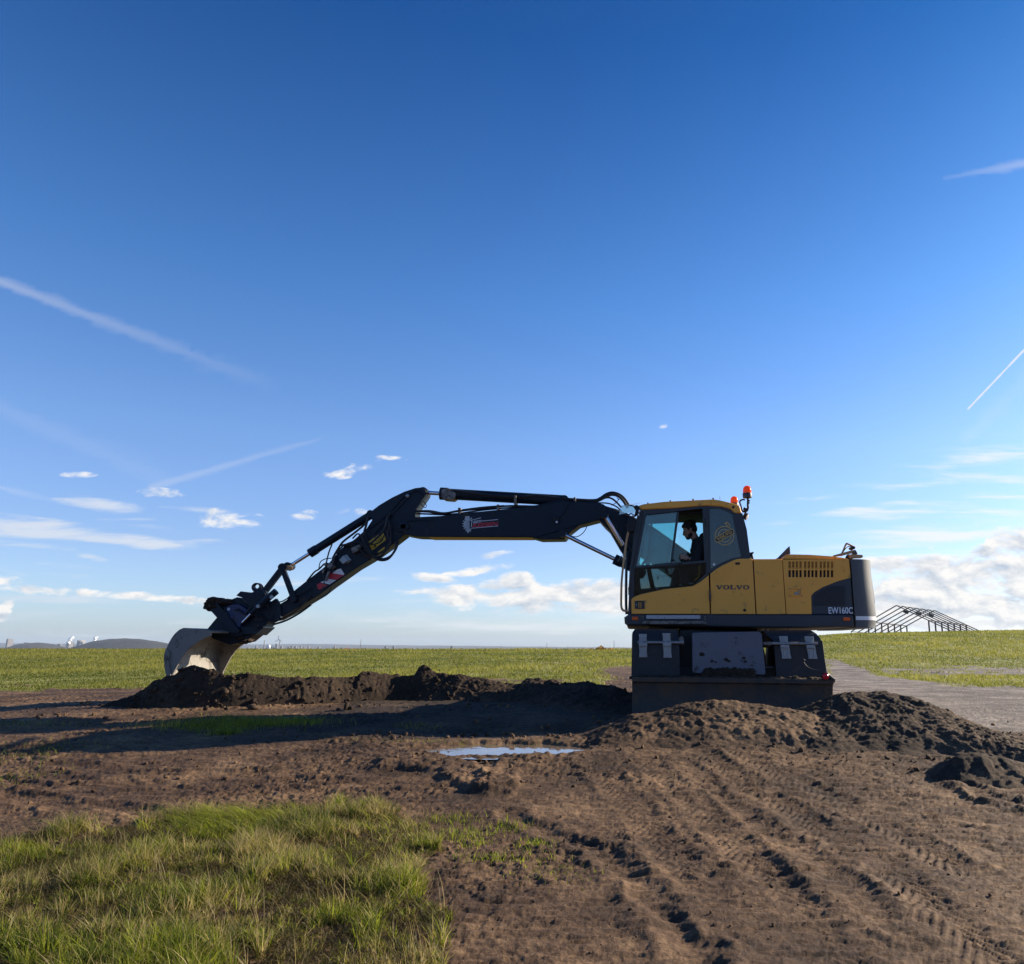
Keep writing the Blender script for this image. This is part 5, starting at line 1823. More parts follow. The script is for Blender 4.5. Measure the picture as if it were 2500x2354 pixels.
for i in range(7):
    y = 400 + i * 42
    mb.add(flat(A10((470, y - 18), (515, y + 12), (515, y + 24), (470, y - 6)), yd - 0.003), [(0, 1, 2, 3)])
    mb.add(flat(A10((562, y - 22), (522, y + 12), (522, y + 24), (562, y - 10)), yd - 0.003), [(0, 1, 2, 3)])
mb.build('sign_grain', 'letter_grey', bm_, smooth=0)
mb = MB()
for a, b, w in (((585, 388), (920, 302), 16), ((650, 372), (628, 578), 20), ((940, 402), (1440, 355), 16), ((615, 622), (1450, 548), 14)):
    (x0, y0), (x1, y1) = a, b
    L_ = math.hypot(x1 - x0, y1 - y0)
    nx, ny = -(y1 - y0) / L_ * w / 2, (x1 - x0) / L_ * w / 2
    mb.add(flat(A10((x0 - nx, y0 - ny), (x1 - nx, y1 - ny), (x1 + nx, y1 + ny), (x0 + nx, y0 + ny))), [(0, 1, 2, 3)])
mb.build('sign_line', 'letter_pale', bm_, smooth=0)
a, b = at(*one(A10, 690, 462), yd), at(*one(A10, 935, 378), yd)
text_mesh('eam', a.x, b.x, a.z, b.z, yd, slant=0.35, shear_up=0.12).build('lettering', 'letter_pale', bm_, smooth=0)
a, b = at(*one(A10, 675, 575), yd), at(*one(A10, 1435, 445), yd)
text_mesh('KEESEN', a.x, b.x, a.z, b.z, yd, slant=0.3, shear_up=0.075, bold=0.03).build('lettering', 'red', bm_, smooth=0)

# --- cylinders
def ram(name, p, q, Y, split, rb, rr, head=None, parent=None):
    """barrel from q towards p, chromed rod the rest of the way to p"""
    a, b = at(*p, Y), at(*q, Y)
    m = a + (b - a) * split
    d = (b - a).normalized()
    mb = MB().tube(m, b, rb, n=20)
    mb.tube(m - d * 0.01, m + d * 0.12, rb * 1.14, n=20)
    if head:
        mb.ppx(head, Y - 0.1, Y + 0.1)
    cyl = mb.build(name, 'boom', parent or EX)
    MB().tube(a, m, rr, n=18).build('rod', 'chrome', cyl)
    for e in (a, b):
        MB().tube(e + Vector((0, -0.10, 0)), e + Vector((0, 0.10, 0)), rb * 0.85, n=16).build('rod_eye', 'boom', cyl)
    return cyl


ram('lift_cylinder', one(A3, 1296, 470), (1568, 1398), YB - 0.06, 0.66, 0.075, 0.034)
ram('boom_cylinder', (1476, 1258), (1565, 1402), YB - 0.09, 0.53, 0.075, 0.036)
mb = MB()
mb.path([at(*p, YB - 0.16) for p in A9((830, 1480), (870, 1450), (900, 1400), (930, 1420), (910, 1480))], 0.008)
mb.path([at(*p, YB - 0.16) for p in A9((850, 1500), (890, 1430), (940, 1380), (1000, 1390))], 0.007)
mb.build_each('fitting', 'steel', EX)
ac = ram('arm_cylinder', one(A3, 262, 162), one(A3, 1310, 222), YB + 0.18, 0.12, 0.092, 0.034)
mb = MB().ppx(A3((390, 138), (430, 126), (470, 145), (497, 165), (490, 200), (470, 214), (400, 208), (390, 190)), YB + 0.06, YB + 0.30)
mb.build('gland', 'steel', ac, 0.01)
# --- hoses over the boom
mb = MB()
mb.path([at(*p, YB + 0.10) for p in A3((470, 150), (700, 178), (900, 196), (1050, 192), (1110, 188), (1250, 205), (1380, 216), (1530, 222), (1580, 205), (1620, 178), (1665, 165), (1715, 178), (1755, 210), (1790, 262))], 0.030)
mb.path([at(*p, YB + 0.17) for p in A3((1040, 200), (1110, 195), (1250, 213), (1380, 224), (1520, 230), (1575, 215), (1625, 188), (1672, 176), (1725, 195), (1765, 240), (1782, 275))], 0.026)
mb.path([at(*p, YB + 0.24) for p in A3((1500, 232), (1560, 222), (1620, 200), (1660, 205), (1700, 235), (1735, 275))], 0.016)
mb.path([at(*p, YB + 0.06) for p in A3((1470, 222), (1540, 224), (1590, 208), (1640, 180), (1700, 182), (1745, 220), (1775, 265))], 0.022)
mb.path([at(*p, YB + 0.05) for p in A3((1500, 240), (1620, 240), (1690, 262), (1735, 300))], 0.012)
mb.path([at(*p, YB + 0.08) for p in A3((1660, 258), (1690, 240), (1712, 215), (1700, 200), (1720, 215))], 0.006)
mb.path([at(*p, YB + 0.05) for p in A3((90, 300), (200, 302), (290, 305), (400, 318), (520, 300), (700, 280), (880, 262), (1000, 262), (1100, 262), (1200, 238), (1300, 222))], 0.016)
mb.path([at(*p, YB + 0.10) for p in A3((80, 312), (200, 318), (300, 322), (400, 326), (520, 318), (700, 292), (900, 275), (1050, 268), (1180, 250))], 0.014)
mb.path([at(*p, YB + 0.16) for p in A3((170, 300), (300, 296), (410, 312), (530, 292), (700, 270), (860, 258))], 0.010)
mb.path([at(*p, YB + 0.12) for p in A3((235, 215), (260, 232), (278, 258), (268, 275), (250, 262), (238, 232))], 0.006)
mb.path([at(*p, YB + 0.05) for p in A3((1355, 485), (1400, 492), (1440, 470), (1465, 440), (1478, 408))], 0.007)
mb.build_each('hose', 'rubber', bm_)
mb = MB()
for x, y, hh in ((522, 300, 26), (812, 272, 22), (940, 215, 34), (1385, 212, 16)):
    mb.ppx(A3((x - 8, y - hh), (x + 8, y - hh), (x + 9, y + hh), (x - 9, y + hh)), YB + 0.02, YB + 0.22)
mb.build_each('hose_clamp', 'steel', bm_, 0.004)

# --- dipper arm
DIP = A7((1640, 112), (1720, 104), (1760, 122), (1782, 160), (1776, 195), (1650, 385), (1640, 480), (1600, 580), (1500, 715), (1300, 870), (1110, 1005), (880, 1140), (560, 1365), (410, 1480), (0, 1725)) \
    + A8((1290, 890), (1200, 905), (1140, 850), (1180, 740), (1330, 650), (1480, 560)) + A7((0, 1515), (110, 1410), (300, 1260), (520, 1090), (700, 880), (860, 770), (1010, 640), (1090, 520), (1060, 490), (1095, 395), (1180, 330), (1340, 235), (1500, 158))
da = MB().ppx(DIP, YB + 0.03, YBF - 0.03).build('dipper_arm', 'boom', EX, 0.012)
mb = MB()
for pl, r in (((( 1060, 640), (1300, 440), (1480, 240), (1560, 200)), 0.010), (((1120, 700), (1330, 470), (1500, 290), (1600, 170), (1700, 160), (1740, 210)), 0.010)):
    mb.path([at(*p, YB + 0.02) for p in A7(*pl)], r)
mb.build_each('weld_seam', 'boom', da)
q = at(*one(A7, 1545, 215), YB + 0.02)
MB().lathe(q, (0, -1, 0), [(0, 0.03), (0.02, 0.03), (0.03, 0.015)], 12).build('grease_nipple', 'galv', da)
ca = MB().add(flat(A7((1040, 800), (1228, 672), (1268, 775), (1090, 912)), YB + 0.022), [(0, 1, 2, 3)]).build('warning_plate', 'caution', da, smooth=0)
mb = MB()
for a, b in (((1125, 745), (1205, 720)), ((1125, 745), (1150, 800)), ((1205, 720), (1210, 780)), ((1210, 780), (1150, 800))):
    (x0, y0), (x1, y1) = a, b
    L_ = math.hypot(x1 - x0, y1 - y0)
    nx, ny = -(y1 - y0) / L_ * 3, (x1 - x0) / L_ * 3
    mb.add(flat(A7((x0 - nx, y0 - ny), (x1 - nx, y1 - ny), (x1 + nx, y1 + ny), (x0 + nx, y0 + ny)), YB + 0.019), [(0, 1, 2, 3)])
for x, y, r in ((1190, 755, 9), (1175, 775, 8), (1198, 775, 7), (1130, 855, 16), (1105, 875, 9), (1215, 690, 6)):
    mb.add(flat(A7(*[(x + r * math.cos(R(60 * i)), y + r * math.sin(R(60 * i))) for i in range(6)]), YB + 0.019), [tuple(range(6))])
mb.build_each('pictogram', 'black', ca, smooth=0)
MB().add(flat(A7((1150, 940), (1250, 860), (1250, 890), (1160, 950)), YB + 0.022), [(0, 1, 2, 3)]).build('sticker', 'caution', da, smooth=0)
for pts, mm in ((((580, 1200), (650, 1150), (692, 1142), (735, 1210), (730, 1225)), 'white'), (((545, 1215), (580, 1200), (730, 1225), (640, 1285), (530, 1272)), 'red'), (((430, 1318), (530, 1272), (630, 1290), (545, 1345)), 'white'), (((385, 1345), (430, 1325), (520, 1355), (420, 1412), (398, 1400)), 'red')):
    MB().add(flat(A7(*pts), YB + 0.024), [tuple(range(len(pts)))]).build('hazard_stripe', mm, da, smooth=0)
mb = MB()
mb.ppx(A7((665, 1030), (730, 970), (790, 1040), (715, 1085)), YB - 0.05, YB + 0.03)
mb.ppx(A7((700, 990), (765, 960), (820, 1030), (775, 1080)), YB - 0.02, YB + 0.03)
mb.build('valve_block', 'galv', da, 0.008)
mb = MB()
mb.ppx(A7((460, 1080), (505, 1060), (520, 1085), (485, 1115)), YB - 0.08, YB + 0.03)
mb.ppx(A7((515, 1090), (570, 1060), (605, 1120), (560, 1150), (515, 1130)), YB - 0.08, YB + 0.03)
mb.ppx(A7((575, 990), (610, 970), (600, 1070), (570, 1060)), YB - 0.06, YB + 0.0)
mb.ppx(A7((520, 1180), (550, 1170), (520, 1260), (500, 1300), (480, 1300), (505, 1220)), YB - 0.06, YB + 0.0)
mb.ppx(A7((450, 1150), (480, 1140), (470, 1200), (445, 1200)), YB - 0.06, YB + 0.0)
mb.ppx(A7((820, 880), (930, 830), (950, 870), (900, 920), (840, 950)), YB - 0.06, YB + 0.03)
mb.build_each('coupling', 'steel', da, 0.006)
mb = MB()
for pl, r, dy in ((((1010, 560), (960, 610), (860, 690), (720, 800), (650, 900), (600, 985)), 0.018, 0.0), (((580, 830), (540, 930), (505, 1070)), 0.012, -0.02), (((1040, 480), (1015, 590), (990, 680), (1010, 760), (1060, 900), (1150, 1000), (1240, 1020), (1330, 980), (1400, 880), (1430, 780)), 0.020, -0.04),
                  (((960, 720), (1000, 830), (1080, 960), (1180, 1030), (1290, 1020), (1370, 930), (1400, 850), (1385, 800)), 0.020, -0.07), (((1300, 480), (1260, 600), (1290, 700), (1320, 800), (1280, 880), (1210, 980), (1100, 990), (1010, 900)), 0.018, -0.05),
                  (((1305, 530), (1325, 640), (1330, 740), (1310, 860), (1250, 930), (1120, 940), (1040, 930), (960, 830), (900, 800), (780, 840)), 0.009, -0.09), (((700, 850), (780, 840), (900, 870), (1000, 960), (1090, 1010)), 0.022, -0.03), (((640, 960), (690, 880), (760, 830), (860, 790), (930, 720), (900, 700), (840, 760)), 0.013, -0.05),
                  (((410, 1140), (430, 1060), (490, 1020), (570, 1010)), 0.008, -0.03), (((260, 1300), (350, 1190), (410, 1150), (470, 1090)), 0.014, -0.02), (((590, 985), (600, 1080), (545, 1170)), 0.010, -0.08), (((460, 1200), (475, 1300), (480, 1350), (450, 1400)), 0.008, -0.06), (((580, 1370), (540, 1450), (440, 1520)), 0.012, 0.06),
                  (((1290, 470), (1250, 640), (1100, 800), (1050, 830)), 0.018, -0.07), (((1035, 800), (1060, 830), (1130, 830), (1210, 790), (1240, 720)), 0.011, -0.09), (((1330, 430), (1290, 500), (1300, 620), (1280, 760)), 0.020, -0.05)):
    mb.path([at(*p, YB + dy) for p in A7(*pl)], r)
for pl, r, dy in ((((1872, 500), (1700, 680), (1550, 790), (1400, 870), (1230, 940)), 0.012, 0.02), (((1872, 640), (1740, 740), (1600, 830), (1440, 910), (1250, 970)), 0.016, 0.05), (((1872, 350), (1700, 470), (1560, 500), (1400, 590), (1330, 600)), 0.010, -0.02)):
    mb.path([at(*p, YB + dy) for p in A8(*pl)], r)
mb.build_each('hose', 'rubber', da)
q = at(*one(A8, 1250, 835), YB)
MB().lathe(q + Vector((0, 0.05, 0)), (0, -1, 0), [(0, 0.10), (0.05, 0.10), (0.055, 0.06), (0.07, 0.055), (0.07, 0.02), (0.08, 0.015), (0.08, 0.001)], 22).build('pivot_pin', 'boom', da)
# --- bucket cylinder and links
LP = (689, 1385)
bc = ram('bucket_cylinder', one(A2, 985, 632), (908, 1256), YB + 0.18, 0.25, 0.068, 0.030)
for yy in (YB + 0.0, YB + 0.30):
    mb = MB()
    p = [at(*LP, yy), at(*one(A8, 1590, 555), yy)]
    mb.bar(p[0], p[1], 0.085, 0.05, (0, 1, 0))
    mb.tube(p[1] + Vector((0, -0.04, 0)), p[1] + Vector((0, 0.04, 0)), 0.055, n=18)
    mb.build('link_arm', 'boom', EX, 0.008)
MB().tube(at(*LP, YB - 0.05), at(*LP, YBF + 0.03), 0.066, n=20).build('link_pin', 'boom', EX)
mb = MB()
for yy in (YB + 0.07, YB + 0.25):
    mb.bar(at(690, 1388, yy), at(*one(A8, 1045, 520), yy), 0.10, 0.07, (0, 1, 0))
mb.build_each('push_link', 'boom', EX, 0.01)
mb = MB()
for k_ in range(3):
    mb.tube(at(698 + 5 * k_, 1386 + k_, YB + 0.03), at(698 + 5 * k_, 1386 + k_, YB + 0.06), 0.042, n=14)
mb.build_each('link_spacer', 'tan', EX, 0.004)

# --- quick coupler and tilt-rotator
tr = MB()
for yy in (YB - 0.02, YBF - 0.06):
    tr.ppx(A8((640, 495), (715, 425), (880, 445), (920, 440), (930, 410), (1040, 395), (1120, 420), (1160, 480), (1150, 560), (1200, 600), (1290, 540), (1370, 680), (1370, 860), (1330, 910), (1180, 900), (1080, 800), (960, 660), (860, 700), (800, 600), (740, 530)), yy, yy + 0.08)
tr.ppx(A8((560, 560), (660, 520), (760, 560), (860, 700), (1000, 700), (1180, 880), (1120, 1000), (960, 1130), (760, 1090), (600, 960), (480, 760)), YB + 0.04, YBF - 0.03)
tl_ = tr.build('quick_coupler', 'boom', EX, 0.01)
hk = [(975 + 82 * math.cos(R(a)), 365 + 78 * math.sin(R(a))) for a in range(60, 420, 15)]
hk2 = [(972 + 46 * math.cos(R(a)), 345 + 36 * math.sin(R(a))) for a in range(60, 420, 15)]
MB().plate(A8(*hk), [A8(*hk2)], YB + 0.10, YB + 0.18).build('lifting_eye', 'boom', tl_, 0.006)
for (x, y), r in (((1050, 505), 0.085),):
    q = at(*one(A8, x, y), YB - 0.02)
    MB().lathe(q, (0, -1, 0), [(0, r), (0.02, r), (0.022, r * .75), (0.03, r * .7), (0.03, r * .4), (0.04, r * .35), (0.04, 0.001)], 22).build('pivot_pin', 'boom', tl_)
tc_ = MB()
a, b, c_ = at(*one(A8, 1300, 425), YB - 0.13), at(*one(A8, 985, 690), YB - 0.13), at(*one(A8, 745, 935), YB - 0.13)
tc_.tube(a, b, 0.055, n=18)
tc_.tube(b, b + (c_ - b) * 0.42, 0.034, n=16)
tcy = tc_.build('tilt_cylinder', 'boom', EX)
MB().tube(b + (c_ - b) * 0.4, c_, 0.016, n=12).build('rod', 'chrome', tcy)
q = at(*one(A8, 1012, 672), YB - 0.17)
mb = MB()
mb.tube(q, q + Vector((0, -0.03, 0)), 0.028, n=10)
q = at(*one(A8, 1230, 520), YB - 0.17)
mb.tube(q, q + Vector((0, -0.02, 0)), 0.03, n=10)
mb.build_each('fitting', 'galv', tcy)
rt = MB()
rt.ppx(A8((470, 690), (560, 640), (700, 640), (790, 700), (900, 800), (830, 880), (730, 960), (690, 1050), (560, 900), (470, 780)), YB - 0.06, YBF + 0.05)
q = at(*one(A8, 640, 900), YB + 0.18)
ax = (at(*one(A8, 500, 1060), YB + 0.18) - at(*one(A8, 820, 640), YB + 0.18)).normalized()
rt.lathe(at(*one(A8, 760, 720), YB + 0.18), ax, [(0, 0.20), (0.10, 0.25), (0.22, 0.25), (0.24, 0.21), (0.34, 0.21), (0.36, 0.16)], 26)
ro = rt.build('tilt_rotator', 'blue', EX, 0.01)
q = at(*one(A8, 528, 718), YB - 0.065)
MB().lathe(q, (0, -1, 0), [(0, 0.024), (0.012, 0.024), (0.013, 0.01), (0.008, 0.001)], 16).build('pin_washer', 'decal_grey', ro)
mb = MB()
for pl, r in ((((620, 735), (660, 725), (690, 710)), 0.010), (((460, 700), (480, 780), (530, 820)), 0.010), (((920, 800), (980, 830), (1010, 820)), 0.014), (((940, 880), (990, 860), (950, 920)), 0.013), (((1010, 910), (1060, 880), (1050, 870)), 0.015), (((930, 970), (1000, 990), (940, 1030)), 0.014), (((700, 740), (780, 800), (830, 760), (900, 680)), 0.014), (((1100, 640), (1160, 670), (1180, 660)), 0.018), (((830, 730), (900, 690), (930, 700)), 0.012)):
    mb.path([at(*p, YB - 0.09) for p in A8(*pl)], r)
mb.build_each('hose', 'rubber', ro)
# lower hitch: the jaw that grips the bucket, with its mud-caked top
hi = MB()
hi.ppx(A8((190, 640), (215, 590), (270, 540), (330, 560), (360, 640), (700, 1060), (690, 1110), (560, 1100), (320, 850), (200, 715)), YB - 0.10, YB + 0.02)
hi.ppx(A8((190, 640), (215, 590), (270, 540), (330, 560), (360, 640), (700, 1060), (690, 1110), (560, 1100), (320, 850), (200, 715)), YBF - 0.04, YBF + 0.08)
hi.ppx(A8((330, 850), (470, 760), (760, 1000), (1080, 1000), (1090, 1015), (950, 1140), (800, 1130), (640, 1180), (160, 1055)), YB - 0.04, YBF + 0.02)
hi.ppx(A8((230, 560), (420, 600), (560, 660), (540, 720), (400, 720), (220, 700)), YB - 0.02, YBF + 0.0)
hb = hi.build('hitch', 'boom', EX, 0.012)
mb = MB()
rq = random.Random(4)
for x, y, r in ((250, 560, .05), (300, 548, .055), (345, 565, .05), (400, 560, .045), (440, 585, .05), (500, 580, .055), (520, 630, .05), (215, 610, .055), (210, 660, .05), (235, 690, .04), (470, 605, .05), (410, 530, .02), (270, 600, .05), (285, 650, .05)):
    q = at(*one(A8, x, y), YB + rq.uniform(-0.08, 0.15))
    mb.ball((q.x, q.y, q.z - 0.02), r * 1.5, 0.10, r * 0.95, 14, 10, 0.28, int(x))
tag(mb.build('caked_mud', 'soil', hb), None, None, None, 'stuff')
mb = MB()
for x, y, r in ((740, 1190, .045), (780, 1200, .05), (830, 1150, .05), (870, 1190, .05), (910, 1150, .045), (800, 1240, .04), (850, 1230, .045), (720, 1250, .04), (930, 1130, .035), (760, 1110, .03)):
    q = at(*one(A8, x, y), YB + rq.uniform(0.0, 0.25))
    mb.ball((q.x, q.y, q.z), r * 1.3, 0.09, r, 12, 9, 0.3, int(x * 3))
tag(mb.build('caked_mud', 'soil', hb), None, None, None, 'stuff')

# --- bucket, turned half towards the camera
phi = R(84)
AX = Vector((math.cos(phi), math.sin(phi), 0))
P0 = at(406, 1648, 12.22)
WB = 1.27
OUT = [(409, 1662), (404, 1632), (401.5, 1607), (404, 1589.6), (408, 1579), (413, 1568), (420, 1556), (428, 1546), (438, 1537.5), (448, 1533), (457, 1533.5), (466, 1536), (483, 1537), (501, 1537.5), (513, 1541)]
INN = [(514, 1552), (501, 1557.5), (490, 1563), (478, 1571), (469, 1577), (456, 1589), (444.5, 1603.7), (437, 1617), (430, 1630), (422, 1645), (418, 1662)]
n_ = AX
on = [on_plane(x, y, P0, n_) for x, y in OUT]
inn = [on_plane(x, y, P0, n_) for x, y in INN]
MV = Vector((math.sin(phi), -math.cos(phi), 0))


def mz(p):
    d = p - P0
    return d.dot(MV), p.z


def from_mz(m, z, s):
    v = P0 + MV * m + AX * s
    return Vector((v.x, v.y, z))


side = [mz(p) for p in on + inn]
bk_ = MB()
tri = tessellate_polygon([[Vector((a, b, 0)) for a, b in side]])
k_ = len(side)
for s0, s1 in ((0, 0.03), (WB - 0.03, WB)):
    vs = [from_mz(a, b, s0) for a, b in side] + [from_mz(a, b, s1) for a, b in side]
    fs = [tuple(t) for t in tri] + [tuple(i + k_ for i in t[::-1]) for t in tri] + [(i, (i + 1) % k_, (i + 1) % k_ + k_, i + k_) for i in range(k_)]
    bk_.add(vs, fs)
oc = [mz(p) for p in on]
cm_, cz_ = sum(a for a, b in oc) / len(oc) + 0.2, sum(b for a, b in oc) / len(oc)
ic = []
for i, (a, b) in enumerate(oc):
    pa, pb = oc[max(i - 1, 0)], oc[min(i + 1, len(oc) - 1)]
    tx, tz = pb[0] - pa[0], pb[1] - pa[1]
    L_ = math.hypot(tx, tz)
    nx, nz_ = tz / L_, -tx / L_
    if (cm_ - a) * nx + (cz_ - b) * nz_ < 0:
        nx, nz_ = -nx, -nz_
    ic.append((a + nx * 0.028, b + nz_ * 0.028))
prof = [(a, b) for a, b in oc] + ic[::-1]
kk = len(prof)
vs = [from_mz(a, b, 0.004) for a, b in prof] + [from_mz(a, b, WB - 0.004) for a, b in prof]
fs = [(i, (i + 1) % kk, (i + 1) % kk + kk, i + kk) for i in range(kk)]
bk_.add(vs, fs)
bu = bk_.build('bucket', 'bucket', EX, smooth=30)
# wear strips on the side plate, fixing ears under the hitch
mb = MB()
ws = [mz(on_plane(x, y, P0, n_)) for x, y in ((402, 1600), (407, 1583), (416, 1590), (414, 1618), (420, 1655), (408, 1655), (403, 1625))]
vs = [from_mz(a, b, -0.022) for a, b in ws] + [from_mz(a, b, 0.002) for a, b in ws]
k2 = len(ws)
mb.add(vs, [tuple(range(k2 - 1, -1, -1)), tuple(range(k2, 2 * k2))] + [(i, (i + 1) % k2, (i + 1) % k2 + k2, i + k2) for i in range(k2)])
mb.build('wear_plate', 'bucket', bu, 0.004)
mb = MB()
mb.ppx([(505, 1545), (523, 1515), (560, 1520), (600, 1545), (622, 1548), (600, 1566), (560, 1575), (520, 1560)], YB + 0.02, YBF)
mb.build('mounting_ear', 'boom', bu, 0.01)

# --- undercarriage: seen from its end, the upper part swung across it
yu = 10.98


def guard(left, right, ztop_px, zbot_px, name):
    """a mudguard: flap towards the camera, rounded over the tyre"""
    zt, zbm = at(1700, ztop_px, yu + 0.25).z, at(1700, zbot_px, yu).z
    prof = [(yu, zbm), (yu, zbm + 0.2), (yu, zt - 0.22)]
    for i in range(1, 8):
        t = math.pi / 2 * i / 7
        prof.append((yu + 0.25 - 0.25 * math.cos(t), zt - 0.22 + 0.22 * math.sin(t)))
    prof += [(yu + 0.55, zt), (yu + 0.85, zt - 0.06), (yu + 1.05, zt - 0.22)]
    vs = []
    for off in (0.0, 0.025):
        for i, (y, z) in enumerate(prof):
            pyy = np.interp(z, [zbm, zt], [zbot_px, ztop_px])
            xl = at(np.interp(pyy, *left), pyy, yu).x
            xr = at(np.interp(pyy, *right), pyy, yu).x
            dy = off if i < 3 else off * 0.5
            dz = 0 if i < 3 else -off
            vs += [(xl, y + dy, z + dz), (xr, y + dy, z + dz)]
    m = len(prof)
    fs = []
    for i in range(m - 1):
        a = 2 * i
        fs.append((a, a + 1, a + 3, a + 2))
        b = 2 * m + 2 * i
        fs.append((b, b + 2, b + 3, b + 1))
        fs.append((a, a + 2, b + 2, b))
        fs.append((a + 1, b + 1, b + 3, a + 3))
    fs += [(0, 2 * m, 2 * m + 1, 1), (2 * m - 2, 2 * m - 1, 4 * m - 1, 4 * m - 2)]
    return MB().add(vs, fs).build(name, 'guard', EX, smooth=50)


g1_ = guard(([1536, 1546, 1650], [1550, 1543, 1541.5]), ([1536, 1545, 1600, 1650], [1653, 1656.5, 1659, 1660]), 1536, 1650, 'mudguard')
g2_ = guard(([1536, 1545, 1562, 1657], [1880, 1868, 1888, 1897]), ([1538, 1548, 1562, 1650], [1986, 1997, 2005, 2021]), 1539, 1657, 'mudguard')
MB().ppx(A1((1165, 1120), (1500, 1120), (1532, 1362), (1340, 1372), (1330, 1384), (1180, 1384)), yu - 0.012, yu + 0.0).build('guard_flap', 'guard', g2_, 0.006)
for gd, xs in ((g1_, ((225, 282, 1073, 228, 285, 1236), (389, 446, 1068, 397, 456, 1239))), (g2_, ((1197, 1258, 1088, 1220, 1285, 1245), (1373, 1436, 1090, 1404, 1467, 1247)))):
    for x0, x1, y0, x2, x3, y1 in xs:
        ym = (y0 + y1) / 2 - 8
        f = lambda x_, xx_, t: x_ + (xx_ - x_) * t
        mb = MB()
        for ta, tb in ((0.0, 0.40), (0.50, 1.0)):
            pts = [(f(x0, x2, ta), f(y0, y1, ta)), (f(x1, x3, ta), f(y0, y1, ta)), (f(x1, x3, (ta + tb) / 2) - 3, f(y0, y1, (ta + tb) / 2)), (f(x1, x3, tb), f(y0, y1, tb)), (f(x0, x2, tb), f(y0, y1, tb)), (f(x0, x2, (ta + tb) / 2) + 3, f(y0, y1, (ta + tb) / 2))]
            mb.ppx(A1(*pts), yu - 0.035, yu - 0.012)
            xm, w_ = f((x0 + x1) / 2, (x2 + x3) / 2, (ta + tb) / 2), 16
            mb.ppx(A1((xm - w_, f(y0, y1, ta) + 12), (xm - w_ + 7, f(y0, y1, ta) + 12), (xm - w_ + 9, f(y0, y1, tb) - 12), (xm - w_ + 2, f(y0, y1, tb) - 12)), yu - 0.045, yu - 0.033)
            mb.ppx(A1((xm + w_ - 7, f(y0, y1, ta) + 12), (xm + w_, f(y0, y1, ta) + 12), (xm + w_ + 2, f(y0, y1, tb) - 12), (xm + w_ - 5, f(y0, y1, tb) - 12)), yu - 0.045, yu - 0.033)
        xm = f((x0 + x1) / 2, (x2 + x3) / 2, 0.45)
        mb.ppx(A1((xm - 29, f(y0, y1, .38)), (xm + 30, f(y0, y1, .38)), (xm + 30, f(y0, y1, .52)), (xm - 29, f(y0, y1, .52))), yu - 0.075, yu - 0.03)
        mb.build('clamp_strap', 'galv', gd, 0.004)
for gd, (xa, xb, yy) in ((g1_, (215, 538, 1132)), (g2_, (1145, 1468, 1139))):
    MB().tube(at(*one(A1, xa, yy), yu - 0.05), at(*one(A1, xb, yy), yu - 0.05), 0.019, n=14).build('clamp_rail', 'rail', gd)
mb = MB()
mb.ppx(A1((495, 1115), (520, 1085), (538, 1100), (540, 1150), (505, 1145)), yu + 0.02, yu + 0.16)
mb.ppx(A1((1085, 1130), (1145, 1125), (1145, 1155), (1095, 1150)), yu + 0.02, yu + 0.16)
mb.build_each('rail_bracket', 'steel', EX, 0.006)
pl = MB().ppx(A1((597, 1072), (606, 1064), (1055, 1057), (1070, 1064), (1078, 1082), (1106, 1345), (1098, 1358), (610, 1347), (600, 1335)), yu - 0.02, yu + 0.10).build('end_plate', 'plate', EX, 0.012)
mb = MB()
for i in range(26):
    x = 680 + i * 13.5
    q = at(*one(A1, x, 1352 - 7 * abs(math.sin(i * 0.9))), yu - 0.03)
    mb.ball((q.x, q.y, q.z), 0.05, 0.035, 0.045 + 0.03 * abs(math.sin(i * 1.7)), 10, 8, 0.3, i)
for x, y, r in ((665, 1215, .025), (735, 1262, .017), (830, 1250, .022), (850, 1262, .015), (955, 1240, .016), (965, 1265, .014), (760, 1268, .012), (900, 1100, .008), (1010, 1290, .012)):
    q = at(*one(A1, x, y), yu - 0.022)
    mb.ball((q.x, q.y, q.z), r * 1.4, 0.012, r, 10, 8, 0.3, int(x))
tag(mb.build('caked_mud', 'soil', pl), None, None, None, 'stuff')
mb = MB()
mb.ppx(A1((508, 1046), (1048, 1058), (1085, 1090), (1110, 1400), (500, 1400), (505, 1085)), yu + 0.25, 14.6)
mb.ppx(A1((505, 1300), (1170, 1300), (1170, 1400), (505, 1400)), yu + 0.15, 14.6)
mb.build('chassis', 'black', EX, 0.02)
mb = MB()
for k_ in range(4):
    mb.path([at(*p, yu + 0.18) for p in A1((1060, 1090), (1085 + 6 * k_, 1085 + 9 * k_), (1100, 1120 + 8 * k_), (1090, 1160))], 0.012)
mb.path([at(*p, yu + 0.3) for p in A1((1050, 1055), (1090, 1058), (1110, 1045), (1116, 1030))], 0.009)
mb.path([at(*p, yu + 0.6) for p in A1((1258, 1058), (1262, 1035))], 0.005)
mb.tube(at(*one(A1, 1100, 1306), yu), at(*one(A1, 1152, 1306), yu), 0.02)
mb.build_each('hose', 'rubber', EX)
mb = MB()
q = at(*one(A1, 780, 1040), 12.75)
cx_, cz0 = cen.x, at(1787, 1540, 12.75).z
mb.lathe((cx_, 12.75, cz0 - 0.22), (0, 0, 1), [(0, 0.66), (0.12, 0.66), (0.13, 0.60), (0.26, 0.60)], 36)
mb.build('slew_ring', 'steel', EX)
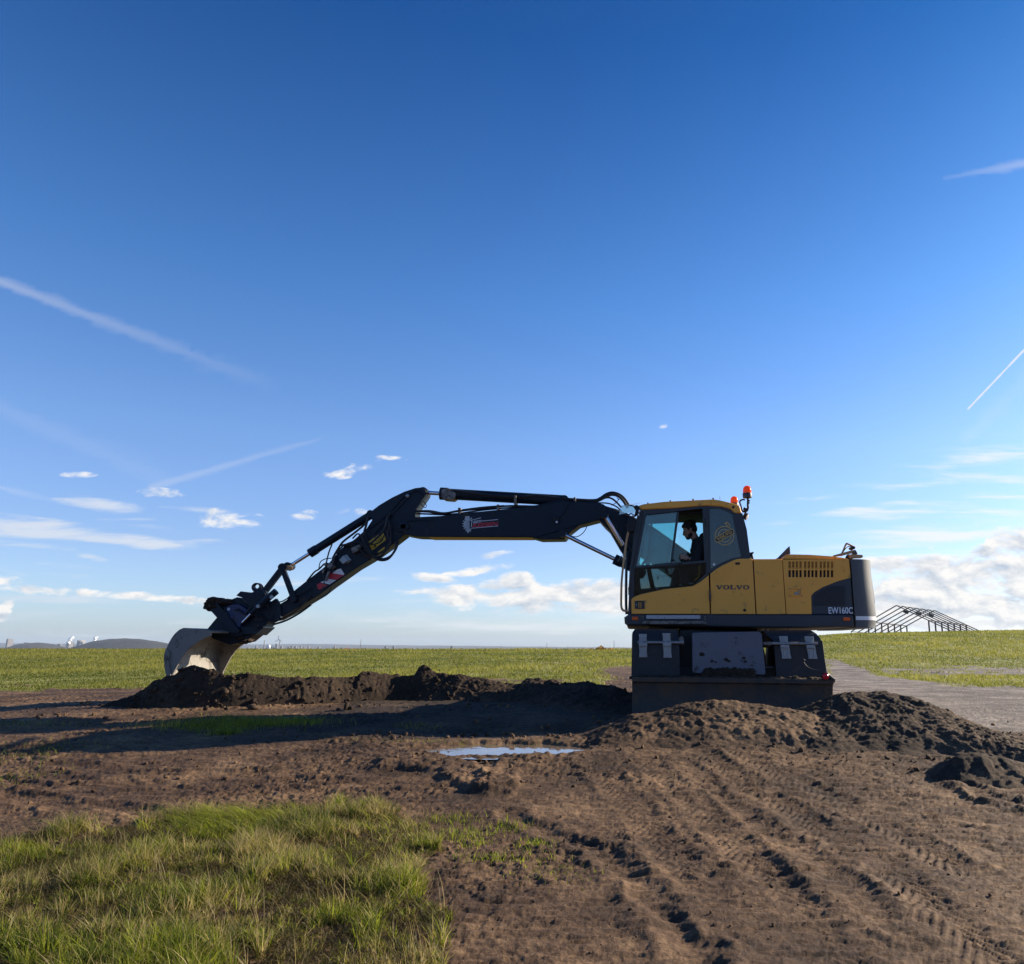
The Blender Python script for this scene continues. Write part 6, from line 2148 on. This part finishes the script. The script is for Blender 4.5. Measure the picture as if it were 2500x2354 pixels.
# wheels on two axles
zax = 0.34 + 0.46
for yy in (11.62, 14.05):
    for xx in (at(1570, 1600, yu).x, at(1637, 1600, yu).x, at(1925, 1600, yu).x, at(1990, 1600, yu).x):
        w = MB()
        pf_ = [(-0.125, 0.30), (-0.13, 0.40), (-0.11, 0.455), (-0.07, 0.475), (0.07, 0.475), (0.11, 0.455), (0.13, 0.40), (0.125, 0.30)]
        w.lathe((xx, yy, zax), (1, 0, 0), pf_, 36)
        for i in range(24):
            t = 2 * math.pi * i / 24
            c = Vector((xx, yy + 0.475 * math.cos(t), zax + 0.475 * math.sin(t)))
            w.bar(c + Vector((-0.11, 0, 0)), c + Vector((0.11, 0.03 * math.sin(t), 0.03 * math.cos(t))), 0.03, 0.05, (0, math.cos(t), math.sin(t)))
        wh = w.build('wheel', 'tyre', EX)
        MB().lathe((xx, yy, zax), (1, 0, 0), [(-0.10, 0.305), (-0.08, 0.26), (0.08, 0.26), (0.10, 0.305)], 24).build('rim', 'steel', wh)
mb = MB()
for yy in (11.62, 14.05):
    mb.bar((at(1560, 1600, yu).x, yy, zax), (at(2000, 1600, yu).x, yy, zax), 0.16, 0.16, (0, 0, 1))
mb.build_each('axle', 'black', EX, 0.02)
# dozer blade
yb = 10.62
mb = MB()
xl, xr = at(1543, 1690, yb).x, at(2036, 1690, yb).x
ztl = at(1543, 1653, yb).z
prof = [(yb - 0.02, 0), (yb - 0.02, -0.06), (yb + 0.02, -0.075), (yb + 0.06, -0.2), (yb + 0.05, -0.36), (yb - 0.02, -0.50), (yb - 0.10, -0.62), (yb - 0.05, -0.62), (yb + 0.12, -0.36), (yb + 0.14, -0.1), (yb + 0.14, 0)]
vs = []
for X, dz in ((xl, 0.0), (xr, -0.030)):
    vs += [(X, y, ztl + z + dz) for y, z in prof]
m = len(prof)
mb.add(vs, [tuple(range(m)), tuple(range(2 * m - 1, m - 1, -1))] + [(i, i + m, (i + 1) % m + m, (i + 1) % m) for i in range(m)])
bl = mb.build('dozer_blade', 'blade', EX, 0.008)
mb = MB()
for k_ in range(40):
    x = xl + (xr - xl) * (k_ + 0.5) / 40
    mb.ball((x, yb + 0.05, ztl - 0.012 - 0.03 * k_ / 40), 0.07, 0.06, 0.022 + 0.02 * abs(math.sin(k_ * 2.3)), 10, 7, 0.3, k_ + 50)
tag(mb.build('caked_mud', 'soil', bl), None, None, None, 'stuff')
mb = MB()
mb.path([at(*p, yb - 0.04) for p in A1((1380, 1260), (1365, 1250), (1372, 1275), (1400, 1305), (1440, 1322), (1480, 1330))], 0.008)
mb.build('lamp_cable', 'rubber', EX)
mb = MB()
mb.path([at(*p, yb - 0.02) for p in A1((1500, 1385), (1505, 1350), (1530, 1345), (1550, 1365), (1580, 1390))], 0.014)
mb.bar(at(*one(A1, 1530, 1350), yb), at(*one(A1, 1582, 1395), yb), 0.02, 0.08, (0, 1, 0))
lb = mb.build('tail_lamp', 'frame', EX)
q = at(*one(A1, 1521, 1368), yb - 0.06)
MB().lathe(q + Vector((0, 0.05, 0)), (0, -1, 0), [(0, 0.05), (0.045, 0.052), (0.05, 0.05)], 20).build('lamp_housing', 'black', lb)
MB().lathe(q + Vector((0, 0.0, 0)), (0, -1, 0), [(0, 0.043), (0.012, 0.034), (0.018, 0.015), (0.019, 0.001)], 20).build('lamp_lens', 'redlens', lb)
mb = MB()
for X in (at(1720, 1690, yb).x, at(1840, 1690, yb).x):
    mb.bar((X, yb + 0.1, 0.55), (X, 11.5, 0.75), 0.14, 0.2, (0, 0, 1))
mb.build_each('blade_arm', 'black', EX, 0.01)

# ------------------------------------------------------------------ the driver
def remesh(o, vox, it=3):
    md = o.modifiers.new('remesh', 'REMESH')
    md.mode = 'VOXEL'
    md.voxel_size = vox
    md.use_smooth_shade = True
    sm_ = o.modifiers.new('smooth', 'SMOOTH')
    sm_.factor = 0.5
    sm_.iterations = it


PY = 11.95
hipc = at(1717, 1394, PY)
DR = (hipc.x, PY, hipc.z)
C = at(*one(A4, 1012, 690), PY)
td = R(20)
FW = Vector((-math.cos(td), 0, -math.sin(td)))
UPV = Vector((-math.sin(td), 0, math.cos(td)))
SV = Vector((0, 1, 0))


def hball(mb, f, s, u, rf_, rs, ru, n=20, m=14):
    t = MB().ball((0, 0, 0), rf_, rs, ru, n, m)
    mb.add([C + FW * (f + x) + SV * (s + y) + UPV * (u + z) for x, y, z in t.v], t.f)


body = MB()
hball(body, -0.012, 0, 0.040, 0.100, 0.078, 0.092)
hball(body, 0.030, 0, -0.035, 0.066, 0.062, 0.080)
hball(body, 0.060, 0, -0.098, 0.034, 0.036, 0.028)
hball(body, 0.030, 0, -0.085, 0.055, 0.052, 0.035)
hball(body, 0.106, 0, -0.030, 0.020, 0.015, 0.020)
hball(body, 0.098, 0, -0.012, 0.014, 0.012, 0.028)
hball(body, 0.082, 0, 0.014, 0.020, 0.050, 0.014)
hball(body, 0.094, 0, -0.066, 0.012, 0.024, 0.008)
hball(body, 0.092, 0, -0.080, 0.012, 0.022, 0.008)
for s in (-1, 1):
    hball(body, -0.012, s * 0.078, -0.012, 0.020, 0.012, 0.033)
    hball(body, 0.068, s * 0.036, -0.030, 0.024, 0.020, 0.020)
nk = C - FW * 0.035 - UPV * 0.16
body.tube(C - FW * 0.03 - UPV * 0.04, nk, 0.055, 0.062)
hip, chest, neckb = at(1717, 1394, PY), at(1713, 1340, PY), at(1706, 1316, PY)
body.tube(hip, chest, 0.135, 0.150)
body.tube(chest, neckb, 0.150, 0.075)
body.ball((hip.x, hip.y, hip.z), 0.15, 0.17, 0.12)
JK = MB()
JK.tube(hip + Vector((0, 0, 0.02)), chest, 0.165, 0.185)
JK.tube(chest, neckb + Vector((0, 0, 0.02)), 0.185, 0.105)
q = at(1712, 1312, PY)
JK.ball((q.x + 0.05, q.y, q.z), 0.085, 0.12, 0.075)
TRS = MB()
for s, jy, in ((-1, 11.70), (1, 12.37)):
    sh = at(1713, 1326, PY) + Vector((0, s * 0.17, 0))
    el = at(1697, 1376, PY) + Vector((0.02, s * 0.27, 0))
    hd_ = at(*one(A4, 925, 1045), jy)
    wr = hd_ + (el - hd_).normalized() * 0.10
    body.ball(tuple(sh), 0.07)
    body.tube(sh, el, 0.052, 0.043)
    body.ball(tuple(el), 0.044)
    body.tube(el, wr, 0.042, 0.028)
    pm = hd_ + (el - hd_).normalized() * 0.05
    body.ball(tuple(pm), 0.045, 0.024, 0.034)
    for k_ in range(4):                            # fingers closed round the stick
        b0 = hd_ + Vector((0.0, s * 0.030, 0.030 - 0.021 * k_))
        b1 = b0 + Vector((-0.038 + 0.004 * abs(k_ - 1), 0.0 * s, -0.003))
        b2 = b1 + Vector((-0.012, -s * 0.030, -0.002))
        b3 = b2 + Vector((0.018, -s * 0.016, 0))
        body.path([pm + Vector((0, s * 0.012, 0.024 - 0.018 * k_)), b0, b1, b2, b3], 0.0085, smooth=3)
    t0 = pm + Vector((-0.005, -s * 0.02, 0.02))
    body.path([t0, t0 + Vector((-0.03, -s * 0.015, 0.022)), t0 + Vector((-0.058, -s * 0.004, 0.020))], 0.0095, smooth=3)
    JK.ball(tuple(sh), 0.098)
    JK.tube(sh, el, 0.078, 0.066)
    JK.ball(tuple(el), 0.068)
    JK.tube(el, wr + (el - wr) * 0.12, 0.064, 0.044)
    kn = at(1655, 1398, PY) + Vector((0, s * 0.14, 0.0))
    ft = at(1636, 1470, PY) + Vector((0, s * 0.14, 0))
    h0 = hip + Vector((0, s * 0.09, -0.02))
    body.tube(h0, kn, 0.080, 0.056)
    body.ball(tuple(kn), 0.057)
    body.tube(kn, ft, 0.052, 0.038)
    body.ball((ft.x - 0.06, ft.y, ft.z), 0.12, 0.045, 0.045)
    TRS.tube(h0 + Vector((0.05, 0, 0.02)), kn, 0.105, 0.075)
    TRS.ball(tuple(kn), 0.076)
    TRS.tube(kn, ft + (kn - ft) * 0.15, 0.072, 0.060)
TRS.ball((hip.x, hip.y, hip.z - 0.02), 0.17, 0.19, 0.13)
po = body.build('person', 'skin', None, smooth=0, loc=DR)
remesh(po, 0.0065, 4)
tag(po, 'dark-haired bearded driver in a black jacket leaning forward inside the cab', 'person')
o = JK.build('jacket', 'jacket', po, smooth=0)
remesh(o, 0.011, 5)
o = TRS.build('trousers', 'trousers', po, smooth=0)
remesh(o, 0.011, 5)
hm_ = MB()
rh = random.Random(2)
hball(hm_, -0.024, 0, 0.062, 0.104, 0.088, 0.086)
hball(hm_, -0.060, 0, 0.020, 0.070, 0.082, 0.092)
hball(hm_, 0.052, 0, 0.086, 0.045, 0.062, 0.034)
for i in range(46):
    a = rh.uniform(0, 2 * math.pi)
    e = rh.uniform(0.0, 1.35)
    f, s, u = math.cos(a) * math.cos(e), math.sin(a) * math.cos(e), math.sin(e)
    if f > 0.55 and u < 0.45:
        continue
    hball(hm_, -0.026 + 0.104 * f, 0.086 * s, 0.058 + 0.086 * u, rh.uniform(.015, .03), rh.uniform(.015, .03), rh.uniform(.012, .024), 8, 6)
for s in (-1, 1):
    hball(hm_, 0.012, s * 0.074, 0.030, 0.026, 0.012, 0.034)
o = hm_.build('hair', 'hair', po, smooth=0)
remesh(o, 0.006, 2)
bd = MB()
hball(bd, 0.052, 0, -0.104, 0.046, 0.050, 0.030)
for s in (-1, 1):
    hball(bd, 0.018, s * 0.050, -0.075, 0.040, 0.016, 0.034)
hball(bd, 0.098, 0, -0.054, 0.010, 0.026, 0.007)
o = bd.build('beard', 'hair', po, smooth=0)
remesh(o, 0.006, 2)
for s in (-1, 1):
    e_ = MB()
    hball(e_, 0.082, s * 0.034, -0.014, 0.011, 0.014, 0.006, 10, 8)
    e_.build('eye', 'black', po, smooth=0)

# ------------------------------------------------------------------ steel skeleton of a hall on the hill
A7b = zoomed(2000, 1250, 3.976)
D1 = 128.0
ap = at(*one(A7b, 750, 908), D1)
dl = at(*one(A7b, 1118, 957), D1 + 7.0)
H = (dl - ap) / 6.0                                   # step from frame to frame
wdir = Vector((0.72, -0.69, 0))
rp = at(*one(A7b, 1005, 1060), D1)
# half width to the posts and the drop of the roof, solved from the photo
ux = (one(A7b, 1005, 1060)[0] - one(A7b, 750, 908)[0]) / F * D1
half = ux / (wdir.x - wdir.y * (-(rp.x / D1))) if False else ux / 0.72 * 0.86
dropz = ap.z - at(*one(A7b, 1005, 1060), D1).z
sl_ = dropz / half
HB = thing('hall_frame', 'open steel skeleton of a gabled hall standing on the grassy hill', 'steel frame', (ap.x + 3 * H.x, D1 + 3 * H.y, float(zbase(ap.x, D1)) - 0.5))
heads = []
for i in range(7):
    a = ap + H * i
    fr = MB()
    foot = half * 1.62
    for s in (-1, 1):
        e = a + wdir * (s * foot) + Vector((0, 0, -sl_ * foot))
        fr.bar(a, e, 0.10, 0.15, (0, 0, 1))
        p = a + wdir * (s * half) + Vector((0, 0, -sl_ * half))
        g = float(zbase(p.x, p.y)) - 0.3
        fr.bar(p, (p.x, p.y, g), 0.19, 0.19, (0, 1, 0))
        g = float(zbase(e.x, e.y)) - 0.3
        if e.z - g > 0.2:
            fr.bar(e, (e.x, e.y, g), 0.12, 0.12, (0, 1, 0))
        heads.append((i, s, p, e))
    if i in (1, 3, 5):
        k0 = a + wdir * (half * 0.16) + Vector((0, 0, -sl_ * half * 0.16 - 0.1))
        fr.bar(a + Vector((0, 0, -0.75)), k0 + Vector((0, 0, -0.6)), 0.10, 0.45, (0, 0, 1))
    fr.build('portal_frame', 'hall', HB, smooth=0)
for s in (-1, 1):
    ps = [h for h in heads if h[1] == s]
    MB().bar(ps[0][2], ps[-1][2], 0.12, 0.14, (0, 0, 1)).build('eave_beam', 'hall', HB, smooth=0)
    MB().bar(ps[0][3], ps[-1][3], 0.08, 0.10, (0, 0, 1)).build('base_beam', 'hall', HB, smooth=0)
MB().bar(ap, ap + H * 6, 0.05, 0.05, (0, 0, 1)).build('ridge_cable', 'hall', HB, smooth=0)


# ------------------------------------------------------------------ shrubs along the edge of the plateau
def shrub(px0, px1, ytop, ybot, D, leaf, label, name='shrub', n=260, group='autumn shrubs along the meadow edge'):
    a, b = at(px0, ybot, D), at(px1, ytop, D)
    w_, hh = b.x - a.x, max(b.z - a.z, 0.2)
    loc = ((a.x + b.x) / 2, D, a.z)
    t = thing(name, label, 'shrub', loc, group)
    rr = random.Random(int(px0 * 7))
    mb = MB()
    for i in range(n):
        u = rr.uniform(-1, 1)
        top = (1 - abs(u) ** 2.2) * (0.65 + 0.35 * math.sin(u * 9 + px0) * rr.random())
        c = Vector((loc[0] + u * w_ / 2, D + rr.gauss(0, w_ * 0.12), a.z + hh * top * rr.uniform(0.15, 1.0)))
        s = rr.uniform(0.05, 0.13) * (0.6 + 0.4 * D / 80)
        d1 = Vector((rr.gauss(0, 1), rr.gauss(0, 1), rr.gauss(0, 1))).normalized() * s
        d2 = Vector((rr.gauss(0, 1), rr.gauss(0, 1), rr.gauss(0, 1))).normalized() * s
        mb.add([c - d1, c + d2, c + d1, c - d2], [(0, 1, 2, 3)])
    mb.build('foliage', leaf, t, smooth=0)
    mb = MB()
    for i in range(14):
        u = rr.uniform(-0.9, 0.9)
        b0 = Vector((loc[0] + u * w_ * 0.42, D, a.z - 0.1))
        mb.tube(b0, b0 + Vector((rr.gauss(0, .12), rr.gauss(0, .12), hh * rr.uniform(0.5, 1.05))), 0.02, 0.008, 5)
    mb.build('stem', 'twig', t, smooth=0)
    return t


shrub(1428, 1507, 1575, 1594, 74, 'orange_leaf', 'wide low shrub with orange leaves left of the machine at the meadow edge', n=700)
shrub(826, 880, 1580, 1592, 78, 'red_leaf', 'reddish shrub under the distant slim chimney right of the bucket')
shrub(680, 722, 1584, 1592, 79, 'red_leaf', 'reddish shrub at the foot of the wind turbine')
shrub(952, 974, 1584, 1592, 78, 'red_leaf', 'small round reddish shrub between the chimney and the orange shrub')
shrub(1036, 1052, 1587, 1593, 78, 'red_leaf', 'tiny reddish shrub below the long boom')


# ------------------------------------------------------------------ things far off in the haze
def stack(px, ytop, ybot, D, w, label, m='darkconc', name='chimney', cat='chimney', taper=0.6, group=None):
    a, b = at(px, ybot, D), at(px, ytop, D)
    r = w / F * D / 2
    a.z -= 25
    mb = MB().lathe(a, (0, 0, 1), [(0, r * 1.2), ((b.z - a.z) * 0.5, r), ((b.z - a.z) * 0.97, r * taper), ((b.z - a.z) * 0.97, r * taper * 1.25), (b.z - a.z, r * taper * 1.25)], 10)
    return tag(mb.build(name, m, None, smooth=40, loc=(a.x, D, a.z)), label, cat, group)


def plume(px, py, w, h, D, lean, label, seed):
    c = at(px, py, D)
    k_ = D / F
    rr = random.Random(seed)
    mb = MB()
    for i in range(9):
        t = i / 8
        w, h = w, h
        mb.ball((c.x + (lean * t + rr.gauss(0, .10) * w) * k_, D + rr.gauss(0, 2), c.z + h * (t - 0.5) * k_), w * (0.22 + 0.30 * t) * k_, w * 0.4 * k_, h * (0.14 + 0.07 * t) * k_, 14, 10, 0.22, seed * 20 + i)
    o = mb.build('steam_plume', 'steam', None, smooth=60, loc=(c.x, D, c.z))
    return tag(o, label, 'steam', 'steam plumes over the distant works')


def block(px0, px1, ytop, ybot, D, label, m='concrete', extra=()):
    a, b = at(px0, ybot, D), at(px1, ytop, D)
    a.z -= 25
    t = thing('distant_building', label, 'building', ((a.x + b.x) / 2, D, a.z))
    MB().box((a.x, D, a.z), (b.x, D + 30, b.z)).build('wall', m, t, smooth=0)
    w_ = b.x - a.x
    MB().box((a.x + w_ * 0.25, D + 5, b.z), (a.x + w_ * 0.6, D + 20, b.z + w_ * 0.18)).build('roof', 'darkconc', t, smooth=0)
    return t


block(14, 20, 1560, 1574, 3400, 'slim dark tower block at the far left of the skyline', 'darkconc')
block(161, 169, 1568, 1576, 3400, 'squat cooling works under the left steam plume', 'darkconc')
block(187, 191, 1563, 1573, 3350, 'leftmost of two narrow boiler houses left of the wooded hill', 'concrete')
block(193, 197, 1563, 1573, 3350, 'right one of two narrow boiler houses left of the wooded hill', 'concrete')
block(222, 238, 1566, 1574, 3400, 'long dark works hall under the steam plume beside the wooded hill', 'darkconc')
for px, y0, y1, w, lb in ((180, 1562, 1573, 1.2, 'thin mast left of the two boiler houses'), (229, 1562, 1573, 1.2, 'thin stack on the works hall beside the wooded hill'),
                          (643, 1563, 1592, 2.6, 'tall slim chimney just right of the bucket'), (880, 1561, 1581, 1.8, 'slim chimney above the middle of the earth ridge'),
                          (1335, 1570, 1591, 1.8, 'dark mast on the skyline below the boom'), (1499, 1564, 1591, 1.8, 'tall thin mast beside the orange shrub'),
                          (1386, 1577, 1590, 1.0, 'faint short mast between the two taller ones'), (1223, 1574, 1588, 1.0, 'faint distant mast under the middle of the boom')):
    stack(px, y0, y1, 2900, w, lb)
plume(168, 1564, 8, 13, 3380, 5, 'soft white steam plume left of the boiler houses', 1)
plume(231, 1563, 7, 12, 3380, 3, 'bright steam plume next to the wooded hill', 2)
plume(655, 1584, 7, 13, 2950, 2, 'white steam plume between the slim chimney and the wind turbine', 3)
# wind turbine
D = 2800
a, b = at(681, 1592, D), at(681, 1562, D)
a.z -= 20
wt_ = thing('wind_turbine', 'small wind turbine standing right of the slim chimney', 'wind turbine', (a.x, D, a.z))
MB().lathe(a, (0, 0, 1), [(0, 2.6), (b.z - a.z, 1.4)], 10).build('tower', 'concrete', wt_)
MB().box((b.x - 2, D - 3, b.z - 1.2), (b.x + 2, D + 4, b.z + 1.6)).build('nacelle', 'darkconc', wt_, smooth=0)
for k_ in range(3):
    t = R(92 + 120 * k_)
    MB().bar((b.x, D - 4, b.z), (b.x + 13 * math.cos(t), D - 4, b.z + 13 * math.sin(t)), 1.6, 1.0, (0, 1, 0)).build('rotor_blade', 'darkconc', wt_, smooth=0)
# pale scatter of the town
rr = random.Random(9)
mb = MB()
for i in range(44):
    px = rr.choice((rr.uniform(590, 830), rr.uniform(620, 1100), rr.uniform(0, 160), rr.uniform(590, 760)))
    D = rr.uniform(3000, 3500)
    a = at(px, rr.uniform(1580, 1587), D)
    w_, h_ = rr.uniform(3, 12), rr.uniform(4, 10) * (2.2 if rr.random() < 0.10 else 1)
    mb.box((a.x, D, a.z - 20), (a.x + w_, D + 10, a.z + h_))
tag(mb.build('town', 'darkconc', None, smooth=0), 'pale specks of a town beyond the meadow', None, None, 'stuff')

# land behind the camera: only the windows show it
bw = MB()
vs, fs = [], []
for i in range(49):
    t = math.pi * (1.0 + i / 48.0)
    for r, z in ((150, -0.5), (230, 16 + 5 * math.sin(i * 0.9) + 2.5 * math.sin(i * 2.7)), (330, -0.5)):
        vs.append((r * math.cos(t) * 1.6, r * math.sin(t), z))
for i in range(48):
    for k_ in range(2):
        p = i * 3 + k_
        fs.append((p, p + 3, p + 4, p + 1))
bw.add(vs, fs)
tag(bw.build('hill', 'hilltrees', None, smooth=60), 'dark wooded rise behind the camera', None, None, 'structure')

# ------------------------------------------------------------------ haze
hz = MB().box((-9500, -420, -66), (9500, 9300, 78)).build('haze', 'black', None, smooth=0)
hz.data.materials.clear()
hm2 = bpy.data.materials.new('haze_air')
hm2.use_nodes = True
nt = hm2.node_tree
nt.nodes.clear()
oo = nt.nodes.new('ShaderNodeOutputMaterial')
pv = nt.nodes.new('ShaderNodeVolumePrincipled')
pv.inputs['Color'].default_value = (0.66, 0.80, 1.0, 1)
pv.inputs['Density'].default_value = 0.7e-4
pv.inputs['Anisotropy'].default_value = 0.1
nt.links.new(pv.outputs[0], oo.inputs['Volume'])
hz.data.materials.append(hm2)
hz.display_type = 'WIRE'
tag(hz, 'thin blue haze over the lowland', None, None, 'stuff')
